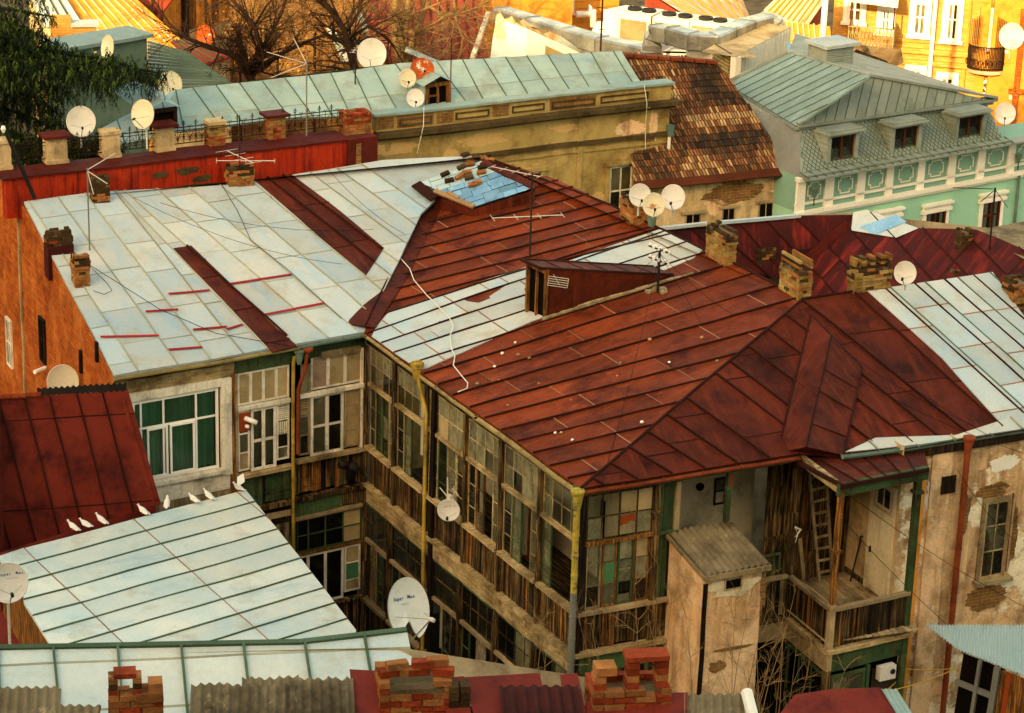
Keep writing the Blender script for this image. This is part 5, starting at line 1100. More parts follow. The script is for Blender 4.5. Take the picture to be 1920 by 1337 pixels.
# windows on the gable wall
WGb = Fr(WL.P(0, 0, .0), Vector((C0-RL).x*0+(C0-RL).to_2d().to_3d()) if False else (C0-RL).to_2d().to_3d(), Z)
for i, (x0, y0, x1, y1, m) in enumerate(((12, 592, 25, 693, 'wood_white'), (74, 590, 85, 682, 'wood_dark'), (150, 655, 154, 700, 'wood_dark'), (180, 640, 184, 680, 'wood_dark'))):
    a = WGb.st(x0, y0); b = WGb.st(x1, y1); w2 = .5 if i < 2 else .14
    win(H, WGb, a[0], a[0]+w2, b[1], a[1], [.5] if i < 2 else [], [.5] if i < 2 else [], m, ['glass_dark'], fw=.05, mw=.03, n0=-.02, n1=.05)
mb = MB(.03); s_ = WGb.st(42, 600)[0]; mb.box(WGb, s_-.05, s_+.06, -9, 1.5, -.02, .03, 0, seg=.3); mb.build('old_flue_scar', H, ['concrete_line'])
mb = MB(0); q = WGb.px(85, 690, .05); mb.tube([q, q+WGb.n*.35+WGb.u*.2], .06, 8); mb.build('flue_pipe', H, ['plastic_white'])
dish(118, 716, WGb.px(118, 716, .55), .82, (18, 18), 'rust stained dish on the orange brick gable above the maroon roof', 'dish_rusty', mount=(-.1, .2, -.5))
# ---------------------------------------------------------------- foreground house below the viewer
zf = 17.6
FF = roofF((0, 1214), (762, 1181), zf, 24)
fore = thing('front_house', 'nearest house with pale mint roof, patched asbestos and maroon sheets along the bottom edge', 'house', (FF.o.x, FF.o.y, 0))
fl = [klin(FF, a, b) for a, b in (((0, 1337), (-5, 1214)), ((112, 1337), (101, 1216)), ((232, 1337), (219, 1212)), ((348, 1290), (339, 1209)), ((463, 1270), (454, 1206)), ((581, 1275), (569, 1200)), ((693, 1250), (682, 1190)))]
sheet_roof('roof', fore, FF, [(-30, 1215), (330, 1211), (560, 1204), (762, 1181), (771, 1222), (790, 1345), (-30, 1345)], sorted(fl), .72, ['roof_mint', 'seam_green', 'seam_pale'], hs=.05, ws=.03, cross=.006, stag=False, label='pale mint sheet roof crossing the lower left corner')
mb = MB(.01); mb.bar(FF.px(-30, 1215, .02), FF.px(560, 1204, .02), .06, .05, FF.n); mb.bar(FF.px(560, 1204, .02), FF.px(762, 1181, .02), .06, .05, FF.n); mb.build('ridge_cap', fore, ['seam_green'])
def ff(x, y, o): return FF.px(x, y, o)
# small triangle of roof seen behind the front chimney
mb = MB(0); mb.face([ff(826, 1258, -.3), ff(870, 1268, -.3), ff(830, 1275, -.3)], 0); mb.build('roof_corner', fore, ['roof_mint'])
zs = zf+.35
FA = roofF((0, 1290), (1400, 1290), zs, 16)
def apx(x, y, o=0): return FA.px(x, y, o)
corr('asbestos_sheet', fore, apx(-30, 1372, .05), apx(108, 1372, .05), apx(-20, 1288, .05), .105, .02, ['asbestos'], rag=.05)
corr('asbestos_sheet', fore, apx(85, 1365, .02), apx(180, 1365, .02), apx(95, 1322, .02), .105, .02, ['asbestos'], rag=.05)
corr('asbestos_sheet', fore, apx(352, 1375, .10), apx(560, 1375, .10), apx(358, 1282, .10), .105, .02, ['asbestos'], rag=.1)
corr('asbestos_sheet', fore, apx(455, 1375, .05), apx(565, 1375, .05), apx(453, 1268, .05), .105, .02, ['asbestos'], rag=.1)
corr('asbestos_sheet', fore, apx(545, 1375, .12), apx(665, 1375, .12), apx(545, 1270, .12), .105, .02, ['asbestos'], rag=.1)
corr('asbestos_sheet', fore, apx(1285, 1375, .08), apx(1400, 1375, .08), apx(1283, 1300, .08), .105, .02, ['asbestos'], rag=.05)
corr('rusty_sheet', fore, apx(948, 1385, .14), apx(1100, 1385, .14), apx(935, 1285, .14), .13, .022, ['corr_rust'], rag=.02)
for q in ([(655, 1255), (708, 1258), (712, 1345), (664, 1345)], [(828, 1272), (870, 1268), (885, 1345), (838, 1345)], [(868, 1270), (1012, 1262), (1020, 1300), (1030, 1345), (890, 1345)], [(1050, 1265), (1083, 1262), (1100, 1345), (1060, 1345)], [(1228, 1300), (1290, 1298), (1290, 1345), (1228, 1345)], [(1100, 1315), (1230, 1318), (1230, 1345), (1100, 1345)]):
    o_ = .06+random.random()*.03; mb = MB(.01); mb.face([apx(x, y, o_) for x, y in q][::-1]); mb.face([apx(x, y, o_-.02) for x, y in q]); mb.build('maroon_sheet', fore, ['roof_maroon'])
mb = MB(.0); mb.tube([apx(1400, 1298, .1), apx(1420, 1375, .1)], .07, 8); mb.build('ridge_tile', fore, ['plaster_white'])
FMa = roofF((1490, 1303), (1650, 1290), 12.0, 20); mh = thing('maroon_roof_shed', 'small roof of maroon sheet with a pale green corrugated end at the bottom edge', 'shed', FMa.px(1570, 1345, 0))
mb = MB(.01); mb.face([FMa.px(x, y, 0) for x, y in ((1453, 1350), (1490, 1303), (1560, 1292), (1650, 1289), (1690, 1350))][::-1]); mb.build('roof', mh, ['roof_maroon']); corr('corrugated_end', mh, FMa.px(1685, 1345, .02), FMa.px(1716, 1345, .02), FMa.px(1652, 1292, .02), .08, .012, ['roof_green'])
walls(mh, [FMa.px(1460, 1345), FMa.px(1490, 1303), FMa.px(1650, 1290), FMa.px(1690, 1345)], 'plaster_grey')
# body of the foreground house
pts = [FF.px(-30, 1216), FF.px(762, 1183), FA.px(1405, 1300), FA.px(1405, 1375), FF.px(-30, 1375)]
walls(fore, pts, 'plaster_grey', inset=.3); mb = MB(0); mb.face([Vector((p.x, p.y, zs-1.0)) for p in pts]); mb.build('attic_floor', fore, ['wood_dark'])
Hs = H; H = fore
RED = ('brick_c', 'brick_a', 'brick_a')
def big(x, y, w, d, h, label, **k): P = apx(x, y, 0); return chim(None, 0, 0, w, d, h, RED, label, parent=fore, bl=.245, bh=.075, u=RT*.985+FW*.1 if False else Vector((.985, .17, 0)), P=P, **k)
fb = lambda P, dx, dy, dz: P+Vector((.985, .17, 0))*dx+Vector((-.17, .985, 0))*dy+Z*dz
big(712, 1345, .82, .55, .42, 'red brick chimney with toppled loose bricks at the bottom edge', ragged=.5)
P = apx(712, 1345, 0); mb = MB(.005); f = Fr(P, Vector((.985, .17, 0)), Z)
mb.box(f, -.05, .95, -.4, .0, -.6, .06, 0); mb.build('plinth', fore, ['brick_c'])
for (a, b, c, m) in ((.02, .42, -.1, 0), (.1, .5, -.12, 1), (.34, .42, -.12, 2), (.38, .51, -.14, 0), (.55, .52, -.16, 1), (.6, .43, -.1, 2), (.24, .43, -.12, 1)):
    an = random.uniform(-.3, .3); f2 = Fr(f.P(a, b, c), f.u*math.cos(an)+f.n*math.sin(an), Z); mb = MB(.005); mb.box(f2, 0, .25, .004, .086, -.12, 0, 0); mb.build('loose_brick', fore, [('brick_c', 'brick_a', 'brick_c')[m]])
big(1112, 1345, .9, .5, .32, 'wide red brick chimney with two open flues at the bottom edge', ragged=.3, crown=0)
P = apx(1112, 1345, 0); f = Fr(P, Vector((.985, .17, 0)), Z); mb = MB(.005)
for (a, n) in ((.0, 2), (.38, 4), (.72, 4)):
    for j in range(n): mb.box(f, a+random.uniform(-.01, .01), a+.14, .32+j*.085, .32+j*.085+.076, -.22, -.02, j % 3)
mb.box(f, .36, .86, .67, .73, -.24, 0, 0); mb.box(f, .02, .26, .50, .60, -.24, -.02, 1)
mb.build('flue_pier', fore, ['brick_c', 'brick_a', 'brick_c'])
big(205, 1350, .6, .4, .3, 'small broken brick chimney with an arched top opening', ragged=.2)
P = apx(205, 1350, 0); f = Fr(P, Vector((.985, .17, 0)), Z); mb = MB(.005)
for a in (0, .27):
    for j in range(3): mb.box(f, a, a+.1, .3+j*.07, .3+j*.07+.065, -.2, 0, j % 3)
mb.box(f, .06, .31, .5, .56, -.2, 0, 0); mb.box(f, .44, .6, .3, .42, -.2, 0, 2); mb.box(f, .3, .6, .2, .31, -.25, .02, 2)
mb.build('arch_top', fore, ['brick_c', 'brick_sooty', 'brick_a'])
mb = MB(.005); f = Fr(apx(842, 1340, 0), Vector((.985, .17, 0)), Z)
for j in range(5):
    for a in (0, .13): mb.box(f, a, a+.11, j*.09-.1, j*.09-.02, -.2, 0)
mb.build('brick_pier', fore, ['brick_sooty'])
H = Hs
# big dish with a bite out of it, left dish, gallery dish
dish(767, 1142, 34, .82, (48, 22), 'large broken white dish with blue lettering and a bite out of its lower edge', 'dish_white', plen=.5, text=[('Super', .075, -.14, .14, 'ink_blue', 0), ('Max', .075, .12, .15, 'ink_blue', 0), ('digital', .035, .0, .07, 'ink_grey', 0)], notch=True, oval=1.12, spin=-12)
dish(16, 1093, 44, .70, (8, 14), 'dish with blue lettering on a white post at the left edge', 'dish_white', text=[('Super', .075, -.05, .13, 'ink_blue', 0), ('Max', .075, .22, .14, 'ink_blue', 0), ('satellite', .035, .08, .06, 'ink_grey', 0)], plen=1.3)
dish(841, 957, WG.px(841, 957, .45), .54, (-6, 6), 'round white dish with small blue lettering fixed to the gallery parapet', 'dish_white', mount=(.2, .3, -.1), text=[('S.IT', .075, .1, .09, 'ink_blue', 0), ('net', .06, -.08, .06, 'ink_red', 0)], oval=1.0)
pp = WG.px(840, 935, .25); t = thing('television_aerial', 'small white aerial of crossed rods in front of the gallery casements', 'aerial', pp); f = Fr(pp, WG.u, Z); mb = MB(0)
mb.bar(f.P(-.45, .12), f.P(.45, -.05), .02, .02); mb.bar(f.P(0, -.2), f.P(-.05, .55), .025, .025); mb.bar(f.P(.3, -.3), f.P(.3, .45), .02, .02); mb.bar(f.P(.2, .35), f.P(.55, .3), .02, .02); mb.bar(f.P(.2, .1), f.P(.5, .05), .02, .02); mb.box(f, .05, .2, .0, .15, -.03, .05); mb.build('rods', t, ['metal_pale'])
# ---------------------------------------------------------------- pigeons
def pigeon(p, head, label, wings=False, group='white pigeons on the mint roof', lean=0):
    t = thing('pigeon', label, 'pigeon', p); t['group'] = group
    d = Vector((math.cos(head), math.sin(head), 0)); s = d.cross(Z); mb = MB(0)
    spine = [(-.2, .05, .010, .035), (-.14, .062, .016, .04), (-.09, .082, .044, .055), (-.03, .096, .066, .072), (.03, .108, .072, .074), (.075, .13, .056, .056), (.1, .16, .038, .038), (.112, .19, .036, .035), (.125, .205, .034, .032), (.142, .204, .021, .021), (.158, .2, .008, .007), (.17, .194, .003, .003)]
    pit = random.uniform(.02, .22); spine = [(a, b+pit*a, c, e) for a, b, c, e in spine]; K = 10; rows = []
    for i, (x, z, rz, ry) in enumerate(spine):
        c = p+d*x+Z*(z+.01); rows.append([c+s*math.cos(6.283*k/K)*ry+Z*math.sin(6.283*k/K)*rz for k in range(K)])
    i = mb.grid(rows, 0, .5, True); mb.cap(i, K, 0, .5, True); mb.cap(i+K*(len(rows)-1), K, 0, .5); mb.build('body', t, ['bird_white'], smooth=True)
    mb = MB(0); c = p+d*.155+Z*(.21+pit*.155); mb.tube([c, c+d*.022-Z*.008], [.006, .002], 5); mb.build('beak', t, ['beak_dark'])
    for sg in (1, -1):
        mb = MB(0); mb.tube([p+d*.01+s*sg*.022+Z*.08, p+d*.0+s*sg*.022+Z*.005], .006, 5); mb.tube([p+s*sg*.022+Z*.005, p+d*.035+s*sg*.022+Z*.004], .004, 4); mb.build('leg', t, ['ink_red'])
        mb = MB(0)
        if wings:
            r0 = p+d*.05+s*sg*.04+Z*.19; r1 = p-d*.03+s*sg*.05+Z*.15; t0_ = p+s*sg*.34-d*.02+Z*.36; m0 = p+s*sg*.18+d*.1+Z*.30; m1 = p+s*sg*.2-d*.1+Z*.2
            mb.face([r0, m0, t0_, m1, r1]); mb.face([x-Z*.008 for x in (r0, m0, t0_, m1, r1)][::-1])
        else:
            rows = [[p+d*x+s*sg*(w*1.22)+Z*(z-.01+pit*x) for x, z in ((.05, .15-dz), (0, .14-dz), (-.07, .115-dz), (-.15, .085-dz*.5))] for w, dz in ((.03, -.012), (.062, .015), (.06, .05))]; mb.grid(rows, 0, .4)
        mb.build('wing', t, ['bird_white'], smooth=not wings)
    return t
bl = [((137, 994), 2.9, 'white pigeon at the left end of the row on the mint roof'), ((160, 989), 3.0, 'second white pigeon from the left on the mint roof'), ((190, 981), 2.85, 'third white pigeon from the left on the mint roof'), ((268, 964), 2.8, 'lone white pigeon between the left three and the right group'), ((313, 950), 1.6, 'white pigeon facing away at the top of a roof seam'), ((363, 942), 2.7, 'white pigeon just right of the end of the maroon roof'), ((391, 935), 2.7, 'white pigeon nearest to the one that flaps its wings')]
for (x, y), h, l in bl: pigeon(FM.px(x, y, .02), h, l)
pigeon(FM.px(447, 921, .02), 2.9, 'white pigeon landing with both wings spread at the roof corner', True)
# bits of clutter at the far left below the dish
rb_ = thing('red_canopy', 'red sheet canopy on posts below the left dish', 'canopy', hz(30, 1215, 3.6)); mb = MB(.01); mb.face([hz(0, 1130, 4.2), hz(45, 1190, 4.0), hz(50, 1215, 3.8), hz(-10, 1215, 3.8)]); mb.build('roof', rb_, ['roof_maroon']); mb = MB(.01); mb.bar(hz(20, 1215, 3.8), hz(20, 1215, 3.8)-Z*3.8, .1, .1); mb.build('post', rb_, ['wood_orange'])
# yellow cable pair to the shelter
cable('pair of yellow cables strung from the porch to the shelter', [WB.P(1.35, -5.55, .3), WR.px(1800, 1250, .8), WR.px(1838, 1240, .6)], .014, 'cable_yellow', sag=.08)
cable('lower yellow cable of the strung pair', [WB.P(1.35, -5.6, .28), WR.px(1700, 1254, .9), WR.px(1838, 1243, .6)], .012, 'cable_yellow', sag=.1)
for i, (a, b) in enumerate((((1500, 880), (1780, 1175)), ((1575, 915), (1925, 1140)), ((1795, 880), (1900, 1010)))): cable(('thin wire slanting down across the porch opening', 'wire from the porch post across the plaster wall', 'short thin wire past the tall window')[i], [WB.px(*a, .1), WR.px(*b, .3)], .007, sag=.15)
# ---------------------------------------------------------------- red parapet wall with pillars and iron railing
rw0 = FL.px(20, 385, 0); WRd0 = hz(20, 374, 11.3); WRd1 = hz(705, 292, 11.3)
WRd = Fr(WRd0, WRd1-WRd0, Z).shift(-.25)
par = thing('parapet_wall', 'long red painted parapet wall with brown cap behind the pale roof', 'wall', WRd.P(5, 0, 0)-Z*11)
q = [WRd.st(x, y) for x, y in ((25, 331), (650, 268), (705, 262))]
zt_ = (q[0][1]+q[1][1])/2; sR = q[1][0]
mb = MB(.03); mb.box(WRd, q[0][0]-.2, sR, -.62, zt_, -.35, 0, 0, seg=.6); mb.build('wall', par, ['red_paint'])
mb = MB(.03); mb.box(WRd, q[0][0]-.3, sR+.1, zt_, zt_+.05, -.95, .06, 0, seg=.5); mb.build('cap', par, ['red_cap'])
mb = MB(.03); mb.box(WRd, sR, q[2][0], -1.2, zt_+.05, -.3, .12, 0); mb.box(WRd, sR+.25, sR+.4, -1, zt_-.1, .12, .15, 1); mb.build('end_block', par, ['red_cap', 'brick_wall_old'])
Hs = H; H = par
for x, y, rx, ry in ((350, 320, .35, .12), (378, 335, .3, .1), (300, 328, .25, .08), (360, 352, .9, .1)): patch(WRd, x, y, rx, ry, 'trim_dark')
H = Hs
Wp = WRd.shift(-.75)
pl = [(90, 135, 258, 308, 0, 1), (196, 232, 250, 301, 0, 0), (295, 335, 238, 290, 0, 1), (394, 430, 232, 279, 1, 0), (505, 543, 218, 270, 1, 1), (-8, 10, 268, 318, 0, 0)]
pil_x = []
for i, (x0, x1, y0, y1, br, cp) in enumerate(pl):
    a, b = Wp.st(x0, y1), Wp.st(x1, y1-4); tt = Wp.st(x0, y0)[1]; wd = max(.45, b[0]-a[0]-.12); pil_x.append((a[0]+.02, a[0]+wd))
    if br: o = brick_stack('pillar', par, Wp, a[0], a[0]+wd, zt_, tt-.05, .4, mats=('brick_a', 'brick_c', 'brick_b'), ragged=.1, bl=.24, label='bare brick pillar of the iron railing')
    else: mb = MB(.02); mb.box(Wp, a[0], a[0]+wd, zt_+.05, tt-.05, -.4, 0); mb.box(Wp, a[0]-.03, a[0]+wd+.03, zt_+.05, zt_+.16, -.43, .03); o = mb.build('pillar', par, ['plaster_beige'])
    mb = MB(.02)
    if cp: mb.box(Wp, a[0]-.1, a[0]+wd+.1, tt-.05, tt+.03, -.5, .1, 0)
    else: mb.box(Wp, a[0]-.04, a[0]+wd+.04, tt-.05, tt+.04, -.42, .04, 1)
    mb.build('cap', o, ['red_cap', 'plaster_beige'])
a, b = Wp.st(649, 285), Wp.st(705, 278); tt = Wp.st(660, 213)[1]
brick_stack('pillar', par, Wp, a[0], b[0]-.15, zt_-.2, tt, .5, mats=('brick_a', 'brick_b', 'brick_c'), ragged=.2, bl=.25, label='wide brick end pillar of the railing'); pil_x.append((a[0], b[0]))
pil_x.sort()
We = Wp.shift(-.2)
for (a0, a1), (b0, b1) in zip(pil_x, pil_x[1:]):
    mb = MB(0); L = b0-a1
    if L < .3: continue
    zb_ = zt_+.16; zt2 = zt_+.62
    mb.box(We, a1, b0, zb_, zb_+.025, -.012, .012); mb.box(We, a1, b0, zt2, zt2+.025, -.012, .012); mb.box(We, a1, b0, zt2-.08, zt2-.065, -.01, .01)
    n = max(2, round(L/.42))
    for k in range(n):
        c = a1+(k+.5)*L/n; mb.tube([We.P(c-L/n/2, zb_), We.P(c-L/n/2, zt2+.14)], .012, 4)
        mb.tube([We.P(c, zb_), We.P(c, zt2)], .008, 4)
        for sg in (1, -1):
            pts = [];
            for j in range(18): an = j*.62; rr = .115*(1-j/20); pts.append(We.P(c+sg*(.1+rr*math.cos(an)), zb_+.17+rr*math.sin(an)))
            mb.tube(pts, .009, 4)
            mb.tube([We.P(c, zb_+.05), We.P(c+sg*.08, zb_+.3), We.P(c+sg*.17, zb_+.38)], .008, 4)
        t_ = c-L/n/2
        for sg in (1, -1): mb.tube([We.P(t_, zt2+.06), We.P(t_+sg*.05, zt2+.10), We.P(t_+sg*.035, zt2+.15), We.P(t_+sg*.015, zt2+.12)], .009, 4)
        mb.lathe(We.P(t_, zt2+.14), Z, [(0, .012), (.03, .025), (.07, .003)], 5)
        for sg in (1, -1): mb.tube([We.P(c, zt2+.03), We.P(c+sg*.05, zt2+.07), We.P(c+sg*.06, zt2+.03)], .007, 4)
    mb.build('railing_panel', par, ['iron_black'])
# ---------------------------------------------------------------- yellow building
yb0, yb1 = hz(706, 262, 11.6), hz(1256, 200, 11.6)
d_ = (WRd.P(0, 0, -.9)-yb0).dot(WRd.n)
WY = Fr(yb0, yb1-yb0, Z)
WY = Fr(dist_at(706, 262, math.hypot(WRd.P(q[2][0], 0).x, WRd.P(q[2][0], 0).y)+1.2), yb1-yb0, Z)
Lsc = (dist_at(706, 262, 1)-CAM)
sE = WY.st(1256, 200)[0]
yel = thing('yellow_building', 'long ochre plastered building with panelled parapet and green sheet roof', 'building', WY.P(sE/2, 0, 0)-Z*WY.P(0, 0).z)
zc = 0.0   # cornice lower line
def wy(x, y): return WY.st(x, y)
ctop = (wy(706, 213)[1]+wy(1255, 157)[1])/2; cmid = (wy(706, 255)[1]+wy(1250, 194)[1])/2
mb = MB(.015); n = 24
mb.grid([[WY.P(sE*k/n, t, 0) for k in range(n+1)] for t in (-12, -9, -6, -4, -2, cmid)], 0, .5); mb.face([WY.P(sE, -12, 0), WY.P(sE, -12, -8), WY.P(sE, cmid, -8), WY.P(sE, cmid, 0)], 0, .5)
mb.build('wall', yel, ['plaster_yellow'])
mb = MB(.03)
mb.box(WY, -.05, sE+.15, cmid-.12, cmid-.02, 0, .12, 0, seg=.5); mb.box(WY, -.05, sE+.25, cmid-.02, cmid+.12, -.1, .32, 0, seg=.4)
l2 = (wy(925, 288)[1]+wy(1240, 250)[1])/2
mb.box(WY, 0, sE+.08, l2-.05, l2+.07, 0, .12, 0, seg=.5); mb.box(WY, 0, sE+.05, l2-.28, l2-.2, 0, .06, 1, seg=.5)
mb.build('cornice', yel, ['trim_dark', 'plaster_yellow'])
mb = MB(.02); mb.box(WY, 0, sE, cmid+.12, ctop-.05, -.3, .0, 0, seg=.6); mb.build('parapet', yel, ['plaster_yellow'])
for x0, x1, br in ((708, 738, 1), (745, 812, 1), (818, 848, 1), (850, 918, 0), (922, 952, 1), (955, 1022, 0), (1030, 1115, 1), (1120, 1215, 0), (1222, 1254, 0)):
    s0, s1 = wy(x0, 230)[0], wy(x1, 225)[0]; mb = MB(.01); t0_, t1_ = cmid+.18, ctop-.12
    mb.box(WY, s0, s1, t0_, t1_, 0, .03, 1 if br else 0, seg=.5)
    if x1-x0 > 40:
        for a, b, c, d in ((s0+.05, s1-.05, t1_-.12, t1_-.07), (s0+.05, s1-.05, t0_+.05, t0_+.1), (s0+.05, s0+.1, t0_+.1, t1_-.12), (s1-.1, s1-.05, t0_+.1, t1_-.12)): mb.box(WY, a, b, c, d, .03, .055, 2)
    else: mb.box(WY, s0-.02, s1+.02, cmid+.12, ctop-.06, -.02, .02, 0)
    mb.build('parapet_panel', yel, ['plaster_yellow', 'brick_wall_old', 'trim_dark'])
mb = MB(.03); mb.box(WY, -.1, sE+.1, ctop-.05, ctop+.02, -.4, .1, 0, seg=.5); mb.build('coping', yel, ['roof_green'])
Hs = H; H = yel
for x, y, rx, ry, m in ((905, 262, .7, .2, 'plaster_ochre'), (1180, 240, .55, .25, 'plaster_pink'), (740, 278, .8, .18, 'plaster_ochre'), (1060, 240, .5, .12, 'plaster_ochre'), (1215, 262, .25, .2, 'brick_wall_old'), (1110, 380, .5, .3, 'plaster_ochre'), (1225, 235, .15, .5, 'plaster_pink'), (960, 300, .3, .15, 'plaster_ochre'), (1200, 330, .2, .4, 'plaster_pink'), (845, 290, .25, .15, 'plaster_ochre')): patch(WY, x, y, rx, ry, m, n=.006)
H = Hs
s0 = wy(1084, 300)[0]; mb = MB(.01); mb.box(WY, s0-.05, s0+.12, -12, cmid-.12, 0, .05, 0); mb.build('pilaster', yel, ['plaster_yellow'])
for (x0, y0, x1, y1, full) in ((1140, 395, 1185, 308, 1), (990, 400, 1012, 322, 0)):
    a, b = wy(x0, y0), wy(x1, y1); mb = MB(.015); w0, w1 = a[0], b[0]; t1_ = b[1]; t0_ = t1_-1.75
    mb.box(WY, w0-.16, w0-.02, t0_, t1_+.05, 0, .09); mb.box(WY, w1+.02, w1+.16, t0_, t1_+.05, 0, .09); mb.box(WY, w0-.2, w1+.2, t1_+.05, t1_+.17, 0, .14); mb.box(WY, (w0+w1)/2-.1, (w0+w1)/2+.1, t1_+.17, t1_+.28, 0, .12)
    mb.build('window_surround', yel, ['plaster_yellow'])
    win(yel, WY, w0, w1, t0_, t1_, [.5], [.55], 'wood_white', ['glass_dark', 'glass_dusty'], fw=.05, mw=.05, n0=.0, n1=.04, pick=lambda i, j: j)
Hs = H; H = yel
sp = wy(1252, 240)[0]; downpipe('downpipe', [WY.P(sp, -.9, .12), WY.P(sp, -4, .12)], .05, 'plaster_white'); mb = MB(.01); mb.box(WY, sp-.06, sp+.12, -.9, -.55, .0, .2); mb.build('hopper_head', yel, ['gutter_green'])
H = Hs
# green sheet roof behind the parapet
FY = Fr(WY.P(0, ctop-.1, -.45), WY.u, -WY.n*math.cos(R(24))+Z*math.sin(R(24)))
def fy(x, y, o=0): return FY.px(x, y, o)
yr = [(330, 168), (430, 157), (640, 134), (750, 118), (1165, 95), (1206, 162), (710, 214), (520, 222), (340, 246), (280, 250)]
def klin2(F, a, b): return klin(F, a, b)
g_ = [klin2(FY, a, b) for a, b in (((410, 232), (362, 165)), ((455, 230), (405, 160)), ((500, 226), (450, 157)), ((546, 224), (493, 153)), ((590, 222), (535, 148)), ((625, 218), (580, 144)), ((658, 215), (620, 138)), ((700, 212), (663, 133)), ((745, 206), (702, 130)), ((800, 200), (744, 124)), ((872, 190), (820, 118)), ((905, 186), (868, 114)), ((950, 182), (908, 112)), ((990, 178), (948, 108)), ((1032, 174), (987, 105)), ((1068, 170), (1027, 103)), ((1105, 166), (1068, 100)), ((1145, 164), (1108, 98)), ((1190, 162), (1150, 96)))]
sheet_roof('roof', yel, FY, yr, sorted(g_), 1.7, ['roof_green', 'seam_green', 'seam_pale'], hs=.025, ws=.022, cross=.006, stag=False, label='pale green sheet roof running behind the parapet')
mb = MB(0); a, b = fy(750, 118), fy(1165, 95); a2 = fy(330, 168); mb.face([a, b, b-WY.n*3-Z*1.5, a-WY.n*3-Z*1.5]); mb.face([a2, a, a-WY.n*3-Z*1.5, a2-WY.n*3-Z*1.5]); mb.build('back_slope', yel, ['roof_green'])
# attic dormer with open window
dA, dB = fy(799, 200), fy(845, 194); WDm = Fr(dA, dB-dA, Z); dt = WDm.st(800, 158)[1]; dw = (dB-dA).length
mb = MB(.01); mb.box(WDm, 0, .1, 0, dt, -.08, .02); mb.box(WDm, dw-.12, dw, 0, dt, -.08, .02); mb.box(WDm, .1, dw-.12, dt-.1, dt, -.08, .02); mb.box(WDm, dw*.45, dw*.45+.06, 0, dt-.1, -.06, 0); mb.box(WDm, .1, dw*.45, dt*.4, dt*.4+.05, -.06, 0); dfm = mb.build('dormer_frame', yel, ['wood_orange'])
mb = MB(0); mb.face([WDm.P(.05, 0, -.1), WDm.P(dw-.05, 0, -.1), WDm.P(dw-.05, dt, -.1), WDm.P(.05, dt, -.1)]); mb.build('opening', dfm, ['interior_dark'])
mb = MB(.01); bkp = WDm.P(0, dt, -1.6); pk = WDm.P(dw*.5, dt+.22, .12)
for sg, c in ((0, WDm.P(-.15, dt-.02, .12)), (1, WDm.P(dw+.12, dt-.02, .12))): mb.face([c, pk, pk-WDm.n*1.8, c-WDm.n*1.6])
mb.face([WDm.P(0, 0, 0), WDm.P(0, dt, 0), WDm.P(0, dt, -1.5)]); mb.face([WDm.P(dw, 0, 0), WDm.P(dw, dt, 0), WDm.P(dw, dt, -1.5)]); mb.build('dormer_roof', yel, ['roof_green'])
# left end: blue-green hipped part with dark dormer opening
mb = MB(.02)
P1, P2_, P3, P4 = fy(330, 168), fy(345, 246), fy(205, 262), fy(190, 175)
FYb = Fr(P2_, P1-P2_, P3-P2_)
for k in range(5):
    a, b = P1.lerp(P4-Z*1.0, k/5), P1.lerp(P4-Z*1.0, (k+1)/5); c, d = P2_.lerp(P3-Z*.2, (k+1)/5), P2_.lerp(P3-Z*.2, k/5); mb.face([d, c, b, a], 0); mb.bar(a, d, .03, .04, Z, 1)
mb.build('roof_hip', yel, ['corr_blue', 'seam_green'])
dA, dB = fy(283, 246, .35), fy(330, 240, .35); WD2 = Fr(dA, dB-dA, Z); dt = WD2.st(284, 207)[1]; dw = (dB-dA).length
mb = MB(.01); mb.box(WD2, -.05, dw+.05, dt-.1, dt, -.1, .03); mb.box(WD2, dw-.04, dw+.04, 0, dt, -.1, .03); f_ = mb.build('dormer_frame', yel, ['wood_dark'])
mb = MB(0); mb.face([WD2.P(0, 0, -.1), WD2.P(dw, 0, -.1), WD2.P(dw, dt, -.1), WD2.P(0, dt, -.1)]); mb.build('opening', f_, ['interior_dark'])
mb = MB(.01); mb.face([WD2.P(-.3, dt, .1), WD2.P(dw*.5, dt+.25, .1), WD2.P(dw*.5, dt+.3, -2.2), WD2.P(-.3, dt+.1, -2)]); mb.face([WD2.P(dw*.5, dt+.25, .1), WD2.P(dw+.15, dt, .1), WD2.P(dw+.15, dt+.1, -2), WD2.P(dw*.5, dt+.3, -2.2)]); mb.build('dormer_roof', yel, ['roof_green'])
# dishes along the roofs
dd = lambda x, y, o=.3: FY.px(x, y, o)
dish(152, 228, 70, .78, (4, 14), 'big round dish on a white pole left of the parapet pillars', 'dish_white', plen=.35)
dish(267, 214, 69.5, .74, (-38, 16), 'tilted dish with a rust spot behind the iron railing', 'dish_rusty', plen=.6, spin=14)
dish(319, 158, 75, .7, (12, 16), 'dish with crossed arm on a tall rusty pole', 'dish_rusty', plen=.9)
dish(697, 101, 84, .95, (-6, 14), 'largest white dish standing on the green ridge by the bare tree', 'dish_white', plen=.0)
dish(792, 129, dd(792, 129, .7), .7, (14, 26), 'rust covered orange dish above the attic dormer', 'dish_rust_full', plen=.35, oval=.92, spin=-12)
dish(764, 147, dd(764, 147, .5), .5, (8, 14), 'cream dish left of the rusty one on the green roof', 'dish_rusty', plen=.1)
dish(779, 184, dd(779, 184, .4), .5, (4, 14), 'lowest white dish beside the attic dormer', 'dish_white', plen=.05)
dish(201, 90, 87, .82, (-62, 10), 'dish seen edge on against the dark green attic wall', 'dish_rusty', plen=.2)
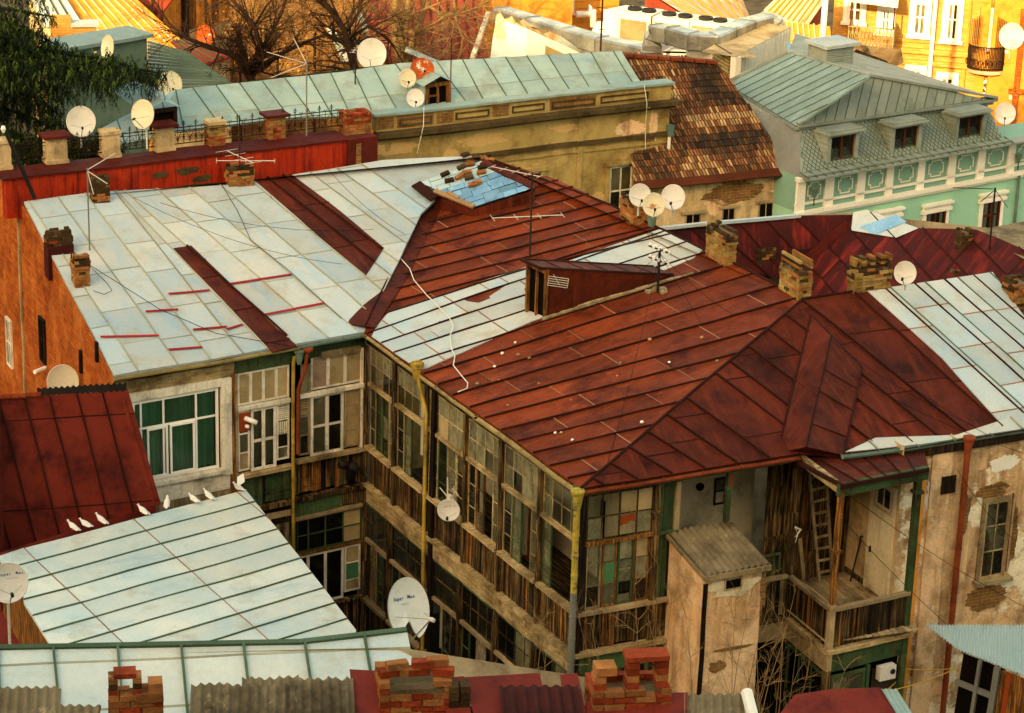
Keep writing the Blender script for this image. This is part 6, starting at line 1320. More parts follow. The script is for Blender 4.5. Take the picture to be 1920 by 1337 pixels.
# three dishes beside the leaning chimney
gp_ = FG.px(1172, 400, 0)
dish(1262, 370, 64, .6, (-8, 12), 'rightmost white dish of the three beside the leaning chimney', 'dish_white', plen=.3)
dish(1226, 384, 63, .55, (6, 18), 'yellow stained dish, lowest of the three beside the leaning chimney', 'dish_rusty', plen=.05)
dish(1200, 366, 65, .55, (10, 12), 'white dish half hidden behind the leaning chimney', 'dish_white', plen=.3)
dish(1697, 512, 61, .53, (-10, 10), 'white dish behind the wide chimney on the pale roof', 'dish_white', plen=.2)
tub = thing('tub', 'grey green metal tub standing by the leaning chimney', 'tub', FG.px(1222, 424, .05)); mb = MB(0); mb.lathe(FG.px(1222, 424, .0), Z, [(0, .1), (.26, .13), (.26, .115), (.03, .09)], 14); mb.build('body', tub, ['gutter_green'])
# masts on the green roof
aerial('mast with fan of rods beside the railing on the green roof', WRd.P(WRd.st(594, 240)[0], zt_, -.7), zup(WRd.P(WRd.st(594, 240)[0], zt_, -.7), 594, 117), [(.98, (-1, -.3, .35), 1.2, 1, 0, 0), (.98, (-.5, .2, .9), .8, 1, 0, 0), (.98, (-1, .3, -.5), 1.2, 1, 0, 0)], m='metal_grey', r=.022)
pb_ = fy(666, 158); aerial('leaning dark mast on the green roof left of the dishes', pb_, zup(pb_, 655, 75), [(.8, (.3, 1, .2), .5, 4, .2, .5)], r=.02)
pb_ = fy(845, 152); aerial('thin rod mast right of the attic dormer', pb_, zup(pb_, 851, 70), [], r=.018, m='rust_iron')
pb_ = fy(1126, 96); aerial('rusty mast with short crossbars on the end of the green roof', pb_, zup(pb_, 1131, -40), [(.45, (1, 0, 0), .25, 2, .1, .5), (.6, (1, 0, 0), .3, 2, .1, .5), (.3, (1, 0, 0), .2, 2, .1, .5)], r=.03, m='rust_iron', mats='rust_iron')
cable('white cable hanging from the roof edge over the yellow wall', [WY.px(795, 200, .3), WY.px(794, 235, .35), WY.px(788, 262, .3), WY.px(782, 288, .1)], .012, 'cable_white', n=4)
cable('white cable hanging down the right end of the yellow wall', [WY.px(1208, 160, .3), WY.px(1213, 195, .35), WY.px(1210, 240, .1), WY.px(1210, 280, .1)], .012, 'cable_white', n=4)
# ---------------------------------------------------------------- dark red roofs behind the right wing
gz = lambda p: Vector((p.x, p.y, 0))
drr = thing('dark_red_house', 'low house with dark red streaked metal roofs behind the chimneys', 'house', hz(1600, 480, 0))
za = 10.9
F1 = Fr(hz(1235, 431, za), hz(1600, 403, za+.3)-hz(1235, 431, za), (-WS.n*math.cos(R(20))+Z*math.sin(R(20))))
F1 = Fr(hz(1600, 403, za), hz(1600, 403, za)-hz(1235, 431, za), -(hz(1480, 525, za-1.6)-hz(1600, 403, za)))
F2 = Fr(hz(1600, 403, za), (hz(1600, 403, za)-hz(1480, 525, za-1.6)), hz(1880, 520, za-.2)-hz(1600, 403, za))
if F1.n.z < 0: F1 = Fr(F1.o, -F1.u, F1.v)
if F2.n.z < 0: F2 = Fr(F2.o, -F2.u, F2.v)
def radial(F, prs): return sorted(klin(F, a, b) for a, b in prs)
sheet_roof('roof', drr, F1, [(1232, 430), (1500, 404), (1600, 402), (1590, 430), (1478, 530), (1380, 500), (1300, 470)], radial(F1, (((1290, 426), (1345, 470)), ((1335, 422), (1400, 480)), ((1385, 416), (1450, 490)), ((1435, 411), (1500, 480)), ((1490, 406), (1535, 450)))), 3, ['roof_red_dark', 'seam_dark', 'seam_dark'], hs=.05, cross=.01)
sheet_roof('roof', drr, F2, [(1600, 402), (1640, 398), (1720, 428), (1830, 430), (1925, 470), (1925, 560), (1860, 530), (1640, 550), (1480, 560), (1478, 528), (1590, 430)], [klin(F2, a, b) for a, b in (((1500, 545), (1700, 470)), ((1530, 560), (1760, 480)))] and lines(-8, 14, .75, .25), 3, ['roof_red_dark', 'seam_dark', 'seam_dark'], hs=.05, cross=.01)
mb = MB(.01); mb.bar(F1.px(1595, 425, .05), F1.px(1485, 520, .05), .5, .02, F1.n, 0); mb.build('valley_sheet', drr, ['red_cap'])
mb = MB(.01); mb.face([F2.px(x, y, .04) for x, y in ((1600, 398), (1625, 393), (1722, 428), (1680, 446), (1596, 432))][::-1], 0); mb.face([F2.px(x, y, .06) for x, y in ((1612, 425), (1680, 402), (1700, 416), (1640, 440))][::-1], 1); mb.build('tin_patch', drr, ['roof_pale', 'blue_sheet'])
mb = MB(.02); mb.bar(hz(1235, 428, za+.1), hz(1500, 404, za+.1), .12, .08, Z, 0); mb.build('ridge_cap', drr, ['roof_pale'])
mb = MB(.01)
for a_, b_ in ((hz(1235, 432, za-.1), hz(1600, 404, za-.1)), (hz(1600, 404, za-.1), hz(1925, 440, za-.1))): mb.face([a_-WS.n*.3, b_-WS.n*.3, gz(b_)-WS.n*.3, gz(a_)-WS.n*.3])
mb.build('wall', drr, ['plaster_grey'])
chim(F1, 1420, 502, .55, .35, .6, BS, 'soot black chimney on the dark red roof behind the ridge', parent=drr, crown=1)
chim(F2, 1800, 474, .36, .3, .62, BS, 'small dark chimney on the far dark red roof', parent=drr, ragged=.6)
chim(F2, 1790, 518, .6, .3, .22, BS, 'collapsed dark chimney just above the pale roof', parent=drr, ragged=.8)
chim(FS, 1900, 570, .5, .5, .6, BA, 'brick chimney cut by the right edge of the view', crown=1)
pb_ = F2.px(1855, 468); aerial('dark mast with a fan of wires on the far dark red roof', pb_, zup(pb_, 1865, 352), [(.98, (-1, 0, 0), 1.1, 1, 0, 0), (.97, (-.8, 0, -.8), .5, 1, 0, 0), (.97, (.7, 0, -.9), .6, 1, 0, 0)], r=.025, mats='metal_dark')
flat = thing('low_shed_roof', 'sandy flat sheet roof at the right edge behind the dark red roof', 'shed', hz(1900, 480, 0)); mb = MB(.02); mb.face([hz(1826, 432, za+.3), hz(1925, 488, za+.3), hz(1925, 414, za+.3)]); mb.build('roof', flat, ['asbestos']); walls(flat, [hz(1826, 432, za+.3), hz(1925, 488, za+.3), hz(1925, 414, za+.3)], 'plaster_grey')
# ---------------------------------------------------------------- tiled roof house
zt3 = 9.2
WT = wall((1262, 342), (1488, 322), zt3); til = thing('tiled_house', 'old house with a steep roof of mottled orange and brown clay tiles', 'house', WT.P(3, 0)-Z*zt3)
FT = Fr(WT.P(0, 0, .25), WT.u, -WT.n*math.cos(R(40))+Z*math.sin(R(40)))
tp_ = [FT.st(*p) for p in ((1190, 350), (1255, 343), (1300, 338), (1400, 332), (1490, 328), (1478, 305), (1430, 235), (1370, 150), (1345, 118), (1240, 108), (1168, 104), (1180, 200))]
mb = MB(.02); tw, th = .105, .25; y = min(p[1] for p in tp_); j = 0; ymax = max(p[1] for p in tp_); xmin, xmax = min(p[0] for p in tp_), max(p[0] for p in tp_)
def inside(p, poly):
    c = False
    for i in range(len(poly)):
        (x1, y1), (x2, y2) = poly[i], poly[i-1]
        if (y1 > p[1]) != (y2 > p[1]) and p[0] < (x2-x1)*(p[1]-y1)/(y2-y1)+x1: c = not c
    return c
while y < ymax:
    x = xmin + (j % 2)*tw*.5
    while x < xmax:
        if inside((x+tw/2, y+th*.4), tp_):
            m = min(4, int(5*max(0, min(.99, .5+.9*noise.noise(Vector((x*.7, y*1.2, 1)))+random.uniform(-.3, .3))))); m = [2, 0, 1, 3, 4][m]; r = random.random(); o = random.uniform(0, .012); sk = random.uniform(-.01, .01)
            for h0, h1, w0, w1 in ((.06, .025, 0, .35), (.045, .012, .35, 1)): 
                a, b = x+tw*w0, x+tw*w1-(.022 if w1 == 1 else 0); mb.face([FT.P(a+sk, y, h0+o), FT.P(b+sk, y, h0+o), FT.P(b, y+th+.03, h1), FT.P(a, y+th+.03, h1)], m, r); mb.face([FT.P(a+sk, y, h0+o-.03), FT.P(b+sk, y, h0+o-.03), FT.P(b+sk, y, h0+o), FT.P(a+sk, y, h0+o)], m, r*.5)
            mb.face([FT.P(x+tw*.35, y, .062+o), FT.P(x+tw*.35, y+th, .02), FT.P(x+tw*.35, y+th, .0), FT.P(x+tw*.35, y, .03)], m, 0)
        x += tw
    y += th; j += 1
mb.face([FT.P(a, b, 0) for a, b in tp_], 4, .2)
mb.build('roof', til, ['tile_%d' % k for k in range(5)])
mb = MB(.03); a, b = FT.px(1165, 102, .05), FT.px(1345, 116, .05)
for k in range(8): c, d = a.lerp(b, k/8), a.lerp(b, (k+.9)/8); mb.bar(c, d, .3, .1, Z, 0)
mb.build('ridge_board', til, ['pipe_rust'])
mb = MB(.03); mb.box(FT, tp_[0][0], tp_[4][0]+.2, -.1, .2, .05, .1, 0, seg=.4); mb.build('eave_sheet', til, ['rust_iron'])
sW = WT.st(1490, 340)[0]
mb = MB(.02); mb.grid([[WT.P(s_, t, 0) for s_ in (-.8, 1, 2, 3, sW)] for t in (-9, -5, -2, 0)], 0, .5); mb.face([WT.P(sW, -9, 0), WT.P(sW, -9, -5), WT.P(sW, -.5, -5), WT.P(sW, 0, 0)], 0); mb.build('wall', til, ['plaster_beige'])
Hs = H; H = til
for x, y, rx, ry, m in ((1375, 360, 1.0, .35, 'brick_wall_old'), (1340, 390, .5, .25, 'plaster_pink'), (1450, 350, .4, .2, 'plaster_old')): patch(WT, x, y, rx, ry, m, n=.008)
H = Hs
for x0, x1, y0, y1 in ((1278, 1318, 425, 398), (1347, 1383, 412, 388), (1416, 1455, 403, 378)):
    a, b = WT.st(x0, y0), WT.st(x1, y1); mb = MB(.01); mb.box(WT, a[0]-.05, b[0]+.05, b[1], b[1]+.08, 0, .08); mb.build('lintel', til, ['wood_grey']); win(til, WT, a[0]+.1, b[0]-.08, b[1]-.8, b[1], [.5], [], 'wood_grey', ['interior_dark'], fw=.04, n0=0, n1=.03)
H = Hs
# ---------------------------------------------------------------- mint green mansard building
zg = 9.4
WM = wall((1493, 398), (1925, 318), zg-1.15)
sM = WM.st(1930, 320)[0]; gm = thing('mint_building', 'mint green and cream building with grey green mansard roof and three dormers', 'building', WM.P(4, 0)-Z*WM.P(0, 0).z)
def wm(x, y, o=0): return WM.st(x, y, o)
tE = (wm(1495, 325)[1]+wm(1900, 268)[1])/2
mb = MB(.0); mb.box(WM, 0, sM+3, -9, 0, -1.4, 0, 0); mb.box(WM, 0, sM+3, 0, tE, -1.4, -.02, 1); mb.build('wall', gm, ['plaster_mint', 'plaster_mint_dark'])
mb = MB(0); mb.box(WM, -.1, sM+3, -.1, .02, 0, .16, 0); mb.box(WM, -.05, sM+3, -.2, -.1, 0, .08, 0); mb.box(WM, -.1, sM+3, .2, .27, -.02, .05, 0); mb.box(WM, -.12, sM+3, tE-.12, tE, -.02, .2, 0); mb.build('cornice', gm, ['plaster_white'])
xs_ = [(1493, 1508), (1545, 1562), (1605, 1620), (1659, 1672), (1717, 1730), (1773, 1787), (1827, 1841), (1883, 1896)]
for k, (x0, x1) in enumerate(xs_):
    s0, s1 = wm(x0, 350)[0], wm(x1, 350)[0]; mb = MB(0); mb.box(WM, s0, max(s1, s0+.2), .0, tE-.1, -.02, .05+(.03 if k == 0 else 0), 0); mb.build('pilaster', gm, ['plaster_white'])
mids = [(1512, 1541), (1568, 1600), (1624, 1656), (1680, 1712), (1735, 1768), (1790, 1823), (1845, 1878), (1900, 1930)]
for k, (x0, x1) in enumerate(mids):
    s0, s1 = wm(x0, 350)[0], wm(x1, 350)[0]; c = (s0+s1)/2; w = (s1-s0)/2; t0_, t1_ = .36, tE-.26; ch = .1; mb = MB(0)
    o = [(c-w*.8, t0_+ch), (c-w*.8+ch, t0_+ch), (c-w*.8+ch, t0_), (c+w*.8-ch, t0_), (c+w*.8-ch, t0_+ch), (c+w*.8, t0_+ch), (c+w*.8, t1_-ch), (c+w*.8-ch, t1_-ch), (c+w*.8-ch, t1_), (c-w*.8+ch, t1_), (c-w*.8+ch, t1_-ch), (c-w*.8, t1_-ch)]
    for i in range(len(o)): p, q = o[i], o[(i+1) % len(o)]; mb.bar(WM.P(*p, .01), WM.P(*q, .01), .03, .03, WM.n)
    mb.build('frieze_panel', gm, ['plaster_white'])
for x, y in ((1527, 365), (1910, 300)):
    p = WM.px(x, y, .22); lt = thing('wall_lantern', 'small dark wall lantern on the %s panel of the mint frieze' % ('first' if x < 1600 else 'last'), 'lantern', p); mb = MB(0); mb.bar(WM.px(x, y-8, 0), p+Z*.18, .04, .04); mb.tube([p-Z*.35, p-Z*.1], .02, 5); mb.build('bracket', lt, ['metal_dark']); mb = MB(0); mb.lathe(p-Z*.1, Z, [(0, .04), (.28, .11), (.3, .13), (.36, .04)], 6); mb.build('lamp', lt, ['gutter_green'])
for x0, x1, y1 in ((1735, 1772, 400), (1842, 1875, 380), (1645, 1680, 412)):
    a, b = wm(x0, y1), wm(x1, y1); w0, w1 = a[0], b[0]; t1_ = a[1]; mb = MB(0)
    for (p, q_) in ((w0-.12, w0), (w1, w1+.12)): mb.box(WM, p, q_, t1_-1.6, t1_, 0, .07)
    mb.box(WM, w0-.2, w1+.2, t1_, t1_+.1, 0, .12); mb.box(WM, w0-.14, w1+.14, t1_+.1, t1_+.24, 0, .1); mb.box(WM, w0-.2, w1+.2, t1_+.24, t1_+.32, 0, .18)
    mb.build('window_surround', gm, ['plaster_white'])
    f = win(gm, WM, w0, w1, t1_-1.6, t1_, [.5], [.7], 'rust_iron', ['glass_clear'], fw=.06, mw=.06, n0=.01, n1=.05)
    mb = MB(0); mb.box(WM, w0, w1, t1_-1.6, t1_, -.0, .005, 0); mb.box(WM, w0+.1, w0+.25, t1_-1.6, t1_, .005, .012, 1); mb.box(WM, w1-.25, w1-.12, t1_-1.6, t1_, .005, .012, 1); mb.build('curtain', f, ['interior_dark', 'curtain_white'])  # black backing sheet paints the unlit room behind the pale curtain strips
Hs = H; H = gm; sp = wm(1906, 340)[0]; downpipe('downpipe', [WM.P(sp, 0, .1), WM.P(sp, -5, .1)], .05, 'gutter_green'); H = Hs
# mansard slopes
mt = hz(1498, 238, zg+2.1)
A0 = WM.P(0, tE, .1); A1 = WM.px(1900, 262, -.2); ins = 1.0
zm = WM.shift(-ins).st(1497, 236)[1]
WMi = WM.shift(-ins); B0 = WMi.px(1497, 236); B1 = WMi.px(1848, 190); 
A1 = WM.P(WM.st(1880, 262)[0], tE, .1)
FMm = Fr(A0, A1-A0, B0-A0); 
mb = MB(0); mb.face([A0, A1, B1, B0], 0, .5); mb.face([A0, B0, B0-WM.n*6-WM.u*.0, A0-WM.n*7], 1, .6); mb.face([A1, A1-WM.n*7, B1-WM.n*5, B1], 1, .4)
wL, wR = (B0-A0).length, (A1-A0).length
q_ = .0
for k in range(-12, int(wR/.16)+14):
    for sg in (1, -1):
        H_ = FMm.st(1497, 238)[1]; s0 = k*.17; pts = [(s0, 0), (s0+sg*H_*.75, H_)]
        p, q = pts
        lo_ = lambda t: 0+(FMm.st(1497, 236)[0])*t/H_; hi_ = lambda t: wR+(FMm.st(1848, 190)[0]-wR)*t/H_
        seg_ = [(p[0]+(q[0]-p[0])*i/10, H_*i/10) for i in range(11)]; seg_ = [z_ for z_ in seg_ if lo_(z_[1]) <= z_[0] <= hi_(z_[1])]
        if len(seg_) > 1: mb.bar(FMm.P(*seg_[0], .006), FMm.P(*seg_[-1], .006), .014, .012, FMm.n, 2, seg=9)
mb.build('mansard_slope', gm, ['roof_grey_green', 'metal_grey', 'seam_green'])
mb = MB(.0); mb.bar(A0+WM.n*.2+Z*.02, WM.P(sM+3, tE+.02, .2), .5, .06, Z, 0); mb.bar(A0+WM.n*.1+Z*.1, A1+WM.n*.1+Z*.1, .3, .05, Z, 0)
for k in range(26): c = A0.lerp(A1, k/25); mb.bar(c+WM.n*.4+Z*.07, c-WM.n*.05+Z*.16, .03, .03, Z, 1)
mb.build('eave_flashing', gm, ['roof_grey_green', 'seam_green'])
mb = MB(0); mb.bar(WMi.P(WMi.st(1494, 240)[0], zm, .0), B1+WM.u*.25, .25, .22, Z, 0); mb.build('eave_moulding', gm, ['roof_grey_green'])
# upper hip roof
c0 = B0+Z*.1+WM.n*.2-WM.u*.2; c1 = B1+Z*.1+WM.n*.2+WM.u*.3; hzr = c0.z
apx0 = hz(1630, 143, hzr+1.15); apx1 = hz(1477, 99, hzr+1.15); lf = hz(1366, 154, hzr)
FH1 = Fr(c0, c1-c0, apx0-c0); sheet_roof('hip_roof', gm, FH1, [FH1.st(1493, 236), FH1.st(1852, 186), FH1.st(1630, 143)], lines(-1, 9, .42, .35), 9, ['roof_grey_green', 'seam_green', 'seam_green'], hs=.02, ws=.018, cross=0, pxl=False, amp=0)
FH2 = Fr(lf, c0-lf, apx1-lf); sheet_roof('hip_roof', gm, FH2, [FH2.st(1362, 156), FH2.st(1493, 236), FH2.st(1630, 143), FH2.st(1477, 99)], [klin(FH2, a, b) for a, b in (((1375, 162), (1500, 108)), ((1392, 173), (1530, 115)), ((1410, 184), (1555, 122)), ((1430, 197), (1580, 129)), ((1452, 211), (1600, 135)), ((1472, 222), (1618, 140)))] and lines(-1, 9, .5, FH2.st(1477, 99)[0]/max(.1, FH2.st(1477, 99)[1])), 9, ['roof_slate_green', 'gutter_green', 'gutter_green'], hs=.03, ws=.02, cross=0, pxl=False, amp=0)
mb = MB(0)
for a, b in ((c0, apx0), (apx0, apx1), (apx0, c1), (apx1, lf), (c0-Z*.16, lf-Z*.16), (c0-Z*.08, c1-Z*.08)): mb.bar(a+Z*.04, b+Z*.04, .14, .08, Z, 0)
mb.face([apx0, c1, c1-WM.n*7, apx1+WM.u*2-WM.n*2], 0, .5); mb.face([apx0, apx1+WM.u*2-WM.n*2, apx1], 0, .5); mb.build('hip_cap', gm, ['roof_grey_green'])
# big vent box on the ridge
vb = Fr(hz(1548, 122, hzr+1.1), WM.u, Z); mb = MB(0); vh = vb.st(1545, 92)[1]; vw = vb.st(1599, 118)[0]
mb.box(vb, 0, vw, -.4, vh, -.9, 0, 0)
for k in range(7): mb.box(vb, .03, vw-.03, k*vh/7, k*vh/7+.03, 0, .025, 1)
mb.build('vent_box', gm, ['roof_grey_green', 'roof_grey_green']); mb = MB(0); mb.box(vb, -.12, vw+.15, vh, vh+.1, -1.0, .15); mb.build('vent_cap', gm, ['roof_pale'])
# mansard dormers
for x0, x1, yb_, yt_, tx0, tx1, ty in ((1555, 1600, 304, 258, 1530, 1610, 252), (1674, 1718, 288, 242, 1650, 1728, 235), (1794, 1838, 268, 222, 1768, 1848, 214)):
    Wd = WM.shift(-.12); a, b = Wd.st(x0, yb_), Wd.st(x1, yb_); tt = Wd.st(x0, yt_)[1]; mb = MB(0); w0, w1, z0 = a[0], b[0], a[1]
    mb.box(Wd, w0-.14, w0, z0, tt, -.9, .04, 0); mb.box(Wd, w1, w1+.14, z0, tt, -.9, .04, 0); mb.box(Wd, w0-.14, w1+.14, tt, tt+.1, -.7, .05, 0)
    for k in range(6): mb.box(Wd, w0-.16, w0-.14, z0+.05+k*(tt-z0)/6, z0+.08+k*(tt-z0)/6, -.85, .02, 0)
    dm = mb.build('dormer', gm, ['roof_grey_green']); mb = MB(0); mb.box(Wd, w0-.26, w1+.24, tt+.1, tt+.16, -.5, .22, 0); mb.box(Wd, w0-.2, w1+.18, tt+.16, tt+.21, -.5, .15, 0); mb.build('dormer_roof', dm, ['roof_grey_green'])
    f = win(gm, Wd, w0, w1, z0, tt, [.5], [], 'rust_iron', ['glass_clear'], fw=.05, mw=.06, n0=-.1, n1=-.04, label=None)
    mb = MB(0); mb.box(Wd, w0, w1, z0, tt, -.35, -.3, 0); mb.box(Wd, w0+.08, w0+.2, z0, tt, -.2, -.19, 1); mb.box(Wd, (w0+w1)/2+.06, (w0+w1)/2+.16, z0, tt, -.2, -.19, 1); mb.build('curtain', f, ['interior_dark', 'curtain_white'])  # dark backing stands for the unlit dormer room, pale strips are curtains
# ---------------------------------------------------------------- sunlit quarter in the background
def pv(x, y, d): return dist_at(x, y, d)
def F3(a, b, c):
    f = Fr(a, b-a, c-a)
    return f if f.n.dot(CAM-f.o) > 0 else Fr(a, a-b, c-a)
def vface(x0, x1, y, d0, d1): a, b = pv(x0, y, d0), pv(x1, y, d1); b.z = a.z; return Fr(a, b-a, Z)
def quadslab(parent, name, pts, m, th=.12, label=None, rib=None, ribm='seam_grime', n=8):
    """sloping sheet given by 4 corners a,b (near edge) c,d (far edge)"""
    a, b, c, d = pts; mb = MB(.02)
    for k in range(n):
        p, q, r, s = a.lerp(b, k/n), a.lerp(b, (k+1)/n), d.lerp(c, (k+1)/n), d.lerp(c, k/n)
        mb.face([p, q, r, s], 0); mb.face([p-Z*th, q-Z*th, q, p], 0)
        if rib and k: mb.bar(p+Z*.03, s+Z*.03, .05, .06, Z, 1)
    return mb.build(name, parent, [m, ribm], label=label)
def gzero(p): return Vector((p.x, p.y, 0))
# orange sunlit roof, pale roof and brick parapet, top left
o1 = thing('ochre_roof_house', 'house with a long sunlit ochre orange metal roof at the top left', 'house', gzero(pv(250, 60, 104)))
pts = [pv(160, 52, 100), pv(352, 82, 100), pv(240, -22, 124), pv(95, -22, 124)]
pts = [hz(165, 56, 7.2), hz(352, 86, 7.2), hz(225, -30, 8.1), hz(105, -30, 8.1)]
quadslab(o1, 'roof', pts, 'roof_ochre', rib=True, ribm='plaster_pink', n=9); walls(o1, pts, 'stucco_orange')
p1 = thing('pale_roof_house', 'pale sheet roof slope between the cedar and the ochre roof', 'house', gzero(pv(110, 40, 98)))
pts = [hz(80, 45, 7.4), hz(158, 50, 7.4), hz(110, -25, 8.2), hz(50, -25, 8.2)]
quadslab(p1, 'roof', pts, 'roof_pale', rib=True, n=4); walls(p1, pts, 'plaster_beige')
bp = thing('brick_parapet', 'low sunlit brick parapet with pale coping beside the cedar', 'wall', gzero(pv(140, 70, 93)))
f = vface(95, 181, 75, 93, 93); a = f.st(118, 72); L = f.st(181, 70)[0]; h1 = f.st(130, 33)[1]; h2 = f.st(150, 50)[1]; s1 = f.st(133, 50)[0]
mb = MB(.01); mb.box(f, 0, s1, -6, h1, -.5, 0); mb.box(f, s1, L, -6, h2, -.5, 0); mb.build('wall', bp, ['brick_facade']); mb = MB(.01); mb.box(f, s1, L+.1, h2, h2+.12, -.6, .08); mb.build('coping', bp, ['roof_pale'])
# teal attic wall with pale roof
tl = thing('teal_attic', 'teal sheet clad attic wall under a pale metal roof behind the cedar branch', 'attic', gzero(pv(200, 100, 90)))
f = vface(118, 277, 135, 88, 90); L = f.st(277, 135)[0]; hh = (f.st(277, 76)[1]+f.st(130, 86)[1])/2
mb = MB(.01); mb.box(f, 0, L, -8, hh, -1, 0); mb.build('wall', tl, ['gutter_green']); mb = MB(.01); mb.box(f, -.2, L+.15, hh, hh+.1, -1, .2, 0)
mb.build('roof_edge', tl, ['roof_slate_green'])
pts = [f.P(-.2, hh+.12, .2), f.P(L+.15, hh+.12, .2), f.P(L, hh+.2, -1.1), f.P(-.2, hh+.2, -1.1)]; quadslab(tl, 'roof', pts, 'roof_slate_green', rib=False, n=7)
rb2 = thing('ribbed_roof_house', 'pale closely ribbed roof slope right of the teal attic', 'house', gzero(pv(340, 130, 92)))
pts = [hz(278, 168, 8.4), hz(440, 160, 8.4), hz(350, 96, 9.2), hz(277, 72, 9.5)]; mb = MB(.02)
for k in range(14):
    a, b = pts[0].lerp(pts[3], k/14), pts[1].lerp(pts[2], k/14); c, d = pts[1].lerp(pts[2], (k+1)/14), pts[0].lerp(pts[3], (k+1)/14); mb.face([a, b, c-Z*.05, d-Z*.05], 0); mb.bar(a, b, .06, .07, Z, 1)
mb.build('roof', rb2, ['roof_pale', 'gutter_green']); walls(rb2, pts, 'plaster_beige')
r3 = thing('red_sheet_house', 'faded red sheet roof below the ochre roof', 'house', gzero(pv(370, 105, 98)))
pts = [hz(365, 125, 7.6), hz(430, 106, 7.6), hz(350, 72, 8.1), hz(318, 78, 8.1)]; quadslab(r3, 'roof', pts, 'roof_red_warm', rib=True, n=5); walls(r3, pts, 'plaster_beige')
# wooden house
wh = thing('plank_house', 'sunlit plank gabled house above a cream plaster wall behind the bare trees', 'house', gzero(pv(400, 50, 112)))
f = vface(285, 475, 95, 108, 113); L = f.st(475, 95)[0]; h1 = f.st(400, 44)[1]
clad('plank_wall', f, 0, L*.98, h1, h1+2.6, ['stucco_orange', 'roof_ochre', 'wood_orange'], .22, parent=wh); mb = MB(.01); mb.box(f, L*.3, L, -7, h1, -4, -.05); mb.build('wall', wh, ['plaster_beige']); mb = MB(.01); mb.box(f, 0, L*.3, -7, h1, -4, -.1); mb.build('lower_wall', wh, ['wood_brown'])
s_ = f.st(343, 20)[0]; mb = MB(0); mb.box(f, s_-.12, s_+.16, h1-.6, h1+2.6, 0, .2); mb.build('corner_board', wh, ['wood_dark'])
quadslab(wh, 'roof', [f.P(-1, h1+.5, .6), f.P(L*.35, h1+3.0, .6), f.P(L*.35, h1+3.4, -3), f.P(-1, h1+.9, -3)], 'roof_red_warm', n=4)
quadslab(wh, 'roof', [f.P(-2.4, h1-.2, .5), f.P(-.2, h1+1.4, .5), f.P(-.2, h1+2.2, -3), f.P(-2.4, h1+.4, -3)], 'roof_brown_dark', n=4)
dish(385, 66, 103, .75, (6, 20), 'round rusty dish in front of the sunlit plank house', 'dish_rust_full', plen=.6)
# brown tiled walls and slopes behind the bare trees
bt = thing('brown_wall_house', 'shadowed brown tiled gable behind the dark bare tree', 'house', gzero(pv(560, 80, 110)))
f = vface(445, 690, 150, 110, 112); L = f.st(690, 150)[0]; t1_ = f.st(560, -10)[1]
mb = MB(.02); mb.box(f, 0, L, -8, t1_+1.5, -1, 0); mb.build('wall', bt, ['brick_wall_old'])
for x0, x1, yy in ((640, 690, 110),):
    mb = MB(0); mb.bar(f.px(618, 50, .2), f.px(650, 115, .2), .3, .1, f.n); mb.bar(f.px(670, 20, .2), f.px(700, 85, .2), .25, .1, f.n); mb.build('flashing', bt, ['roof_pale'])
# large red orange roof in the middle
rr = thing('red_roof_house', 'broad sunlit red roof behind the pale barked tree', 'house', gzero(pv(780, 70, 112)))
pts = [hz(690, 112, 7.6), hz(915, 112, 7.2), hz(900, -25, 9.1), hz(690, -25, 9.1)]; quadslab(rr, 'roof', pts, 'roof_red_warm', rib=True, ribm='roof_brown_dark', n=13); walls(rr, pts, 'stucco_orange')
mb = MB(.01); mb.bar(hz(885, 112, 7.9), hz(916, 24, 8.9), .18, .14, Z); mb.build('verge_board', rr, ['wood_white'])
mb = MB(.01); mb.bar(hz(760, 92, 8.4), hz(828, 122, 7.8), .3, .14, Z); mb.build('ridge_sheet', rr, ['roof_pale'])
# orange stucco block
ob = thing('orange_block', 'bright orange stuccoed wall of a block behind the long silver duct', 'building', gzero(pv(1000, 30, 106)))
f = vface(930, 1072, 60, 104, 105); L = f.st(1072, 60)[0]; mb = MB(.01); mb.box(f, 0, L, -8, f.st(1000, -30)[1], -5, 0); mb.build('wall', ob, ['stucco_orange'])
f2 = vface(1072, 1158, 70, 107, 108); L2 = f2.st(1158, 70)[0]; mb = MB(.01)
for k in range(16): mb.box(f2, 0, L2, -3+k*.3, -2.72+k*.3, -.2, .0+.02*(k % 2))
mb.build('slatted_wall', ob, ['stucco_orange'])
mb = MB(0); mb.tube([f2.px(1074, 0, .3), f2.px(1074, 25, .3), f2.px(1082, 30, .4)], .06, 6); mb.tube([f2.px(1080, 27, .5), f2.px(1105, 26, .6), f2.px(1107, 12, .6), f2.px(1112, 20, .6), f2.px(1112, 50, .6)], .14, 8); mb.build('vent_pipe', ob, ['plaster_white'])
# pale tarpaulin roof under the duct
tp = thing('sagging_canvas_roof', 'white and ochre canvas roof sagging below the long silver duct', 'canopy', gzero(pv(980, 80, 96)))
mb = MB(.05); rows = []
for j in range(7):
    a, b = hz(918+j*2, 112-j*14, 8.6+j*.25), hz(1120-j*22, 104-j*10, 8.6+j*.25); rows.append([a.lerp(b, k/8)+Z*(.12*math.sin(k*2.1+j)) for k in range(9)])
mb.grid(rows[:4], 0, .6); mb.grid(rows[3:], 1, .4); mb.build('canvas', tp, ['roof_pale', 'roof_pale_rust'])
walls(tp, [rows[0][0], rows[0][-1], rows[-1][-1], rows[-1][0]], 'plaster_white', inset=.05)
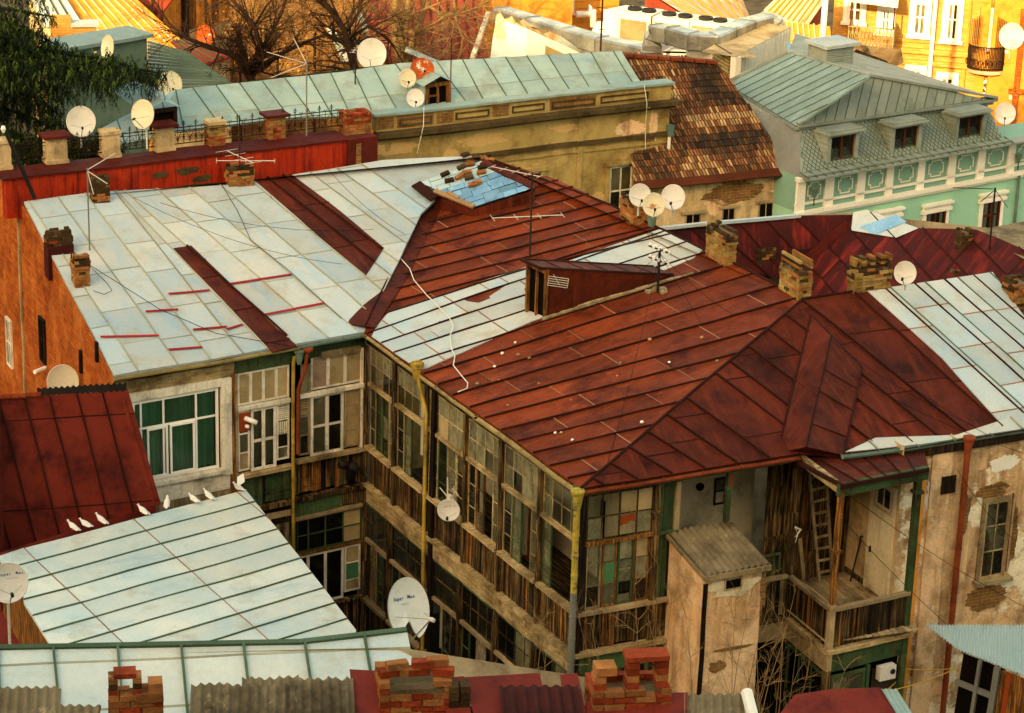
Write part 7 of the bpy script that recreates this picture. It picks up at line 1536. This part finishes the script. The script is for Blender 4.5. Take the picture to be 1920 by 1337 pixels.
# air handling plant
pt = thing('service_block', 'white service block with ribbed side and louvres under the silver ducts', 'building', gzero(pv(1380, 110, 92)))
f = vface(1378, 1477, 145, 88, 93); L = f.st(1477, 145)[0]; tt = (f.st(1378, 90)[1]+f.st(1470, 76)[1])/2
mb = MB(0); mb.box(f, 0, L, -9, tt, -.2, 0)
for k in range(18): mb.box(f, k*L/18, k*L/18+.02, -9, tt, 0, .012)
mb.build('side_wall', pt, ['ac_white'])
g_ = Fr(f.P(0, 0, 0), -f.n+f.u*-.3 if False else (pv(1312, 90, 92)-pv(1378, 90, 88)), Z); g_ = Fr(pv(1312, 90, 91), (f.P(0, tt, 0)-pv(1312, 90, 91)).to_2d().to_3d(), Z); gl = (f.P(0, tt, 0)-g_.o).to_2d().length; gt = f.P(0, tt, 0).z-g_.o.z
mb = MB(0); mb.box(g_, -1, gl, -9, gt, -.2, 0); mb.build('end_wall', pt, ['ac_white']); mb = MB(0)
a, b = g_.st(1337, 128), g_.st(1372, 100)
mb.box(g_, a[0], b[0], a[1], b[1], 0, .03, 0)
for k in range(7): mb.box(g_, a[0]+.05, b[0]-.05, a[1]+.08+k*(b[1]-a[1])/7.4, a[1]+.16+k*(b[1]-a[1])/7.4, .03, .08, 1)
mb.build('louvre', pt, ['metal_dark', 'gutter_beige'])
mb = MB(0); P4 = [f.P(0, tt+.02, 0), f.P(L, tt+.02, 0), f.P(L, tt+.02, 0)-f.n*1.3, f.P(0, tt+.02, 0)-f.n*1.3]; mb.face(P4); mb.face([g_.P(-1, gt-.03, 0), g_.P(gl, gt-.03, 0), g_.P(gl, gt-.03, -.8), g_.P(-1, gt-.03, -.8)]); mb.build('flat_roof', pt, ['plaster_beige'])
du = thing('air_duct', 'curved silver wrapped duct lying on the white service block', 'duct', f.P(0, tt+.1, .2))
def duct(name, parent, pts, w, h, m='duct_metal', n=3, rs=.06):
    mb = MB(.01); P_ = []
    for a, b in zip(pts, pts[1:]):
        for k in range(n): P_.append(a.lerp(b, k/n))
    P_.append(pts[-1]); rows = []
    for i, p in enumerate(P_):
        d = (P_[min(i+1, len(P_)-1)]-P_[max(0, i-1)]).normalized(); s = d.cross(Z); s = s.normalized() if s.length > .2 else Vector((1, 0, 0)); u = s.cross(d).normalized(); rows.append([p+s*w/2*x+u*h/2*y for x, y in ((-1, -.8), (-.8, -1), (.8, -1), (1, -.8), (1, .8), (.8, 1), (-.8, 1), (-1, .8))])
    for i in range(len(rows)-1): mb.grid([rows[i], rows[i+1]], 0, None, True)
    mb.face(rows[0]); mb.face(rows[-1])
    for i in range(0, len(P_), n):
        q = rows[i]; c = P_[i]; mb.tube([c+(x-c)*1.03 for x in q+q[:1]], .03, 4, 0, .2, False)
    return mb.build(name, parent, [m])
dz = lambda x, y, d: pv(x, y, d)
duct('duct_run', du, [dz(1222, 95, 92), dz(1224, 72, 92), dz(1232, 62, 92), dz(1262, 66, 91), dz(1300, 77, 90.3), dz(1338, 80, 90), dz(1365, 66, 91), dz(1400, 52, 92.5), dz(1440, 42, 94), dz(1455, 45, 94), dz(1462, 66, 94)], .7, .62, n=2)
du2 = thing('air_duct', 'long straight silver wrapped duct crossing in front of the orange wall', 'duct', dz(940, 40, 96)-Z*.3)
duct('duct_run', du2, [dz(940, 28, 100), dz(1000, 46, 98), dz(1065, 66, 96), dz(1130, 84, 94.5), dz(1225, 104, 92.5)], .75, .6, n=3)
mb = MB(.01)
for x, y, d in ((965, 44, 99), (1050, 70, 96.5), (1150, 96, 94)): p = dz(x, y, d); mb.bar(p, gzero(p), .1, .1, Vector((1, 0, 0)))
mb.build('support', du2, ['metal_grey'])
for i, (x0, x1, y0, y1, d, l) in enumerate(((1130, 1158, 18, 70, 98, 'narrow white cooling cabinet beside the mast at the top'), (1158, 1218, 22, 82, 97, 'white rooftop cooling unit with tan grille and two fans'), (1222, 1290, 32, 72, 96.5, 'second rooftop cooling unit behind the curved duct'), (1292, 1352, 40, 72, 96, 'third cooling unit with fans, nearest to the rusty roof'))):
    f_ = vface(x0, x1, y1, d, d-.5); w = f_.st(x1, y1)[0]; h = f_.st(x0, y0)[1]; u = thing('cooling_unit', l, 'cooling unit', f_.P(w/2, 0, -.6), 'white rooftop cooling units'); mb = MB(0); mb.box(f_, 0, w, 0, h, -1.3, 0); mb.build('casing', u, ['ac_white'])
    if i: 
        mb = MB(0); mb.box(f_, .08, w*.88, h*.18, h*.8, 0, .02); mb.build('grille', u, ['board_beige'])
        for k in range(2):
            c = f_.P(w*(.28+.45*k), h, -.65); mb = MB(0); mb.lathe(c, Z, [(0, .27), (.1, .27), (.1, .2), (.02, .2)], 16)
            for q in range(6): an = q*1.047; mb.bar(c+Z*.08, c+Z*.08+Vector((math.cos(an), math.sin(an), 0))*.25, .03, .02)
            mb.build('fan', u, ['metal_dark'])
    mb = MB(0)
    for q in (.1, w-.1): mb.bar(f_.P(q, 0, -.3), gzero(f_.P(q, 0, -.3)), .1, .1, Vector((1, 0, 0)))
    mb.build('leg', u, ['metal_grey'])
deck = thing('service_roof', 'flat roof deck carrying the cooling units and ducts', 'building', gzero(pv(1200, 90, 98))); mb = MB(.01); zd = pv(1200, 84, 97).z; q4 = [hz(1090, 92, zd-.4), hz(1400, 100, zd-.4), hz(1420, 40, zd-.4), hz(1120, 40, zd-.4)]; mb.face(q4); mb.build('deck', deck, ['plaster_white']); walls(deck, q4, 'plaster_white', inset=.05)
# rusty pale roofs top right
for i, (pp, m, l) in enumerate((([hz(1290, 32, 9.6), hz(1408, 38, 8.2), hz(1385, -20, 9.0), hz(1205, -22, 10.2)], 'roof_pale_rust', 'pale roof streaked with orange rust behind the cooling units'), ([hz(1432, 18, 8.6), hz(1512, 52, 8.4), hz(1560, -18, 9.2), hz(1470, -18, 9.2)], 'roof_pale_rust', 'second pale rust streaked gable roof left of the white pole'), ([hz(1470, 88, 8.0), hz(1560, 92, 8.0), hz(1556, 50, 8.6), hz(1464, 40, 8.7)], 'roof_ochre', 'low roof with ochre and white stripes below the rusty gable'))):
    o = thing('rusty_roof_house', l, 'house', gzero(pp[0])); quadslab(o, 'roof', pp, m, rib=True, ribm='roof_pale_rust' if i == 2 else 'roof_ochre', n=9); walls(o, pp, 'roof_red_warm')
wp_ = thing('white_pole', 'plain white pole standing in front of the striped roof', 'pole', gzero(pv(1542, 78, 96))); a = pv(1542, 80, 92); mb = MB(0); mb.tube([gzero(a), a, a+Z*5], .11, 10); mb.build('shaft', wp_, ['plaster_white'])
# blue tarpaulin piece
bl_ = thing('blue_sheet', 'triangle of bright blue sheet beside the white service block', 'sheet', pv(1490, 95, 91)-Z*.5); mb = MB(.01); mb.face([pv(1477, 98, 91), pv(1504, 98, 91), pv(1476, 76, 91.5)]); mb.build('sheet', bl_, ['blue_sheet'])
# brick apartment building with balconies
bb = thing('brick_apartment_building', 'sunlit yellow brick apartment building with iron balconies at the top right', 'building', gzero(pv(1740, 120, 108)))
WB1 = Fr(pv(1556, 120, 109), Vector((math.cos(R(-12)), math.sin(R(-12)), 0)), Z)
LB1 = WB1.st(1850, 150)[0]; TB = 9; BB = -12
mb = MB(0); mb.box(WB1, 0, LB1, BB, TB, -9, 0); mb.build('wall', bb, ['brick_facade'])
f = WB1; 
def bw(x, y): return WB1.st(x, y)
mb = MB(0)
for y in (97, 118): t_ = bw(1740, y)[1]; mb.box(f, 0, LB1, t_-.1, t_+.12, 0, .14)
t_ = bw(1700, 75)[1]; mb.box(f, 0, LB1, t_-.06, t_+.06, 0, .08); mb.build('string_course', bb, ['brick_facade'])
for x0, x1, y0, y1 in ((1588, 1618, 0, 40), (1650, 1672, 18, 60), (1710, 1740, 5, 65), (1771, 1800, 5, 75), (1702, 1730, 130, 160), (1761, 1790, 145, 172), (1858, 1886, 25, 90)):
    a, b = bw(x0, y1), bw(x1, y0); mb = MB(0); w0, w1, t0_, t1_ = a[0], b[0], a[1], b[1]
    mb.box(f, w0-.18, w0, t0_, t1_, -.02, .1); mb.box(f, w1, w1+.18, t0_, t1_, -.02, .1); mb.box(f, w0-.18, w1+.18, t1_, t1_+.2, -.02, .12); mb.box(f, w0-.25, w1+.25, t0_-.12, t0_, -.02, .2); mb.build('window_surround', bb, ['plaster_white'])
    win(bb, f, w0, w1, t0_, t1_, [.5], [.55], 'plaster_white', ['glass_murky', 'glass_dark'], fw=.1, mw=.08, n0=.0, n1=.06, pick=lambda i, j: i if x0 in (1771, 1761, 1588) else 0)
Hs = H; H = bb; sp = bw(1750, 60)[0]; downpipe('downpipe', [f.P(sp, TB, .15), f.P(sp, BB, .15)], .09, 'plaster_white'); H = Hs
mb = MB(.02); s0 = bw(1800, 100)[0]; mb.box(f, s0+.2, s0+.3, BB, TB, 0, .1); mb.box(f, LB1-.5, LB1-.1, BB, TB, 0, .15); mb.build('pilaster', bb, ['stucco_orange'])
# arched fanlight window
cxx, cyy = bw(1861, 182); rad = .75; mb = MB(0)
for k in range(12): a0_, a1_ = 3.1416*k/12, 3.1416*(k+1)/12; mb.bar(f.P(cxx+rad*math.cos(a0_), cyy+rad*math.sin(a0_), .08), f.P(cxx+rad*math.cos(a1_), cyy+rad*math.sin(a1_), .08), .12, .1, f.n)
for k in range(1, 8): a0_ = 3.1416*k/8; mb.bar(f.P(cxx, cyy, .06), f.P(cxx+rad*math.cos(a0_), cyy+rad*math.sin(a0_), .06), .06, .06, f.n)
mb.box(f, cxx-rad-.1, cxx+rad+.1, cyy-3, cyy-.0, 0, .06); mb.build('arched_window', bb, ['plaster_white']); mb = MB(0); mb.face([f.P(cxx+rad*math.cos(3.1416*k/14), cyy+rad*math.sin(3.1416*k/14), .02) for k in range(15)]); mb.build('arch_pane', bb, ['glass_dark'])
# balcony with white lattice and awning
def ironpanel(mb, F, s0, s1, t0, t1, n, step=.16):
    mb.box(F, s0, s1, t1-.05, t1, n-.03, n+.03); mb.box(F, s0, s1, t0, t0+.05, n-.03, n+.03); k = s0
    while k < s1: mb.bar(F.P(k, t0, n), F.P(min(s1, k+step), t1, n), .025, .025, F.n); mb.bar(F.P(min(s1, k+step), t0, n), F.P(k, t1, n), .025, .025, F.n); mb.bar(F.P(k, t0, n), F.P(k, t1, n), .03, .03, F.n); k += step
a = bw(1597, 45); b = bw(1680, 80); b1 = thing('balcony_with_awning', 'iron lattice balcony under a cream awning on the sunlit brick building', 'balcony', f.P(a[0]+1, a[1], 0))
s0, s1 = a[0]+.0, a[0]+(b[0]-a[0])*.98; t0_, t1_ = a[1]-.75, a[1]+.2; dp = 1.25
mb = MB(0); mb.box(f, s0, s1, t0_-.15, t0_, 0, dp); mb.build('slab', b1, ['plaster_pink'])
mb = MB(0); ironpanel(mb, f, s0, s1, t0_, t1_, dp-.05); g2_ = Fr(f.P(s1, 0, dp), -f.n, Z); ironpanel(mb, g2_, 0, dp, t0_, t1_, 0); g3_ = Fr(f.P(s0, 0, dp), -f.n, Z); ironpanel(mb, g3_, 0, dp, t0_, t1_, 0); mb.build('railing', b1, ['wood_beam'])
mb = MB(0)
for s_ in (s0+.05, s1-.05): mb.bar(f.P(s_, t1_, dp-.1), f.P(s_, t1_+1.3, dp-.1), .06, .06, f.n)
mb.build('post', b1, ['rust_iron'])
quadslab(b1, 'awning', [f.P(s0-.1, t1_+1.2, dp+.3), f.P(s1+.1, t1_+1.1, dp+.3), f.P(s1+.1, t1_+2.4, 0), f.P(s0-.1, t1_+2.4, 0)], 'wood_white', n=4)
a = bw(1812, 85); b2 = thing('wrought_iron_balcony', 'rounded wrought iron balcony with a tall scrolled screen on the brick building', 'balcony', f.P(a[0]+1, a[1], 0))
s0, s1 = bw(1815, 100)[0], bw(1885, 100)[0]; c = (s0+s1)/2; w = (s1-s0)/2; t0_ = bw(1850, 128)[1]; t1_ = t0_+1.0
mb = MB(0); pts = [f.P(c+w*math.cos(3.1416*k/12), t0_, w*.8*math.sin(3.1416*k/12)) for k in range(13)]; mb.face(pts); mb.face([p-Z*.15 for p in pts])
for p, q in zip(pts, pts[1:]): mb.face([p, q, q-Z*.15, p-Z*.15])
mb.build('slab', b2, ['plaster_pink']); mb = MB(0)
P_ = [f.P(c+w*math.cos(3.1416*k/36), t0_, w*.8*math.sin(3.1416*k/36)) for k in range(37)]
mb.tube([p+Z*1.0 for p in P_], .03, 5); mb.tube([p+Z*.08 for p in P_], .03, 5)
for i, p in enumerate(P_):
    mb.tube([p, p+Z*.5+f.n*.08, p+Z], .016, 4)
    if i % 3 == 0: mb.tube([p+Z*(.3+.14*math.sin(q))+f.u*(.1*math.cos(q)) for q in [j*.7 for j in range(9)]], .016, 4)
for sg in (-1, 1):
    for k in range(6): x = c+sg*(w*.45+k*.07); mb.bar(f.P(x, t0_+.9, w*.5), f.P(x, t0_+2.3-k*.03, w*.5), .025, .025, f.n)
for k in range(8): x = c-.4+k*.12; mb.bar(f.P(x, t0_+1, .1), f.P(x, t0_+2.6+.2*math.sin(k*.45), .1), .02, .02, f.n)
mb.build('railing', b2, ['iron_black'])
Wq = Fr(WB1.P(LB1, 0, 0), Vector((math.cos(R(-2)), math.sin(R(-2)), 0)), Z); wing = thing('orange_side_building', 'deep orange plastered building wing at the right edge beside the brick facade', 'building', gzero(Wq.P(3, 0))); mb = MB(.01); mb.box(Wq, 0, 9, -12, 9, -8, .3); mb.build('wall', wing, ['stucco_orange']); mb = MB(0); mb.box(Wq, 1.1, 1.3, -12, 3, .3, .45); mb.box(Wq, .9, 4, -.6, -.4, .3, .45); mb.build('moulding', wing, ['brick_wall_orange'])
st2 = thing('canvas_awning', 'wide ochre canvas awning below the lattice balcony', 'awning', gzero(hz(1640, 115, 8.5))); mb = MB(.02); mb.face([hz(1560, 108, 8.8), hz(1665, 132, 7.9), hz(1695, 117, 8.3), hz(1690, 92, 9.0), hz(1590, 82, 9.3)]); mb.build('canvas', st2, ['plaster_pink']); walls(st2, [hz(1570, 106, 8.7), hz(1660, 130, 7.8), hz(1690, 117, 8.2), hz(1600, 84, 9.5)], 'wood_brown', inset=.4)
dish(1897, 68, 98, .92, (6, 14), 'sunlit white dish at the top right corner in front of the iron balcony', 'dish_rusty', plen=.4)
dish(1885, 213, 80, .62, (0, 12), 'plain white dish on the right edge above the mint building', 'dish_white', plen=.1)
# ---------------------------------------------------------------- trees
def limb(mb, p, d, L, r, depth, spread=.6, m=0, grav=0, tw=0):
    if r < .006 and depth <= 0: pass
    n = 5; pts = [p]; q = p.copy(); dd = d.normalized(); rad = [r]
    for k in range(n):
        dd = (dd + Vector((random.gauss(0, .13), random.gauss(0, .10), random.gauss(0, .13)-grav))).normalized(); q = q+dd*(L/n); pts.append(q.copy()); rad.append(r*(1-.72*(k+1)/n))
    mb.tube(pts, rad, 6 if r > .03 else 4 if r > .012 else 3, m, .5, False)
    if depth <= 0: return
    nk = random.randint(3, 5) if depth > 1 else random.randint(3, 6)
    for k in range(nk):
        f = random.uniform(.25, 1.0); i = min(n-1, int(f*n)); c = pts[i].lerp(pts[i+1], f*n-i); ax = Vector((random.gauss(0, 1), random.gauss(0, .8), random.gauss(0, 1))).normalized()
        nd = (dd + ax*spread*random.uniform(.6, 1.5)).normalized(); limb(mb, c, nd, L*random.uniform(.45, .72), max(.004, rad[i]*.62), depth-1, spread, m, grav)
def bare_tree(name, label, base, paths, m, d, depth=4, r0=.2, group=None):
    """paths: pixel polylines of the main limbs at range d"""
    t = thing(name, label, 'tree', base); mb = MB(0); mc = MB(0)
    for pp, ra, rb in paths:
        P_ = [dist_at(x, y, d+dz_) for x, y, dz_ in pp]; n = len(P_); mb.tube(P_, [ra+(rb-ra)*i/(n-1) for i in range(n)], 8, 0, .5)
        for i in range(n-1):
            for k in range(5):
                f = random.random(); c = P_[i].lerp(P_[i+1], f); dd = (P_[i+1]-P_[i]).normalized(); r = (ra+(rb-ra)*(i+f)/(n-1))
                limb(mc, c, dd+Vector((random.gauss(0, .8), random.gauss(0, .5), random.gauss(0, .8))), random.uniform(.9, 1.9), r*.45, depth-1, .65)
        limb(mc, P_[-1], (P_[-1]-P_[-2]), 1.6, rb, depth-1, .6)
    tr = mb.build('trunk', t, [m], smooth=True); mc.build('branches', t, ['twig' if m == 'bark' else m])
    return t
bd = 92
bare_tree('bare_tree', 'dark leafless tree with a wide spreading crown behind the green roof', gzero(pv(475, 160, bd)), [([(472, 230, 0), (472, 155, 0), (462, 125, 0)], .2, .15), ([(465, 130, 0), (440, 105, .3), (395, 88, .5), (350, 72, .5), (318, 45, .5)], .12, .04), ([(468, 130, 0), (490, 95, 0), (478, 50, -.5), (450, 15, -.5), (420, -15, 0)], .12, .05), ([(480, 112, 0), (510, 60, .3), (530, 20, .3), (540, -20, .3)], .08, .04), ([(470, 135, 0), (520, 105, -.3), (570, 80, -.3), (610, 65, 0), (640, 75, 0)], .09, .03), ([(485, 100, 0), (470, 60, .6), (500, 10, .6)], .06, .03)], 'bark', bd, r0=.2)
bare_tree('bare_tree', 'dark leaning tree trunk between the shadowed gable and the red roof', gzero(pv(655, 150, 90)), [([(668, 140, 0), (656, 95, 0), (645, 55, 0), (620, 20, 0), (590, -20, 0)], .15, .08), ([(650, 75, 0), (690, 50, 0), (725, 70, 0), (740, 90, 0)], .07, .03), ([(648, 60, 0), (675, 20, 0), (680, -20, 0)], .07, .04), ([(655, 90, 0), (690, 70, .4), (705, 95, .4)], .06, .03)], 'bark', 90)
bare_tree('bare_tree', 'pale barked tree with upright sunlit trunks in front of the red roof', gzero(pv(760, 140, 97)), [([(752, 125, 0), (742, 80, 0), (738, 30, 0), (745, -25, 0)], .17, .11), ([(756, 125, 0), (760, 60, 0), (768, -25, 0)], .14, .09), ([(765, 120, 0), (775, 70, 0), (800, 10, 0), (815, -25, 0)], .14, .08), ([(850, -10, .5), (855, 40, .5), (868, 70, .5), (862, 110, .5)], .05, .03), ([(800, 10, 0), (835, 30, .5), (880, 20, .5), (910, 5, .5)], .06, .03)], 'bark_pale', 97)
# cedar boughs coming in from the left
ced = thing('cedar_tree', 'dark cedar with drooping boughs reaching in from the left edge', 'tree', gzero(pv(-110, 200, 72)))
mb = MB(0); tb = pv(-110, 100, 72.3); mb.tube([gzero(tb), tb, tb+Z*8], [.35, .3, .1], 10); mb.build('trunk', ced, ['bark'], smooth=True)
bo = [([(-90, 30), (-20, 10), (60, 25), (105, 32)], 26, .8), ([(-90, 70), (0, 50), (60, 60), (118, 90)], 40, 1), ([(-90, -20), (0, -12), (50, -8), (85, 0)], 22, .7), ([(-90, 110), (0, 88), (120, 100), (200, 112), (262, 130), (300, 138)], 55, 1.5), ([(-90, 120), (0, 110), (80, 118), (160, 128), (220, 140)], 70, 1.5), ([(-90, 150), (0, 130), (60, 150), (120, 168)], 60, 1.3), ([(-90, 190), (0, 165), (70, 185), (118, 222)], 60, 1.3), ([(-90, 220), (0, 200), (70, 225), (125, 262)], 45, 1.2), ([(-90, 260), (0, 240), (60, 262), (100, 268)], 40, 1), ([(-90, 90), (-10, 70), (40, 80), (70, 95)], 45, 1), ([(-60, 40), (0, 35), (40, 50), (75, 72)], 40, 1)]
mb = MB(0); mf = MB(0)
for P0, hang, dens in bo:
    dz0 = random.uniform(-1.0, 1.0); P_ = [dist_at(x, y, 72.2+dz0-.004*max(0, x)) for x, y in P0]
    mb.tube(P_, [.08*(1-.8*i/(len(P_)-1)) for i in range(len(P_))], 5, 0)
    for i in range(len(P_)-1):
        L = (P_[i+1]-P_[i]).length; n = int(L*95*dens)
        for k in range(n):
            c = P_[i].lerp(P_[i+1], random.random())+Vector((random.gauss(0, .12), random.gauss(0, .4), random.gauss(.05, .1))); hl = hang/68*random.uniform(.25, 1.0); st = int(hl/.055); q = c.copy(); sw = Vector((random.gauss(0, .25), random.gauss(0, .25), -1)).normalized()
            mi = 1 if random.random() < .3 else 0
            for s_ in range(st):
                q = q+sw*.055+Vector((random.gauss(0, .008), random.gauss(0, .008), 0)); w = .075*(1-.5*s_/st)
                for e in range(2):
                    a_ = random.uniform(0, 6.28); v = Vector((math.cos(a_), math.sin(a_), -1.1))*w*1.7; nn = Vector((-math.sin(a_), math.cos(a_), 0))*w*.24
                    mf.face([q-nn, q+v, q+nn], mi if s_ < st*.5 else 0)
mb.build('boughs', ced, ['leaf_dark']); mf.build('needles', ced, ['leaf_dark', 'leaf_light'])
# shrubs in the gap behind the railing
for i, (x, y, l) in enumerate(((165, 285, 'dark bushy foliage behind the railing right of the first pillar'), (60, 290, 'dark bushy foliage behind the railing at the left edge'))):
    c = dist_at(x, y, 71.8); b = thing('evergreen_bush', l, 'bush', gzero(c)); mb = MB(0); mb.tube([gzero(c), c], .05, 5); mb.build('stem', b, ['bark']); leafmass('leaves', b, c, 1.0, .5, .55, 5200, .09, ['leaf_dark', 'leaf_dark', 'leaf_light'])
# leaning dark pole in the left corner
a = WRd.px(65, 372, .3); lp = thing('leaning_pole', 'dark wooden pole leaning over the left end of the red parapet', 'pole', a); mb = MB(.01); mb.tube([a, WRd.px(8, 240, .3)], .06, 6); mb.build('shaft', lp, ['metal_dark']); mb = MB(0); mb.lathe(WRd.px(6, 242, .35), Z, [(-.1, .03), (0, .07), (.08, .05)], 8); mb.build('insulator', lp, ['plastic_white'])
# bare yard shrubs
def shrub(label, x, y, z, h, n, sp, m='bark_pale'):
    c = SF.px(x, y, z); b = thing('bare_shrub', label, 'shrub', gzero(c), 'leafless shrubs in the yard'); mb = MB(0)
    base = gzero(c)
    for k in range(n):
        d = Vector((random.gauss(0, sp), random.gauss(0, sp), 1)).normalized(); p = base.copy(); L = c.z+h*random.uniform(.6, 1); n_ = 6; pts = [p]; rad = [.022]
        for i in range(n_): d = (d+Vector((random.gauss(0, .06), random.gauss(0, .06), .02))).normalized(); pts.append(pts[-1]+d*L/n_); rad.append(.022*(1-.8*(i+1)/n_))
        mb.tube(pts, rad, 5)
        for i in range(2, 7):
            for q in range(2): limb(mb, pts[i], d+Vector((random.gauss(0, .7), random.gauss(0, .7), random.uniform(0, .5))), random.uniform(.3, .8), .009, 1, .5)
    mb.build('stems', b, [m])
shrub('leafless reddish shrub in front of the plaster shed', 1370, 1200, .6, .9, 8, .10)
shrub('leafless shrub between the gallery corner and the shed', 1240, 1180, .3, 1.0, 7, .10)
shrub('leafless shrub under the balcony right of the shed', 1470, 1240, .3, .6, 7, .16)
shrub('thin leafless shrub at the foot of the gallery wall', 1010, 1215, -2.0, .6, 3, .08)

for i, (x, y, rx, rz, l) in enumerate(((520, 110, 2.2, 1.2, 'dry golden bush glowing in the sun left of the dark trunk'), (590, 60, 2.6, 1.5, 'dry golden thicket high behind the dark bare tree'), (450, 60, 1.3, 1.0, 'dry golden twigs beside the sunlit plank house'))):
    c = dist_at(x, y, 104); b = thing('glow_bush', l, 'bush', gzero(c), 'dry golden bushes behind the bare trees'); mb = MB(0); mb.tube([gzero(c), c], .06, 5); mb.build('stem', b, ['bark']); leafmass('leaves', b, c, rx, .8, rz, 900, .11, ['leaf_glow', 'twig'])  # bushes added so their gold colour gives warm bright patches
# ---------------------------------------------------------------- ground with the hill the picture is taken from
def hill(x, y):
    h = 0
    if y < 34: h = min(28.5, (34-y)*.9) if y > 0 else 28.5
    if y < -6:
        h = 28.5 + min(1, (-6-y)/40)*(HILLTOP-28.5)*max(0, min(1, (105-abs(x+52))/50))  # unseen rise behind the viewer, shaped to keep the near houses in shade
    if y > 130: h = (y-130)*.02
    return h + (noise.noise(Vector((x*.03, y*.03, 0)))*2 if y < -15 else 0)
HILLTOP = 72.5
mb = MB(0); xs = [-3000, -1200, -500, -240] + list(range(-192, 193, 12)) + [240, 500, 1200, 3000]
ys = [-3000, -800, -300, -160] + list(range(-100, 160, 6)) + [220, 400, 900, 3000]
mb.grid([[Vector((x, y, hill(x, y) if abs(x) < 700 and y > -900 else 0)) for x in xs] for y in ys], 0, .5)
gr = mb.build('ground', None, ['ground_earth'], smooth=True); gr['kind'] = 'structure'
# ---------------------------------------------------------------- camera, sky and sun
cd = bpy.data.cameras.new('camera'); cam = bpy.data.objects.new('camera', cd); COL.objects.link(cam)
M3 = Matrix((RX, RY, -FW)).transposed(); cam.matrix_world = Matrix.Translation(CAM) @ M3.to_4x4()
cd.sensor_fit = 'HORIZONTAL'; cd.sensor_width = 36; cd.lens = 36*FOC/1920; cd.clip_end = 6000; cd.clip_start = .5
scene.camera = cam
w = bpy.data.worlds.new('World'); scene.world = w; w.use_nodes = True; nt = w.node_tree; bg = nt.nodes['Background']
sky = nt.nodes.new('ShaderNodeTexSky'); sky.sky_type = 'NISHITA'; sky.sun_disc = False
SEL, SAZ = R(22), R(205)      # low evening sun behind the viewer's left shoulder
sky.sun_elevation = SEL; sky.sun_rotation = SAZ; sky.dust_density = 3; sky.air_density = 1.5; sky.ozone_density = .5
mx = nt.nodes.new('ShaderNodeMix'); mx.data_type = 'RGBA'; mx.blend_type = 'MULTIPLY'; mx.inputs[0].default_value = 1
nt.links.new(sky.outputs[0], mx.inputs[6]); mx.inputs[7].default_value = (1.20, 1.0, .75, 1)   # the photograph's warm white balance
nt.links.new(mx.outputs[2], bg.inputs[0]); bg.inputs[1].default_value = .53
sd = bpy.data.lights.new('sun', 'SUN'); so = bpy.data.objects.new('sun', sd); COL.objects.link(so)
sd.energy = 9; sd.angle = R(.5); sd.color = (1, .78, .40)
dirv = Vector((math.sin(SAZ)*math.cos(SEL), math.cos(SAZ)*math.cos(SEL), math.sin(SEL)))
so.rotation_euler = dirv.to_track_quat('Z', 'Y').to_euler(); so.location = (0, -60, 90)
scene.view_settings.view_transform = 'Standard'; scene.view_settings.look = 'None'; scene.view_settings.exposure = 0; scene.view_settings.gamma = 1
scene.cycles.max_bounces = 5; scene.cycles.transparent_max_bounces = 10; scene.cycles.use_denoising = True
